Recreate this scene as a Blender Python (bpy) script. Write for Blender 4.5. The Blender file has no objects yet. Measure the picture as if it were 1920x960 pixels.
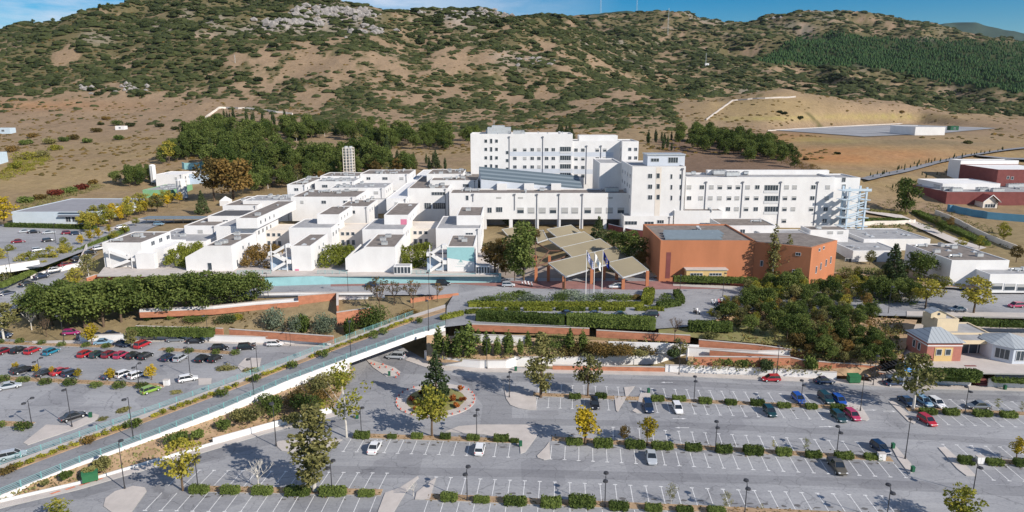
import bpy, bmesh, math, random
import numpy as np
from mathutils import Vector, Matrix
rnd = random.Random(7); nr = np.random.RandomState(11)
R = math.radians
scene = bpy.context.scene
# ------------------------------------------------------------------ camera
H = 60.0; F = 1280.0; PITCH = math.atan(290.0/F)
cam_d = bpy.data.cameras.new('camera'); cam = bpy.data.objects.new('camera', cam_d)
scene.collection.objects.link(cam); scene.camera = cam
cam_d.sensor_width = 36; cam_d.lens = 36*F/1920.0; cam_d.clip_start = 1; cam_d.clip_end = 40000
cam.location = (0, 0, H); cam.rotation_euler = (math.pi/2-PITCH, 0, 0)
# ------------------------------------------------------------------ world, sun, exposure
SUN_EL = 31.0
sdir = Vector((0.80, -0.60, 0)).normalized()*math.cos(R(SUN_EL)); sdir.z = math.sin(R(SUN_EL))
w = bpy.data.worlds.new('World'); scene.world = w; w.use_nodes = True
nt = w.node_tree; nt.nodes.clear()
wo = nt.nodes.new('ShaderNodeOutputWorld'); bg = nt.nodes.new('ShaderNodeBackground')
sky = nt.nodes.new('ShaderNodeTexSky'); sky.sky_type = 'NISHITA'; sky.sun_disc = False
sky.sun_elevation = R(SUN_EL); sky.sun_rotation = math.atan2(sdir.x, sdir.y)
sky.air_density = 1.0; sky.dust_density = 0.2; sky.ozone_density = 4.0; sky.altitude = 300
tc = nt.nodes.new('ShaderNodeTexCoord'); mp = nt.nodes.new('ShaderNodeMapping')
mp.inputs['Scale'].default_value = (3.0, 3.0, 16.0)
nz = nt.nodes.new('ShaderNodeTexNoise'); nz.inputs['Scale'].default_value = 1.6; nz.inputs['Detail'].default_value = 7
nz.inputs['Roughness'].default_value = 0.6
cr = nt.nodes.new('ShaderNodeValToRGB'); cr.color_ramp.elements[0].position = 0.36; cr.color_ramp.elements[1].position = 0.60
mx = nt.nodes.new('ShaderNodeMixRGB'); mx.inputs[2].default_value = (8.6, 9.0, 10.2, 1)
hs = nt.nodes.new('ShaderNodeHueSaturation'); hs.inputs['Saturation'].default_value = 1.65
nt.links.new(tc.outputs['Generated'], mp.inputs[0]); nt.links.new(mp.outputs[0], nz.inputs[0])
nt.links.new(nz.outputs[0], cr.inputs[0])
sep = nt.nodes.new('ShaderNodeSeparateXYZ'); nt.links.new(tc.outputs['Generated'], sep.inputs[0])
lft = nt.nodes.new('ShaderNodeMapRange'); lft.inputs[1].default_value = 0.15; lft.inputs[2].default_value = -0.25
lft.inputs[3].default_value = 0.0; lft.inputs[4].default_value = 0.85
nt.links.new(sep.outputs[0], lft.inputs[0])
mm = nt.nodes.new('ShaderNodeMath'); mm.operation = 'MULTIPLY'
nt.links.new(cr.outputs[0], mm.inputs[0]); nt.links.new(lft.outputs[0], mm.inputs[1]); nt.links.new(mm.outputs[0], mx.inputs[0])
nt.links.new(sky.outputs[0], hs.inputs['Color']); nt.links.new(hs.outputs[0], mx.inputs[1])
nt.links.new(mx.outputs[0], bg.inputs[0]); bg.inputs[1].default_value = 0.060
nt.links.new(bg.outputs[0], wo.inputs[0])
sl = bpy.data.lights.new('sun', 'SUN'); sl.energy = 3.85; sl.angle = R(0.53); sl.color = (1.0, 0.92, 0.82)
so = bpy.data.objects.new('sun', sl); scene.collection.objects.link(so)
so.rotation_euler = (-sdir).to_track_quat('-Z', 'Y').to_euler(); so.location = (0, 0, 300)
scene.view_settings.view_transform = 'Standard'; scene.view_settings.look = 'None'
scene.view_settings.gamma = 1; scene.view_settings.exposure = 0.62
scene.view_settings.use_curve_mapping = False
scene.render.engine = 'CYCLES'
scene.cycles.max_bounces = 5; scene.cycles.diffuse_bounces = 2; scene.cycles.glossy_bounces = 2
scene.cycles.transmission_bounces = 3; scene.cycles.transparent_max_bounces = 4
scene.cycles.use_denoising = True; scene.cycles.caustics_reflective = False; scene.cycles.caustics_refractive = False
# ------------------------------------------------------------------ survey helpers (photo pixel -> real place)
CP, SP = math.cos(PITCH), math.sin(PITCH)
def ray(px, py):
    u = (px-960)/F; v = (480-py)/F
    return u, CP+v*SP, -SP+v*CP
def P(px, py, z):
    u, dy, dz = ray(px, py); t = (z-H)/dz
    return Vector((u*t, dy*t, z))
def Q(px, py, Y):
    u, dy, dz = ray(px, py); t = Y/dy
    return Vector((u*t, Y, H+dz*t))
def proj(x, y, z):
    dz = z-H; f = y*CP-dz*SP; up = y*SP+dz*CP
    return 960+F*x/f, 480-F*up/f
# ------------------------------------------------------------------ noise
def vnoise(x, y, seed=0):
    xi = np.floor(x).astype(np.int64); yi = np.floor(y).astype(np.int64); xf = x-xi; yf = y-yi
    def h(a, b):
        n = (a*374761393+b*668265263+seed*974634777) & 0xffffffff
        n = ((n ^ (n >> 13))*1274126177) & 0xffffffff
        n = (n ^ (n >> 16)) & 0xffffffff
        return n/4294967295.0
    u = xf*xf*(3-2*xf); v = yf*yf*(3-2*yf)
    return (h(xi, yi)*(1-u)+h(xi+1, yi)*u)*(1-v)+(h(xi, yi+1)*(1-u)+h(xi+1, yi+1)*u)*v
def fbm(x, y, o=4, seed=0):
    x = np.asarray(x, float); y = np.asarray(y, float); s = 0; a = 0.5; t = 0
    for i in range(o):
        s = s+a*vnoise(x*2**i+17.3*i, y*2**i-9.1*i, seed+i); t += a; a *= 0.5
    return s/t
# ------------------------------------------------------------------ materials
MATS = {}
def newmat(name):
    m = bpy.data.materials.new(name); m.use_nodes = True; MATS[name] = m
    return m, m.node_tree, m.node_tree.nodes['Principled BSDF']
def mat(name, col, rough=0.85, var=0.12, scale=0.4, spec=0.3, metal=0.0, bump=0.0, col2=None, stretch=None, fine=0.0):
    if name in MATS: return MATS[name]
    m, t, b = newmat(name); N = t.nodes.new; L = t.links.new
    b.inputs['Roughness'].default_value = rough; b.inputs['Metallic'].default_value = metal
    b.inputs['Specular IOR Level'].default_value = spec
    g = N('ShaderNodeNewGeometry'); mpn = N('ShaderNodeMapping'); L(g.outputs['Position'], mpn.inputs[0])
    if stretch: mpn.inputs['Scale'].default_value = stretch
    n = N('ShaderNodeTexNoise'); n.inputs['Scale'].default_value = scale; n.inputs['Detail'].default_value = 8
    n.inputs['Roughness'].default_value = 0.65; L(mpn.outputs[0], n.inputs[0])
    r = N('ShaderNodeValToRGB'); r.color_ramp.elements[0].position = 0.3; r.color_ramp.elements[1].position = 0.7
    a = [c*(1-var) for c in col]; c2 = [min(1, c*(1+var)) for c in (col2 or col)]
    r.color_ramp.elements[0].color = (*a, 1); r.color_ramp.elements[1].color = (*c2, 1)
    L(n.outputs[0], r.inputs[0]); L(r.outputs[0], b.inputs['Base Color'])
    if bump:
        bp = N('ShaderNodeBump'); bp.inputs['Strength'].default_value = bump; bp.inputs['Distance'].default_value = 0.1
        n2 = N('ShaderNodeTexNoise'); n2.inputs['Scale'].default_value = 4; n2.inputs['Detail'].default_value = 6
        L(g.outputs['Position'], n2.inputs[0]); L(n2.outputs[0], bp.inputs['Height']); L(bp.outputs[0], b.inputs['Normal'])
    return m
def leafmat(name, c1, c2, trans=0.25):
    m, t, b = newmat(name); N = t.nodes.new; L = t.links.new
    b.inputs['Roughness'].default_value = 0.8; b.inputs['Specular IOR Level'].default_value = 0.15
    g = N('ShaderNodeNewGeometry'); n = N('ShaderNodeTexNoise'); n.inputs['Scale'].default_value = 0.55; n.inputs['Detail'].default_value = 4
    L(g.outputs['Position'], n.inputs[0]); oi = N('ShaderNodeObjectInfo')
    wn = N('ShaderNodeTexWhiteNoise'); wn.noise_dimensions = '1D'; L(g.outputs['Random Per Island'], wn.inputs['W'])
    a1 = N('ShaderNodeMath'); a1.operation = 'MULTIPLY_ADD'; a1.inputs[1].default_value = 0.55; L(oi.outputs['Random'], a1.inputs[0])
    L(n.outputs[0], a1.inputs[2]); 
    a2 = N('ShaderNodeMath'); a2.operation = 'MULTIPLY_ADD'; a2.inputs[1].default_value = 0.45; L(wn.outputs['Value'], a2.inputs[0]); L(a1.outputs[0], a2.inputs[2])
    r = N('ShaderNodeValToRGB'); r.color_ramp.elements[0].position = 0.55; r.color_ramp.elements[1].position = 1.4/1.0 if False else 1.0
    r.color_ramp.elements[0].color = (*c1, 1); r.color_ramp.elements[1].color = (*c2, 1)
    a3 = N('ShaderNodeMath'); a3.operation = 'MULTIPLY'; a3.inputs[1].default_value = 0.78; L(a2.outputs[0], a3.inputs[0])
    L(a3.outputs[0], r.inputs[0]); L(r.outputs[0], b.inputs['Base Color'])
    tr = N('ShaderNodeBsdfTranslucent'); L(r.outputs[0], tr.inputs[0]); ms = N('ShaderNodeMixShader'); ms.inputs[0].default_value = trans
    out = t.nodes['Material Output']; L(b.outputs[0], ms.inputs[1]); L(tr.outputs[0], ms.inputs[2]); L(ms.outputs[0], out.inputs['Surface'])
    return m
WHITE = mat('white_render', (0.70, 0.69, 0.68), 0.9, 0.02, 0.28, stretch=(1, 1, 0.6), col2=(0.765, 0.76, 0.75))
CREAM = mat('cream_render', (0.70, 0.64, 0.57), 0.9, 0.05, 0.3)
LGREY = mat('light_grey_render', (0.56, 0.60, 0.66), 0.9, 0.05, 0.3)
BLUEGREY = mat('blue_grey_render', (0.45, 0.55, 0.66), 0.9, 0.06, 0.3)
ROOF = mat('roof_gravel', (0.205, 0.178, 0.158), 0.95, 0.30, 0.5, bump=0.3)
ROOFG = mat('roof_grey', (0.33, 0.33, 0.335), 0.95, 0.22, 0.4)
ROOFD = mat('roof_dark_felt', (0.09, 0.09, 0.095), 0.9, 0.2, 0.5)
ORANGE = mat('orange_render', (0.45, 0.178, 0.088), 0.9, 0.10, 0.25, stretch=(1, 1, 0.3))
TERRA = mat('terracotta_wall', (0.45, 0.19, 0.11), 0.9, 0.22, 0.6, stretch=(1, 1, 2))
BRICK = mat('brick_red', (0.19, 0.062, 0.058), 0.9, 0.15, 0.5)
BRICKP = mat('brick_pink', (0.42, 0.17, 0.13), 0.9, 0.12, 0.6)
TURQ = mat('turquoise_paint', (0.29, 0.52, 0.54), 0.8, 0.10, 0.4)
RAILT = mat('rail_turquoise', (0.20, 0.42, 0.42), 0.5, 0.08, 1.0)
BLUEP = mat('blue_paint', (0.09, 0.24, 0.36), 0.7, 0.08, 0.6)
STEELB = mat('pale_blue_steel', (0.50, 0.60, 0.68), 0.5, 0.06, 1.0)
def asphalt(name, lo, hi):
    m, t, b = newmat(name); N = t.nodes.new; L = t.links.new; b.inputs['Roughness'].default_value = .9; b.inputs['Specular IOR Level'].default_value = .25
    g = N('ShaderNodeNewGeometry')
    def noise(sc, det, st=None):
        n = N('ShaderNodeTexNoise'); n.inputs['Scale'].default_value = sc; n.inputs['Detail'].default_value = det; n.inputs['Roughness'].default_value = .6
        if st: p = N('ShaderNodeMapping'); p.inputs['Scale'].default_value = st; L(g.outputs['Position'], p.inputs[0]); L(p.outputs[0], n.inputs[0])
        else: L(g.outputs['Position'], n.inputs[0])
        return n.outputs[0]
    def ramp(src, a, c, ca, cb):
        r = N('ShaderNodeValToRGB'); r.color_ramp.elements[0].position = a; r.color_ramp.elements[1].position = c; r.color_ramp.elements[0].color = (*ca, 1); r.color_ramp.elements[1].color = (*cb, 1); L(src, r.inputs[0]); return r.outputs[0]
    def mul(a, c_, f=1.0):
        x = N('ShaderNodeMixRGB'); x.blend_type = 'MULTIPLY'; x.inputs[0].default_value = f; L(a, x.inputs[1]); L(c_, x.inputs[2]); return x.outputs[0]
    c = ramp(noise(.05, 6), .35, .65, lo, hi)
    c = mul(c, ramp(noise(.35, 8, (.35, 2.2, 1)), .3, .7, (.86, .86, .87), (1.05, 1.05, 1.04)))       # tyre-worn streaks along the lanes
    c = mul(c, ramp(noise(2.2, 6), .32, .55, (.80, .80, .81), (1, 1, 1)), .8)
    v = N('ShaderNodeTexVoronoi'); v.inputs['Scale'].default_value = .11; L(g.outputs['Position'], v.inputs['Vector']); v.distance = 'CHEBYCHEV'
    hs_ = N('ShaderNodeSeparateXYZ'); L(v.outputs['Color'], hs_.inputs[0]); c = mul(c, ramp(hs_.outputs[0], .80, .82, (1, 1, 1), (.86, .86, .87)))   # repair patches
    e = N('ShaderNodeTexVoronoi'); e.feature = 'DISTANCE_TO_EDGE'; e.inputs['Scale'].default_value = .16
    ds = N('ShaderNodeMixRGB'); ds.inputs[0].default_value = .92; nn_ = N('ShaderNodeTexNoise'); nn_.inputs['Scale'].default_value = .5; nn_.inputs['Detail'].default_value = 5; L(g.outputs['Position'], nn_.inputs[0])
    ad = N('ShaderNodeVectorMath'); ad.operation = 'MULTIPLY_ADD'; L(nn_.outputs['Color'], ad.inputs[0]); ad.inputs[1].default_value = (3, 3, 0); L(g.outputs['Position'], ad.inputs[2]); L(ad.outputs[0], e.inputs['Vector'])
    c = mul(c, ramp(e.outputs['Distance'], .004, .012, (.62, .62, .63), (1, 1, 1)), .7)
    L(c, b.inputs['Base Color']); return m
ASPH = asphalt('asphalt', (0.285, 0.288, 0.300), (0.375, 0.377, 0.388))
ASPHD = asphalt('asphalt_worn_dark', (0.235, 0.237, 0.250), (0.295, 0.297, 0.308))
CONC = mat('concrete_paving', (0.50, 0.455, 0.42), 0.92, 0.12, 0.35)
KERB = mat('kerb_stone', (0.40, 0.39, 0.37), 0.9, 0.15, 0.8)
PAINTW = mat('road_paint', (0.52, 0.52, 0.52), 0.8, 0.05, 2.2, col2=(0.82, 0.82, 0.81))
REDPAV = mat('red_paving', (0.30, 0.155, 0.14), 0.92, 0.15, 0.5)
EARTH = mat('bare_earth', (0.34, 0.225, 0.135), 0.98, 0.22, 0.5, bump=0.3, col2=(0.40, 0.28, 0.17))
DRYG = mat('dry_grass', (0.27, 0.21, 0.105), 0.98, 0.3, 0.4, bump=0.4, col2=(0.19, 0.20, 0.07))
BARK = mat('bark_brown', (0.13, 0.09, 0.06), 0.95, 0.2, 2)
BARKW = mat('bark_pale', (0.55, 0.52, 0.47), 0.9, 0.2, 2)
DARKM = mat('dark_metal', (0.035, 0.035, 0.04), 0.5, 0.1, 2, spec=0.5)
GLASS = mat('window_glass', (0.045, 0.06, 0.075), 0.15, 0.25, 0.6, spec=0.6)
SHUT = mat('roller_shutter', (0.42, 0.42, 0.41), 0.7, 0.08, 1.0, stretch=(0.2, 0.2, 8))
FRAME = mat('window_frame', (0.60, 0.61, 0.62), 0.6, 0.05, 1.0)
METAL = mat('galvanised_metal', (0.55, 0.57, 0.58), 0.4, 0.15, 1.0, metal=0.3)
PIPE = mat('drain_pipe', (0.17, 0.18, 0.21), 0.6, 0.1, 1.0)
KHAKI = mat('canopy_khaki', (0.25, 0.215, 0.145), 0.9, 0.08, 0.3, stretch=(0.3, 0.3, 1))
ZINC = mat('zinc_roof', (0.17, 0.21, 0.24), 0.6, 0.1, 0.5)
YELLOWP = mat('ochre_paint', (0.62, 0.44, 0.20), 0.85, 0.06, 0.6)
BEIGEP = mat('beige_paint', (0.66, 0.55, 0.38), 0.88, 0.06, 0.6)
GREENP = mat('green_sheet', (0.20, 0.40, 0.22), 0.7, 0.1, 0.6)
BINM = mat('bin_green', (0.02, 0.10, 0.05), 0.5, 0.1, 1.0)
PINKP = mat('pink_paint', (0.62, 0.20, 0.30), 0.85, 0.05, 0.6)
REDP = mat('tile_red', (0.36, 0.09, 0.07), 0.85, 0.12, 0.8)
TYRE = mat('tyre_rubber', (0.02, 0.02, 0.02), 0.9, 0.1, 2)
CARGL = mat('car_glass', (0.02, 0.025, 0.03), 0.08, 0.1, 2, spec=0.8)
LAMPW = mat('headlight_lens', (0.75, 0.76, 0.78), 0.2, 0.03, 2, spec=0.6)
LAMPR = mat('taillight_lens', (0.45, 0.02, 0.02), 0.25, 0.05, 2, spec=0.6)
ROCK = mat('pale_rock', (0.27, 0.25, 0.235), 0.95, 0.4, 0.25, bump=0.8)
m, t, b = newmat('car_paint'); oi = t.nodes.new('ShaderNodeObjectInfo'); t.links.new(oi.outputs['Color'], b.inputs['Base Color'])
b.inputs['Roughness'].default_value = 0.3; b.inputs['Coat Weight'].default_value = 0.6; CARP = m
def stripes(name, c1, c2, period, axis, width=0.5, rough=0.6):
    m, t, b = newmat(name); N = t.nodes.new; L = t.links.new
    g = N('ShaderNodeNewGeometry'); s = N('ShaderNodeSeparateXYZ'); L(g.outputs['Position'], s.inputs[0])
    d = N('ShaderNodeMath'); d.operation = 'DIVIDE'; d.inputs[1].default_value = period; L(s.outputs[axis], d.inputs[0])
    f = N('ShaderNodeMath'); f.operation = 'FRACT'; L(d.outputs[0], f.inputs[0])
    k = N('ShaderNodeMath'); k.operation = 'GREATER_THAN'; k.inputs[1].default_value = width; L(f.outputs[0], k.inputs[0])
    x = N('ShaderNodeMixRGB'); x.inputs[1].default_value = (*c1, 1); x.inputs[2].default_value = (*c2, 1)
    L(k.outputs[0], x.inputs[0]); L(x.outputs[0], b.inputs['Base Color']); b.inputs['Roughness'].default_value = rough
    return m
ZINCS = stripes('standing_seam_zinc', (0.10, 0.135, 0.16), (0.19, 0.23, 0.26), 2.4, 1, 0.6)
ZSEAM = stripes('zinc_seam_roof', (0.36, 0.39, 0.41), (0.20, 0.22, 0.24), 0.9, 0, 0.85)
LF = {
 'pine': leafmat('pine_needles', (0.050, 0.080, 0.018), (0.17, 0.21, 0.055)),
 'conifer': leafmat('conifer_needles', (0.030, 0.055, 0.022), (0.10, 0.13, 0.05)),
 'olive': leafmat('olive_leaves', (0.10, 0.105, 0.038), (0.29, 0.27, 0.10)),
 'pale': leafmat('pale_poplar_leaves', (0.13, 0.13, 0.045), (0.36, 0.33, 0.13)),
 'golden': leafmat('golden_shrub_leaves', (0.15, 0.165, 0.02), (0.46, 0.42, 0.05)),
 'yellow': leafmat('yellow_leaves', (0.24, 0.20, 0.02), (0.62, 0.44, 0.03)),
 'yellowgreen': leafmat('yellow_green_leaves', (0.15, 0.17, 0.025), (0.42, 0.36, 0.06)),
 'hedge': leafmat('hedge_leaves', (0.055, 0.085, 0.020), (0.17, 0.22, 0.055)),
 'hedgey': leafmat('golden_hedge_leaves', (0.075, 0.105, 0.018), (0.25, 0.27, 0.042)),
 'scrub': leafmat('scrub_leaves', (0.022, 0.034, 0.012), (0.075, 0.088, 0.032)),
 'orangeleaf': leafmat('orange_leaves', (0.20, 0.06, 0.02), (0.46, 0.16, 0.04)),
 'brownleaf': leafmat('autumn_leaves', (0.10, 0.080, 0.028), (0.26, 0.165, 0.050)),
 'redleaf': leafmat('dark_red_leaves', (0.08, 0.02, 0.015), (0.20, 0.05, 0.03)),
 'silver': leafmat('silvery_leaves', (0.10, 0.13, 0.08), (0.26, 0.31, 0.22)),
 'forest': leafmat('plantation_needles', (0.020, 0.050, 0.020), (0.060, 0.115, 0.036)),
}
# ------------------------------------------------------------------ object helpers
COL = scene.collection
USED = {}
def tag(o, label=None, cat=None, group=None, kind=None):
    if label:
        USED[label] = USED.get(label, 0)+1; o['label'] = label
    if cat: o['category'] = cat
    if group: o['group'] = group
    if kind: o['kind'] = kind
    return o
def empty(name, loc=(0, 0, 0), rz=0.0, label=None, cat=None, group=None):
    o = bpy.data.objects.new(name, None); COL.objects.link(o); o.empty_display_size = 0.5
    o.location = loc; o.rotation_euler = (0, 0, rz)
    return tag(o, label, cat, group)
class MB:
    def __init__(s): s.v = []; s.f = []; s.m = []
    def face(s, pts, mi=0):
        n = len(s.v); s.v += [tuple(p) for p in pts]; s.f.append(tuple(range(n, n+len(pts)))); s.m.append(mi); return s
    def box(s, x0, x1, y0, y1, z0, z1, mi=0, rz=0, c=None):
        p = [(x0, y0, z0), (x1, y0, z0), (x1, y1, z0), (x0, y1, z0), (x0, y0, z1), (x1, y0, z1), (x1, y1, z1), (x0, y1, z1)]
        if rz:
            cx, cy = c if c else ((x0+x1)/2, (y0+y1)/2); ca, sa = math.cos(rz), math.sin(rz)
            p = [(cx+(x-cx)*ca-(y-cy)*sa, cy+(x-cx)*sa+(y-cy)*ca, z) for x, y, z in p]
        n = len(s.v); s.v += p
        for q in ((0, 3, 2, 1), (4, 5, 6, 7), (0, 1, 5, 4), (1, 2, 6, 5), (2, 3, 7, 6), (3, 0, 4, 7)):
            s.f.append(tuple(n+i for i in q)); s.m.append(mi)
        return s
    def prism(s, pts, z0, z1, mi=0, mtop=None):     # pts counter-clockwise (x,y); z0,z1 numbers or lists
        k = len(pts); n = len(s.v)
        a = sum(pts[i][0]*pts[(i+1) % k][1]-pts[(i+1) % k][0]*pts[i][1] for i in range(k))
        Z0 = z0 if isinstance(z0, (list, tuple)) else [z0]*k; Z1 = z1 if isinstance(z1, (list, tuple)) else [z1]*k
        idx = list(range(k))
        if a < 0: idx.reverse()
        for i in idx: s.v.append((pts[i][0], pts[i][1], Z0[i]))
        for i in idx: s.v.append((pts[i][0], pts[i][1], Z1[i]))
        s.f.append(tuple(n+k-1-i for i in range(k))); s.m.append(mi)
        s.f.append(tuple(n+k+i for i in range(k))); s.m.append(mi if mtop is None else mtop)
        for i in range(k):
            j = (i+1) % k; s.f.append((n+i, n+j, n+k+j, n+k+i)); s.m.append(mi)
        return s
    def tube(s, a, b, r0, r1=None, k=6, mi=0, caps=True):
        r1 = r0 if r1 is None else r1; a = Vector(a); b = Vector(b); d = (b-a)
        if d.length < 1e-6: return s
        d.normalize(); u = d.orthogonal().normalized(); v = d.cross(u); n = len(s.v)
        for q, r in ((a, r0), (b, r1)):
            for i in range(k):
                t = 2*math.pi*i/k; s.v.append(tuple(q+u*(math.cos(t)*r)+v*(math.sin(t)*r)))
        for i in range(k):
            j = (i+1) % k; s.f.append((n+i, n+j, n+k+j, n+k+i)); s.m.append(mi)
        if caps:
            s.f.append(tuple(n+k-1-i for i in range(k))); s.m.append(mi); s.f.append(tuple(n+k+i for i in range(k))); s.m.append(mi)
        return s
    def bar(s, a, b, w, h, mi=0):                    # beam from a to b, width w, height h
        a = Vector(a); b = Vector(b); d = b-a; side = Vector((-d.y, d.x, 0))
        if side.length < 1e-6: side = Vector((1, 0, 0)); up = Vector((0, 1, 0))
        else: up = Vector((0, 0, 1))
        side.normalize(); side *= w/2; up = up*(h/2); n = len(s.v)
        for q in (a, b):
            for e, g in ((-1, -1), (1, -1), (1, 1), (-1, 1)): s.v.append(tuple(q+side*e+up*g))
        for q in ((3, 2, 1, 0), (4, 5, 6, 7), (0, 1, 5, 4), (1, 2, 6, 5), (2, 3, 7, 6), (3, 0, 4, 7)):
            s.f.append(tuple(n+i for i in q)); s.m.append(mi)
        return s
    def mesh(s, name, mats, smooth=False):
        me = bpy.data.meshes.new(name); me.from_pydata(s.v, [], s.f)
        for m_ in (mats if isinstance(mats, (list, tuple)) else [mats]): me.materials.append(m_)
        if any(s.m): me.polygons.foreach_set('material_index', s.m)
        if smooth: me.polygons.foreach_set('use_smooth', [True]*len(me.polygons))
        me.update(); return me
    def build(s, name, mats, parent=None, smooth=False, fix=False):
        me = s.mesh(name, mats, smooth)
        if fix:
            bm = bmesh.new(); bm.from_mesh(me); bmesh.ops.recalc_face_normals(bm, faces=bm.faces); bm.to_mesh(me); bm.free()
        return link(name, me, parent)
def link(name, me, parent=None, loc=None, rz=0, sc=None):
    o = bpy.data.objects.new(name, me); COL.objects.link(o)
    if parent: o.parent = parent
    if loc is not None: o.location = loc
    if rz: o.rotation_euler = (0, 0, rz)
    if sc is not None: o.scale = sc if isinstance(sc, (tuple, list)) else (sc, sc, sc)
    return o
KIDS = {}
def kids(o):
    return [c for c in KIDS.get(o.name, [])]
def reg(root):                                        # remember the children of a prototype for fast copying
    for o in scene.objects: pass
    ch = {}
    for o in scene.objects:
        if o.parent: ch.setdefault(o.parent.name, []).append(o)
    KIDS[root.name] = ch.get(root.name, [])
    for c in KIDS[root.name]: KIDS[c.name] = ch.get(c.name, [])
    return root
class Proto:
    def __init__(s, root): s.root = reg(root); s.used = False
    def put(s, loc, rz=0, sc=1.0, label=None, cat=None, group=None, color=None):
        if not s.used: o = s.root; s.used = True; trees = [(o, KIDS[o.name])]; new = [o]+kids(o)
        else:
            o = s.root.copy(); COL.objects.link(o); new = [o]
            for k in ('label', 'group'):
                if k in o: del o[k]
            for c in KIDS[s.root.name]:
                d = c.copy(); COL.objects.link(d); d.parent = o; new.append(d)
                for g in KIDS.get(c.name, []):
                    e = g.copy(); COL.objects.link(e); e.parent = d
        o.location = loc; o.rotation_euler = (0, 0, rz)
        o.scale = sc if isinstance(sc, (tuple, list)) else (sc, sc, sc)
        if color:
            for d in new:
                d.color = (*color, 1)
        tag(o, label, cat, group); return o
def struct(name, mb, mats, kind='structure', smooth=False):
    o = mb.build(name, mats, None, smooth); o['kind'] = kind; return o
ORD = ['first','second','third','fourth','fifth','sixth','seventh','eighth','ninth','tenth','eleventh','twelfth','thirteenth','fourteenth','fifteenth','sixteenth','seventeenth','eighteenth','nineteenth','twentieth','twenty-first','twenty-second','twenty-third','twenty-fourth','twenty-fifth','twenty-sixth','twenty-seventh','twenty-eighth','twenty-ninth','thirtieth','thirty-first','thirty-second','thirty-third','thirty-fourth','thirty-fifth','thirty-sixth']
# ================================================================== TERRAIN
def inpoly(px, py, poly):
    px = np.asarray(px, float); py = np.asarray(py, float); r_ = np.zeros(px.shape, bool); n = len(poly)
    for i in range(n):
        x1, y1 = poly[i]; x2, y2 = poly[(i+1) % n]
        c = ((y1 > py) != (y2 > py))
        with np.errstate(divide='ignore', invalid='ignore'):
            xx = (x2-x1)*(py-y1)/((y2-y1) if y2 != y1 else 1e-9)+x1
        r_ ^= c & (px < xx)
    return r_
TPX = np.array([-200,0,150,330,500,640,800,950,1050,1150,1250,1350,1450,1600,1760,1920,2100], float)
TAZ = (TPX-960)/F/1.03
ZN = {60:[-.4]*17, 150:[-.4]*17,
 158:[-.4]*7+[-.2,1,1,1,1,1,1,1,1,1],
 168:[-.4,-.4,-.4,-.4,-.4,-.4,.3,3.5,5,5,5,4.5,3,3,3,3,3],
 186:[-.4,.5,3,5,5.2,5.4,5.5,5.5,5.5,5.5,5.5,5.6,5.8,5.6,4.5,4.5,4.5],
 203:[1.5,2.6,5,5.6,5.5,5.5,5.5,5.5,5.5,5.5,5.5,5.8,6.2,6.4,6.5,6.2,6],
 240:[6,8.2,8.6,8.2,8.2,8.2,8.2,8.2,8.2,8.2,8.2,8.2,8.6,9,8.6,8.6,8.6],
 290:[8.6,8.7,8.7,9.5,11,12,13,14,14,14,14,15,16,15,12,11.5,11.5],
 340:[10.5,10.5,10.5,11.5,15,17,19,20,20,20,20,22,23,22,17,15.5,16],
 385:[15,15,14,13,17,19,21,22.5,23,23,23,25,26,25,22,21,21]}
RN = {450:[300,300,298,285,285,285,285,278,275,275,276,282,282,272,270,280,290],
 480:[288,288,286,274,274,274,274,268,266,266,268,268,262,256,256,268,280],
 600:[250,250,245,240,238,240,240,238,235,232,232,236,240,242,242,246,252],
 700:[225,222,218,210,208,208,210,212,210,205,205,195,180,226,233,236,242],
 780:[205,200,195,180,172,170,175,180,180,182,192,190,167,196,214,224,232],
 900:[150,140,125,110,100,95,110,125,135,158,190,196,190,194,207,217,225],
 1050:[80,62,52,46,41,41,55,74,88,145,180,188,184,182,195,207,217],
 1200:[46,30,24,10,11,9,26,39,60,138,158,168,168,168,182,195,205],
 1300:[46,30,26,11,13,9,26,31,46,125,142,150,154,160,175,188,198],
 1500:[120,120,120,100,100,100,80,60,45,96,112,120,127,136,150,165,175],
 1900:[150,150,150,150,140,130,110,80,60,60,66,72,77,86,100,120,130],
 2300:[150,150,150,150,140,120,90,70,42,34,26,29,22,23,53,86,95],
 2800:[190]*17}
TY = np.array(sorted(list(ZN)+list(RN)), float); TZ = []
for y_ in sorted(list(ZN)+list(RN)):
    if y_ in ZN: TZ.append(ZN[y_])
    else: TZ.append([Q(960, r_, y_).z for r_ in RN[y_]])
TZ = np.array(TZ)
NA, NY = 420, 460
AZ = np.linspace(-1.0, 1.0, NA); YY = np.exp(np.linspace(math.log(56), math.log(2800), NY))
def interp_table(az, Y):
    ly = np.log(Y); lt = np.log(TY)
    cols = np.array([np.interp(ly, lt, TZ[:, k]) for k in range(TZ.shape[1])])   # k x NY
    out = np.array([np.interp(az, TAZ, cols[:, j]) for j in range(len(Y))])       # NY x NA
    return out
ZG = interp_table(AZ, YY)
def blur(a, it, wgt=None):
    for _ in range(it):
        b_ = np.pad(a, 1, mode='edge')
        n_ = (b_[1:-1, 1:-1]*4+b_[:-2, 1:-1]*2+b_[2:, 1:-1]*2+b_[1:-1, :-2]*2+b_[1:-1, 2:]*2+b_[:-2, :-2]+b_[2:, 2:]+b_[:-2, 2:]+b_[2:, :-2])/16
        a = a*(1-wgt)+n_*wgt if wgt is not None else n_
    return a
far_w = np.clip((YY-330)/150, 0, 1)[:, None]*np.ones((1, NA))
ZG = blur(ZG, 22, far_w)
GX = AZ[None, :]*YY[:, None]; GYg = YY[:, None]*np.ones((1, NA))
PXG, PYG = proj(GX, GYg, ZG)
amp = np.clip((YY-520)/500, 0, 1)[:, None]
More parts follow.
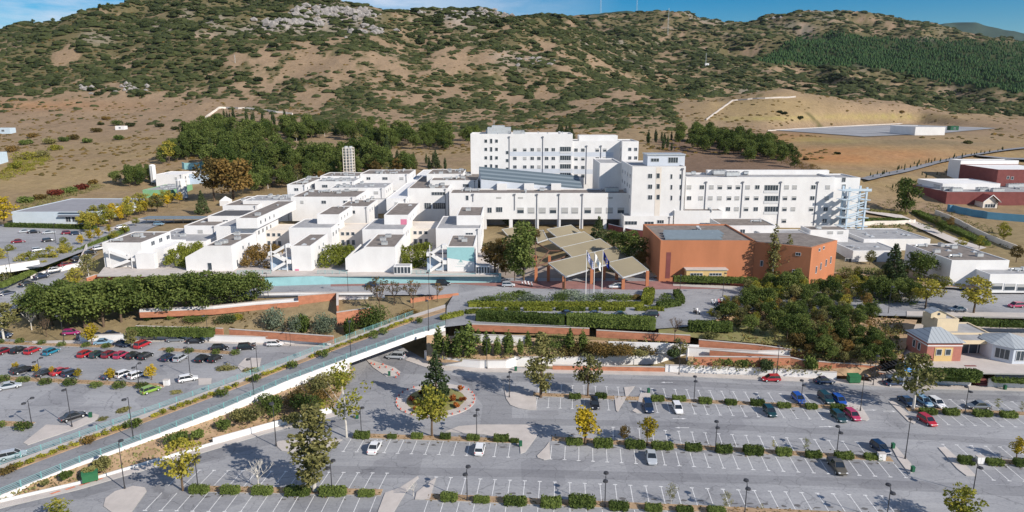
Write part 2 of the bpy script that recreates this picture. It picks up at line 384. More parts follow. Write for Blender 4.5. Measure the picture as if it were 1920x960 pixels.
kn = np.exp(-((PXG-1440)/150)**2-((GYg-600)/160)**2)       # calm on the plateau and knoll
plat = ((PXG > 1340) & (GYg > 440) & (GYg < 720)).astype(float)
amp = amp*(1-0.9*blur(plat, 6))
rid = 1-np.abs(2*fbm(GX/260.0+3.1, GYg/330.0, 4, 5)-1)
ZG = ZG+amp*((rid-0.73)*52*np.clip(GYg/1000, 0, 1.6)+(fbm(GX/45.0, GYg/45.0, 4, 9)-0.5)*15)
ZG = ZG+np.clip((GYg-300)/150, 0, 1)*(fbm(GX/25.0, GYg/25.0, 3, 21)-0.5)*1.6*(1-plat)
def ground(x, y):
    fy = (np.log(y)-math.log(56))/(math.log(2800)-math.log(56))*(NY-1); fa = (x/y+1.0)/2.0*(NA-1)
    fy = min(max(fy, 0), NY-1.001); fa = min(max(fa, 0), NA-1.001); i, j = int(fy), int(fa); a, b_ = fy-i, fa-j
    return (ZG[i, j]*(1-a)+ZG[i+1, j]*a)*(1-b_)+(ZG[i, j+1]*(1-a)+ZG[i+1, j+1]*a)*b_
def hit(px, py, y0=60.0):
    u, dy, dz = ray(px, py); y = y0
    while y < 2700:
        t = y/dy
        if H+dz*t <= ground(u*t, y): break
        y *= 1.004
    t = y/dy; return Vector((u*t, y, ground(u*t, y)))
ypoly = [P(a_, b__, 35.8) for a_, b__ in [(1430,245),(1600,234),(1720,231),(1895,239),(1770,252),(1620,258),(1530,253)]]
yard = inpoly(GX, GYg, [(q_.x, q_.y) for q_ in ypoly]).astype(float); yard = np.clip(blur(yard, 8)*1.7, 0, 1); yard2 = blur(yard, 10)
ZG = ZG*(1-yard)+35.4*yard
# colours of the ground itself: dry grass, red earth, scrub cover, rock, pine plantation floor
PXG, PYG = proj(GX, GYg, ZG)
FOREST = [(1415,118),(1480,80),(1540,62),(1700,72),(1920,78),(2300,90),(2300,190),(1920,176),(1790,160),(1640,128),(1560,125)]
def scrubdens(px, py, x, y):
    d = np.interp(py, [0, 30, 70, 110, 140, 170, 200, 225, 245], [.9, .86, .76, .68, .59, .53, .51, .43, 0.26])
    d = d+np.where(px < 420, 0.10, 0)*(py < 170)
    d = d-0.38*np.exp(-((px-640)/190)**2-((py-120)/28)**2)-0.25*np.exp(-((px-900)/150)**2-((py-110)/30)**2)
    d = d-np.clip((620-px)/150, 0, 1)*np.clip((py-178)/14, 0, 1)*.36
    d = np.where(y > 1350, np.interp(py, [20, 120, 190], [.80, .74, .62]), d)
    d = np.where((px > 1120) & (y > 900) & (y <= 1350), .68, d)
    d = np.where((px > 1270) & (y > 440) & (y < 830) & (py > 165), 0.02, d)
    d = np.where(y < 520, 0.0, d)
    return d
DEN = scrubdens(PXG, PYG, GX, GYg)
n1 = fbm(GX/42.0, GYg/42.0, 5, 31); n2 = fbm(GX/9.0, GYg/12.0, 3, 77)
nn = (n1*0.54+n2*0.46-0.5)*2.5+0.5
cov = np.clip((DEN-nn)*5+0.3, 0, 1)*np.clip((GYg-500)/60, 0, 1)
beige = np.array([.272, .196, .128]); gold = np.array([.31, .23, .115]); red_ = np.array([.38, .19, .085]); scr = np.array([.10, .092, .042]); rock = np.array([.37, .33, .30]); grn = np.array([.03, .045, .018]); brn = np.array([.22, .155, .095])
def mixc(c, k, col): return c*(1-k[..., None])+col*k[..., None]
C = np.ones(GX.shape+(3,))*beige
gk = np.clip(fbm(GX/60.0, GYg/25.0, 4, 3)*2.2-0.7, 0, 1)
C = mixc(C, gk*np.clip((620-GYg)/200, 0, 1), gold)
C = mixc(C, np.clip(fbm(GX/30.0, GYg/30.0, 4, 55)*3-1.5, 0, 1)*0.45, brn)
C = mixc(C, np.clip((GYg-1300)/300, 0, 1)*0.30, np.array([.22, .15, .11]))
C = mixc(C, np.clip(fbm(GX/16.0+5, GYg/5.0, 4, 15)*3.2-1.5, 0, 1)*0.35*np.clip((650-GYg)/150, 0, 1), np.array([.24, .19, .10]))
C = mixc(C, np.clip(fbm(GX/7.0+5, GYg/7.0, 4, 71)*3.4-1.9, 0, 1)*0.5, np.array([.20, .15, .095]))
# right hand red earth on the bank, and left hand ploughed belt
rk = np.exp(-((PXG-1600)/190)**2-((PYG-292)/17)**2)+0.8*np.exp(-((PXG-1480)/70)**2-((PYG-258)/9)**2)+0.5*np.exp(-((PXG-60)/180)**2-((PYG-198)/10)**2)
C = mixc(C, np.clip(rk*(0.4+fbm(GX/20.0, GYg/20.0, 4, 8)), 0, 0.9), red_)
gp = np.exp(-((PXG-1430)/130)**2-((PYG-200)/22)**2)*1.0+np.exp(-((PXG-1650)/150)**2-((PYG-222)/8)**2)*0.8+np.exp(-((PXG-150)/170)**2-((PYG-330)/30)**2)*0.6
C = mixc(C, np.clip(gp, 0, .8), gold)
bb = inpoly(PXG, PYG, [(1230,262),(1330,262),(1500,300),(1560,330),(1280,330),(1240,300)]).astype(float)
C = mixc(C, blur(bb, 2)*0.85, np.array([.17, .115, .085]))
bk = np.exp(-((PXG-1700)/260)**2-((PYG-266)/8)**2)*(GYg > 330)*(GYg < 470); C = mixc(C, np.clip(bk*(.3+fbm(GX/12.0, GYg/12.0, 3, 61)), 0, .8), np.array([.20, .16, .10]))
yg_ = np.exp(-((PXG-1540)/60)**2-((PYG-262)/6)**2)+np.exp(-((PXG-1420)/90)**2-((PYG-222)/4)**2)+.8*np.exp(-((PXG-1650)/120)**2-((PYG-218)/4)**2); C = mixc(C, np.clip(yg_*.8*fbm(GX/9.0, GYg/9.0, 3, 62)*1.6, 0, .85), np.array([.33, .28, .10]))
C = mixc(C, cov*0.85, scr)
rkk = np.clip(fbm(GX/70.0+9, GYg/70.0, 4, 91)*4-2.35, 0, 1)*np.clip((GYg-850)/150, 0, 1)
cliff = np.exp(-(((PXG-585)-(PYG-35)*-2.5)/105)**2-((PYG-(42-(PXG-600)*0.08))/12)**2)+0.7*np.exp(-((PXG-900)/70)**2-((PYG-28)/9)**2)
C = mixc(C, np.clip(np.clip(cliff*2.0*fbm(GX/14.0, GYg/14.0, 3, 12)-0.1, 0, 1)+rkk*0.5, 0, 1), rock)
fm = inpoly(PXG, PYG, FOREST).astype(float)*(GYg > 1250)
C = mixc(C, blur(fm, 1)*0.9, grn)
near = np.clip((300-GYg)/40, 0, 1)
C = mixc(C, near*0.7, np.array([.25, .20, .11]))
C = C*(0.86+0.28*fbm(GX/6.0, GYg/6.0, 3, 66))[..., None]
vi = (np.arange(NY-1)[:, None]*NA+np.arange(NA-1)[None, :]).ravel()
faces = np.stack([vi, vi+1, vi+NA+1, vi+NA], 1)
def npmesh(name, verts, faces, k=4, smooth=True):
    me = bpy.data.meshes.new(name); nv, nf = len(verts), len(faces)
    me.vertices.add(nv); me.vertices.foreach_set('co', np.ascontiguousarray(verts, dtype=np.float32).ravel())
    me.loops.add(nf*k); me.loops.foreach_set('vertex_index', np.ascontiguousarray(faces, dtype=np.int32).ravel())
    me.polygons.add(nf); me.polygons.foreach_set('loop_start', np.arange(0, nf*k, k, dtype=np.int32))
    me.polygons.foreach_set('loop_total', np.full(nf, k, dtype=np.int32))
    me.polygons.foreach_set('use_smooth', np.full(nf, smooth)); me.update(calc_edges=True); me.validate(); return me
me = npmesh('hillside_terrain', np.stack([GX, GYg, ZG], -1).reshape(-1, 3), faces)
ca = me.color_attributes.new('soil', 'FLOAT_COLOR', 'POINT')
ca.data.foreach_set('color', np.concatenate([C, np.ones(C.shape[:2]+(1,))], -1).reshape(-1).astype(np.float32))
m, t, b = newmat('hillside_soil'); N = t.nodes.new; L = t.links.new
at = N('ShaderNodeAttribute'); at.attribute_name = 'soil'; g = N('ShaderNodeNewGeometry')
n = N('ShaderNodeTexNoise'); n.inputs['Scale'].default_value = 0.35; n.inputs['Detail'].default_value = 9; n.inputs['Roughness'].default_value = 0.7
L(g.outputs['Position'], n.inputs[0]); r = N('ShaderNodeMapRange'); r.inputs[1].default_value = .25; r.inputs[2].default_value = .75
r.inputs[3].default_value = .72; r.inputs[4].default_value = 1.25; L(n.outputs[0], r.inputs[0])
x = N('ShaderNodeVectorMath'); x.operation = 'SCALE'; L(at.outputs['Color'], x.inputs[0]); L(r.outputs[0], x.inputs['Scale']); L(x.outputs[0], b.inputs['Base Color'])
b.inputs['Roughness'].default_value = 1; b.inputs['Specular IOR Level'].default_value = 0.05
bp = N('ShaderNodeBump'); bp.inputs['Strength'].default_value = .6; bp.inputs['Distance'].default_value = .6; L(n.outputs[0], bp.inputs['Height']); L(bp.outputs[0], b.inputs['Normal'])
me.materials.append(m); o = link('hillside_terrain', me); o['kind'] = 'structure'
# far mountains and a land sheet reaching the horizon
def ridge(name, prof, Y, col, thick):
    m_ = mat(name+'_cover', col, 1.0, 0.2, 0.006, bump=0, spec=0.02)
    xs = np.linspace(prof[0][0], prof[-1][0], 120); top = np.interp(xs, [p[0] for p in prof], [p[1] for p in prof]); mb = MB(); V = []
    for k, (px, r_) in enumerate(zip(xs, top)):
        r2 = r_+(fbm([px/25.0], [3.3], 3, 4)[0]-.5)*5
        q = Q(px, r2, Y); zt = q.z
        for j, (fy, fz) in enumerate(((-1, 0), (-.75, .30), (-.5, .55), (-.22, .85), (0, 1), (.4, .8), (1, 0))):
            yy = Y+fy*thick; xx = q.x*(yy/Y) ; zz = 20+(zt-20)*fz+(0 if j in (0, 4, 6) else (fbm([px/45.0], [j*.7], 3, 8)[0]-.5)*thick*.10)
            V.append((xx, yy, zz))
    F_ = [(k*7+j, (k+1)*7+j, (k+1)*7+j+1, k*7+j+1) for k in range(119) for j in range(6)]
    me_ = npmesh(name, np.array(V), np.array(F_)); me_.materials.append(m_); oo = link(name, me_); oo['kind'] = 'structure'
ridge('far_hill', [(960,60),(1040,34),(1100,28),(1175,20),(1230,25),(1300,40),(1380,60)], 3600, (.05,.07,.045), 700)
ridge('far_mountain', [(1640,75),(1730,54),(1775,43),(1830,42),(1880,56),(1920,62),(2050,66),(2250,80)], 6200, (.05,.075,.06), 1400)
mb = MB(); mb.face([(-30000, -3000, -3), (30000, -3000, -3), (30000, 60000, -3), (-30000, 60000, -3)]); struct('land_base', mb, DRYG)
# ================================================================== LEAF CLOUDS
def leafquads(cen, size, flat=0.0, seed=0):
    rs = np.random.RandomState(seed+5); n = len(cen); d = rs.normal(size=(n, 3)); d[:, 2] += flat*2
    d /= np.linalg.norm(d, axis=1)[:, None]; a = np.cross(d, rs.normal(size=(n, 3))); a /= np.linalg.norm(a, axis=1)[:, None]
    b_ = np.cross(d, a); s = (size*(0.6+0.8*rs.rand(n)))[:, None]
    V = np.stack([cen-a*s-b_*s*.7, cen+a*s*.9-b_*s*.8, cen+a*s+b_*s*.7, cen-a*s*.8+b_*s*.9], 1).reshape(-1, 3)
    return V, np.arange(4*n).reshape(n, 4)
def leafmesh(name, clumps, per, size, matl, seed=0, flat=0.2):
    rs = np.random.RandomState(seed); cs = []
    for (x, y, z, r_) in clumps:
        k = max(4, int(per*(r_**2))); d = rs.normal(size=(k, 3)); d /= np.linalg.norm(d, axis=1)[:, None]
        rr = r_*(0.55+0.45*rs.rand(k)**0.5)[:, None]*(1+0.25*rs.randn(k, 1)*.5)
        cs.append(np.array([x, y, z])+d*rr*np.array([1, 1, .85]))
    V, F_ = leafquads(np.concatenate(cs), size, flat, seed); me_ = npmesh(name, V, F_, 4, False); me_.materials.append(matl); return me_
def trunkmesh(name, h, r0, r1, limbs, matl, seed=0):
    rs = random.Random(seed); mb = MB(); p = Vector((0, 0, -0.4)); k = 4
    for i in range(k):
        q = Vector((rs.uniform(-.12, .12)*i*.5, rs.uniform(-.12, .12)*i*.5, h*(i+1)/k)); mb.tube(p, q, r0+(r1-r0)*i/k, r0+(r1-r0)*(i+1)/k, 7); p = q
    for (z0, l, up) in limbs:
        a = rs.uniform(0, 6.28); e = Vector((math.cos(a)*l, math.sin(a)*l, z0+up)); m_ = Vector((math.cos(a)*l*.5, math.sin(a)*l*.5, z0+up*.35))
        mb.tube((0, 0, z0), m_, r1*1.1, r1*.8, 5); mb.tube(m_, e, r1*.8, r1*.3, 5)
    return mb.mesh(name, matl)
def treeproto(name, leafkey, bark, kind, h, seed):
    rs = random.Random(seed); root = empty(name); cl = []
    if kind == 'round':      # dense broad pine, wide dome
        rad = h*.42
        for i in range(26):
            a = rs.uniform(0, 6.28); q = rs.random()**.5; zz = h*(.30+.62*rs.random()); e = math.sqrt(max(.05, 1-((zz/h-.5)/.52)**2))
            cl.append((math.cos(a)*rad*q*e*.85, math.sin(a)*rad*q*e*.85, zz, h*rs.uniform(.12, .18)))
        per, sz = 58, .17; tr = (h*.6, .22, .09, [(h*.35, h*.2, h*.2), (h*.4, h*.22, h*.2)])
    elif kind == 'pine':     # looser upright pine, layered
        for i in range(24):
            zz = h*(.22+.76*(i/23.0)); e = math.sin(math.pi*min(1, (1.06-zz/h)/.9)**.8) if zz/h > .3 else .75; a = rs.uniform(0, 6.28); q = rs.random()**.6
            cl.append((math.cos(a)*h*.26*q*e, math.sin(a)*h*.26*q*e, zz, h*rs.uniform(.09, .15)))
        per, sz = 70, .17; tr = (h*.85, .2, .05, [(h*.3, h*.2, h*.1), (h*.5, h*.18, h*.1)])
    elif kind == 'cone':     # cedar / fir with tiers
        for i in range(46):
            f = (i/45.0); zz = h*(.08+.88*f); rr = h*.30*(1-f)**.85; a = i*2.4+rs.uniform(-.3, .3); q = rs.uniform(.45, 1)
            cl.append((math.cos(a)*rr*q, math.sin(a)*rr*q, zz-rr*.1, h*(.035+.065*(1-f))))
        cl.append((0, 0, h*.97, h*.03)); per, sz = 110, .16; tr = (h*.92, .22, .04, [(h*.2, h*.25, -.2), (h*.35, h*.2, -.1), (h*.5, h*.15, 0)])
    elif kind == 'cypress':
        for i in range(18):
            f = i/17.0; cl.append((rs.uniform(-.08, .08), rs.uniform(-.08, .08), h*(.08+.88*f), h*(.10*math.sin(math.pi*(.25+.72*f))+.012)))
        per, sz = 90, .15; tr = (h*.6, .12, .05, [])
    elif kind == 'column':
        for i in range(30):
            f = i/29.0; rr = h*.055*math.sin(math.pi*(.22+.76*f))**.7; a = rs.uniform(0, 6.28); q = rs.random()
            cl.append((math.cos(a)*rr*q, math.sin(a)*rr*q, h*(.10+.87*f), h*rs.uniform(.055, .085)*math.sin(math.pi*(.25+.72*f))**.6))
        per, sz = 80, .14; tr = (h*.8, .2, .05, [])
    elif kind == 'poplar':   # tall ragged column
        for i in range(34):
            f = i/33.0; rr = h*.15*math.sin(math.pi*(.18+.80*f))**.8; a = rs.uniform(0, 6.28); q = rs.uniform(.1, 1)
            cl.append((math.cos(a)*rr*q, math.sin(a)*rr*q, h*(.16+.80*f), h*rs.uniform(.045, .075)))
        per, sz = 125, .145; tr = (h*.8, .22, .06, [(h*.25, h*.1, h*.15), (h*.4, h*.1, h*.2), (h*.55, h*.09, h*.15), (h*.3, h*.11, h*.12)])
    elif kind == 'broad':    # open round deciduous crown on a clear stem
        for i in range(40):
            a = rs.uniform(0, 6.28); q = rs.random()**.5; zz = rs.uniform(-1, 1); e = math.sqrt(1-zz*zz)
            cl.append((math.cos(a)*h*.32*q*max(e, .3), math.sin(a)*h*.32*q*max(e, .3), h*(.64+.28*zz), h*rs.uniform(.06, .12)))
        per, sz = 75, .13; tr = (h*.62, .16, .06, [(h*.32, h*.22, h*.25), (h*.36, h*.24, h*.2), (h*.4, h*.2, h*.3), (h*.45, h*.2, h*.25), (h*.5, h*.15, h*.3)])
    elif kind == 'sparse':
        for i in range(34):
            a = rs.uniform(0, 6.28); q = rs.random()**.5; zz = rs.uniform(-1, 1); e = math.sqrt(1-zz*zz)
            cl.append((math.cos(a)*h*.26*q*max(e, .3), math.sin(a)*h*.26*q*max(e, .3), h*(.62+.33*zz), h*rs.uniform(.05, .09)))
        per, sz = 55, .11; tr = (h*.7, .12, .04, [(h*.3, h*.2, h*.3), (h*.38, h*.22, h*.28), (h*.45, h*.2, h*.32), (h*.5, h*.15, h*.35), (h*.42, h*.2, h*.3)])
    if h < 5: per *= 2.2; sz *= .7
    link('crown', leafmesh('crown', cl, per, sz, LF[leafkey], seed), root)
    link('trunk', trunkmesh('trunk', *tr, bark, seed), root)
    return Proto(root)
def bareproto(name, h, matl, seed, leaf=None):
    rs = random.Random(seed); root = empty(name); mb = MB(); tips = []
    def br(p, d, l, r_, n):
        q = p+d*l; mb.tube(p, q, r_, r_*.65, 5 if n < 3 else 4, caps=False)
        if n >= 4: tips.append(q); return
        for i in range(3 if n else 5):
            dd = (d+Vector((rs.uniform(-.8, .8), rs.uniform(-.8, .8), rs.uniform(-.05, .5)))).normalized(); br(q, dd, l*rs.uniform(.62, .8), r_*.62, n+1)
    br(Vector((0, 0, -.2)), Vector((0, 0, 1)), h*.32, h*.022, 0)
    o = mb.build('trunk', matl, root)
    if leaf:
        cl = [(q.x, q.y, q.z, .5) for q in tips[::2]]; link('crown', leafmesh('crown', cl, 12, .12, LF[leaf], seed), root)
    return Proto(root)
def bushmesh(name, rx, rz, n, size, leafkey, seed, lump=5):
    rs = random.Random(seed); cl = []
    for i in range(lump):
        a = rs.uniform(0, 6.28); q = rs.random()**.5*.6; cl.append((math.cos(a)*rx*q, math.sin(a)*rx*q, rz*rs.uniform(.35, .6), rx*rs.uniform(.4, .55)))
    me_ = leafmesh(name, cl, n/(rx*rx), size, LF[leafkey], seed)
    co = np.empty(len(me_.vertices)*3, np.float32); me_.vertices.foreach_get('co', co); co = co.reshape(-1, 3); co[:, 2] = np.abs(co[:, 2])
    me_.vertices.foreach_set('co', co.ravel()); me_.update(); return me_
def hedgemesh(name, lx, ly, h, leafkey, seed, size=.11, dens=26, matc=None):
    rs = np.random.RandomState(seed); A = [(lx*h*2, 0), (ly*h*2, 1), (lx*ly, 2)]; pts = []
    for area, k in A:
        n = int(area*dens); u = rs.uniform(-1, 1, n); v = rs.rand(n); s = rs.choice([-1, 1], n)
        if k == 0: pts.append(np.stack([u*lx/2, s*ly/2, v*h], 1))
        elif k == 1: pts.append(np.stack([s*lx/2, u*ly/2, v*h], 1))
        else: pts.append(np.stack([u*lx/2, (v*2-1)*ly/2, np.full(n, h)], 1))
    p = np.concatenate(pts); f = np.maximum(np.abs(p[:, 0])/(lx/2), 0)
    rr = (np.abs(p[:, 0]/(lx/2))**5+np.abs(p[:, 1]/(ly/2))**5)**.2; p[:, :2] /= np.maximum(rr, 1)[:, None]**.8
    p[:, 2] *= 1-.12*np.clip(rr-.8, 0, 1)/.4*(p[:, 2]/h)
    p += (fbm(p[:, 0]*1.6+seed, p[:, 1]*1.6+p[:, 2]*1.3, 3, seed)-.5)[:, None]*.5*np.array([.6, .6, 1])
    p += rs.normal(size=p.shape)*.05; p[:, 2] = np.maximum(p[:, 2], .02)
    V, F_ = leafquads(p, size, .1, seed)
    ix, iy, iz = lx/2-.18, ly/2-.18, h-.15; n0 = len(V)
    box = np.array([(-ix, -iy, 0), (ix, -iy, 0), (ix, iy, 0), (-ix, iy, 0), (-ix, -iy, iz), (ix, -iy, iz), (ix, iy, iz), (-ix, iy, iz)])
    fb = np.array([(4, 5, 6, 7), (0, 1, 5, 4), (1, 2, 6, 5), (2, 3, 7, 6), (3, 0, 4, 7)])+n0
    me_ = npmesh(name, np.concatenate([V, box]), np.concatenate([F_, fb]), 4, False); me_.materials.append(LF[leafkey]); return me_
# ================================================================== GROUND SHEETS, ROADS, PARKING
ZP, ZB = 6.0, 8.7
def sheet(name, pts, mats, z=None, kind='structure'):
    mb = MB(); V = [P(p[0], p[1], p[2] if len(p) > 2 else z) for p in pts]; mb.face(V)
    me_ = mb.mesh(name, mats); bm = bmesh.new(); bm.from_mesh(me_); bmesh.ops.triangulate(bm, faces=bm.faces)
    bmesh.ops.recalc_face_normals(bm, faces=bm.faces)
    if sum(f.normal.z*f.calc_area() for f in bm.faces) < 0: bmesh.ops.reverse_faces(bm, faces=bm.faces)
    bm.to_mesh(me_); bm.free(); o = link(name, me_); o['kind'] = kind; return o
def pad(name, pts, z, h, mats, kind='structure', kerb=True):
    p = [P(a, b_, z) for a, b_ in pts]; mb = MB(); mb.prism([(q.x, q.y) for q in p], z-.3, z+h, 1, 0)
    me_ = mb.mesh(name, [mats, KERB]); bm = bmesh.new(); bm.from_mesh(me_); bmesh.ops.triangulate(bm, faces=[f for f in bm.faces if len(f.verts) > 4])
    bm.to_mesh(me_); bm.free(); o = link(name, me_); o['kind'] = kind; return o
sheet('car_park_asphalt', [(-900,1100),(2900,1100),(2300,735),(1920,727),(1700,722),(1568,712),(1247,699),(1035,694),(967,687),(949,692),(900,692),(835,687),(790,670),(745,645),(700,644),(620,646),(300,637),(60,641),(-60,625),(-400,640)], ASPH, 0.0)
# darker worn driving lanes, a few mm above
LZ = .004
for pts in ([(560,872),(1000,880),(1500,893),(2000,915),(2000,935),(1500,910),(1000,895),(560,888)],
            [(940,783),(1250,790),(1600,806),(1980,828),(1980,840),(1600,817),(1250,801),(940,796)],
            [(940,705),(1250,712),(1560,728),(1980,745),(1980,757),(1560,738),(1250,722),(940,715)],
            [(-30,945),(150,915),(300,868),(500,815),(640,785),(700,790),(640,800),(500,835),(300,890),(150,935),(-30,965)],
            [(700,660),(740,668),(830,700),(905,715),(960,745),(960,790),(900,800),(905,760),(880,725),(820,703),(740,700)]):
    sheet('driving_lane', pts, ASPHD, LZ); LZ += .0012
plz = [(835,613),(890,607),(1235,616),(1290,612),(1350,597),(1400,580),(1660,592),(1990,596),(1990,548),(1560,530),(1240,521),(935,521),(500,522),(430,530),(430,556),(700,553),(850,553),(838,574)]
sheet('upper_road', plz, ASPH, ZP)
sheet('drop_off_red_paving', [(850,527),(1395,527),(1395,541),(1200,543),(1000,541),(850,532)], REDPAV, ZP+.02)
sheet('drop_off_red_paving', [(620,533),(850,527),(850,532),(620,537)], REDPAV, ZP+.02)
sheet('entrance_paving', [(925,521,6.03),(1260,520,6.03),(1252,500,6.6),(1225,470,7.9),(1180,440,9.4),(900,440,9.4),(915,500,6.8)], mat('shaded_court_paving', (.30,.25,.21), .92, .15, .4))  # paving colour darkened to put the canopy's shade into the court floor
pad('upper_pavement', [(1700,592),(1990,596),(1990,588),(1700,584)], ZP, .12, CONC)
pad('upper_pavement', [(1262,536),(1700,560),(1700,555),(1262,531)], ZP, .12, CONC)
# building terrace
pad('building_terrace', [(182,517),(497,517),(935,517),(935,480),(905,440),(760,400),(330,400),(245,440)], ZB, 0.0, CONC)
pad('east_terrace', [(1225,517),(1600,528),(1920,545),(1990,545),(1990,480),(1700,430),(1230,430)], 7.0, 0.0, EARTH)
pad('club_terrace', [(1695,696),(1990,702),(2000,602),(1690,602)], 3.2, 0.0, CONC)
# left car park behind the hedges and the road that climbs past it
sheet('upper_car_park', [(-200,505),(80,500),(180,462),(250,430),(160,421),(-250,421)], ASPH, 9.0)
rd = [(0,533,4.2),(95,485,6.6),(185,441,8.9),(262,413,9.3),(330,402,9.6),(360,402,9.6),(290,425,9.3),(200,462,8.8),(100,530,5.2),(10,592,1.0),(-120,640,0.02),(-330,640,0.02),(-150,585,2.2)]
L1 = [(-330,640,0.02),(-150,583,2.2),(0,533,4.2),(95,485,6.6),(185,441,8.9),(262,413,9.3),(330,398,9.6),(420,380,11)]
L2 = [(-100,668,0.02),(-20,606,1.2),(60,563,3.4),(120,520,5.6),(205,462,8.8),(290,425,9.3),(360,404,9.6),(440,386,11)]
mb = MB()
for a, b_ in zip(range(7), range(1, 8)):
    mb.face([P(*L1[a]), P(*L2[a]), P(*L2[b_]), P(*L1[b_])])
struct('climbing_road', mb, ASPH)
mb = MB()
for a, b_ in zip(range(7), range(1, 8)):
    q = [P(*L1[a]), P(*L1[b_])]; e = Vector((-3.2, 1.5, 0)); z = Vector((0, 0, .14)); mb.face([q[0]+z, q[1]+z, q[1]+z+e, q[0]+z+e]); mb.face([q[0], q[1], q[1]+z, q[0]+z])
struct('roadside_pavement', mb, CONC)
# concrete islands of the lower car park
for pts in ([(194,950),(198,935),(216,922),(250,912),(272,915),(275,922),(246,962),(210,962)],
            [(515,833),(522,828),(545,825),(600,822),(642,825),(600,850),(555,850),(528,846)],
            [(944,722),(949,738),(960,735),(1005,746),(1006,769),(990,769),(972,766),(957,760),(949,748)],
            [(835,810),(860,800),(897,797),(995,797),(1009,815),(985,848),(976,851),(974,829),(905,815)],
            [(1030,829),(1032,861),(1020,863),(1008,859),(1007,855),(1022,840)],
            [(722,925),(750,915),(784,893),(785,897),(760,925),(738,962),(708,962)],
            [(818,896),(812,915),(806,937),(778,937),(781,924),(807,903)],
            [(1170,727),(1190,725),(1176,744),(1173,744)], [(1152,744),(1175,745),(1158,773),(1155,770)],
            [(1200,739),(1218,736),(1222,746),(1200,760),(1205,775),(1193,775),(1185,771),(1194,764)],
            [(1588,753),(1612,758),(1630,786),(1624,790),(1610,787),(1588,765)],
            [(1667,754),(1676,752),(1718,791),(1713,795),(1703,791)],
            [(1672,840),(1680,838),(1708,870),(1712,886),(1704,888),(1684,862)],
            [(1759,840),(1772,839),(1818,880),(1830,893),(1812,893),(1795,880)],
            [(44,831),(87,797),(125,799),(176,776),(186,779),(182,788),(140,805),(52,835)],
            [(372,710),(397,710),(396,720),(372,722)], [(445,687),(460,672),(490,672),(487,687),(452,696)],
            [(684,672),(740,690),(751,698),(747,704),(724,706),(700,690)]):
    pad('traffic_island', pts, 0, .13, CONC)
# pavement along the retaining walls
def ribbon(name, a, b_, z, h, m_, kind='structure'):
    mb = MB(); n = len(a)
    for i in range(n-1):
        A, B, C_, D = P(*a[i], z), P(*a[i+1], z), P(*b_[i+1], z), P(*b_[i], z)
        up = Vector((0, 0, h)); mb.face([A+up, B+up, C_+up, D+up]); mb.face([A, B, B+up, A+up], 1)
    o = mb.build(name, [m_, KERB]); o['kind'] = kind; return o
ribbon('lower_pavement', [(760,676),(800,690),(835,695),(900,698),(960,699),(1035,700),(1247,705),(1568,719),(1700,729),(2000,736)],
       [(770,668),(800,676),(835,687),(900,691),(955,691),(1035,693),(1247,698),(1568,711),(1700,721),(2000,728)], 0, .13, CONC)
ribbon('lower_pavement', [(60,645),(300,641),(620,651)], [(60,640),(300,636),(620,646)], 0, .13, CONC)
# roundabout
RC = P(817, 750, 0)
def ring(r0, r1, z0, z1, m_, name, k=48, kind='structure'):
    mb = MB()
    for i in range(k):
        a, b_ = 2*math.pi*i/k, 2*math.pi*(i+1)/k; f = lambda r, t_, z: (RC.x+r*math.cos(t_), RC.y+r*math.sin(t_), z)
        mb.face([f(r0, a, z1), f(r1, a, z1), f(r1, b_, z1), f(r0, b_, z1)]); mb.face([f(r1, a, z0), f(r1, b_, z0), f(r1, b_, z1), f(r1, a, z1)])
    o = mb.build(name, m_); o['kind'] = kind; return o
ring(5.9, 8.2, -.1, .14, CONC, 'roundabout_kerb')
mb = MB(); prev = None
for r_, z_ in ((6.0, .16), (4.5, .4), (2.5, .6), (.01, .7)):
    cur = [(RC.x+r_*math.cos(2*math.pi*i/40), RC.y+r_*math.sin(2*math.pi*i/40), z_) for i in range(40)]
    if prev:
        for i in range(40): mb.face([prev[i], prev[(i+1) % 40], cur[(i+1) % 40], cur[i]])
    prev = cur
struct('roundabout_bed', mb, DRYG)
# ---- planted strips, bay lines
def line_pts(a, b_, z=0): return P(*a, z), P(*b_, z)
LINES = MB()
def strip(a, b_, wdt=1.7, m_=EARTH):
    A, B = line_pts(a, b_); d = (B-A).normalized(); n = Vector((-d.y, d.x, 0))*wdt/2; mb = MB()
    mb.prism([(p.x, p.y) for p in (A-n, B-n, B+n, A+n)], -.2, .12, 1, 0); o = mb.build('planting_strip', [m_, KERB]); o['kind'] = 'structure'
def bays(a, b_, side, off=1.0, ln=4.8, step=2.42, skip=(), w_=.12, slant=0.0):
    A, B = line_pts(a, b_); d = (B-A); Ln = d.length; d.normalize(); n = Vector((-d.y, d.x, 0))*side; k = 0; s = 0.0
    while s < Ln:
        p = A+d*s+n*off; q = p+n*ln+d*slant; px, _ = proj(*q)
        if not any(u0 < px < u1 for u0, u1 in skip):
            e = d*(w_/2); z = Vector((0, 0, .014)); LINES.face([p-e+z, p+e+z, q+e+z, q-e+z])
            c = q+z+Vector((0, 0, .0005)); t_ = d*.32; u = n*.11; LINES.face([c-t_-u, c+t_-u, c+t_+u, c-t_+u])
        s += step
SA = [((1000,740),(1612,766)), ((1700,768),(1990,779))]; SB = [((662,817),(975,828)), ((1035,823),(1672,862)), ((1795,862),(1990,873))]
SC = [((355,917),(716,924)), ((800,932),(1700,972))]
for a, b_ in SA+SB+SC: strip(a, b_)
bays((1008,741),(1600,765), 1, skip=[(1160,1195)]); bays((1205,749),(1590,765), -1); bays((1008,741),(1140,746), -1)
bays((1715,769),(1990,779), 1); bays((1725,770),(1990,779), -1)
bays((662,817),(965,827), -1); bays((1035,830),(1670,862), -1); bays((1150,829),(1655,861), 1)
bays((1800,864),(1990,873), 1); bays((1825,866),(1990,873), -1)
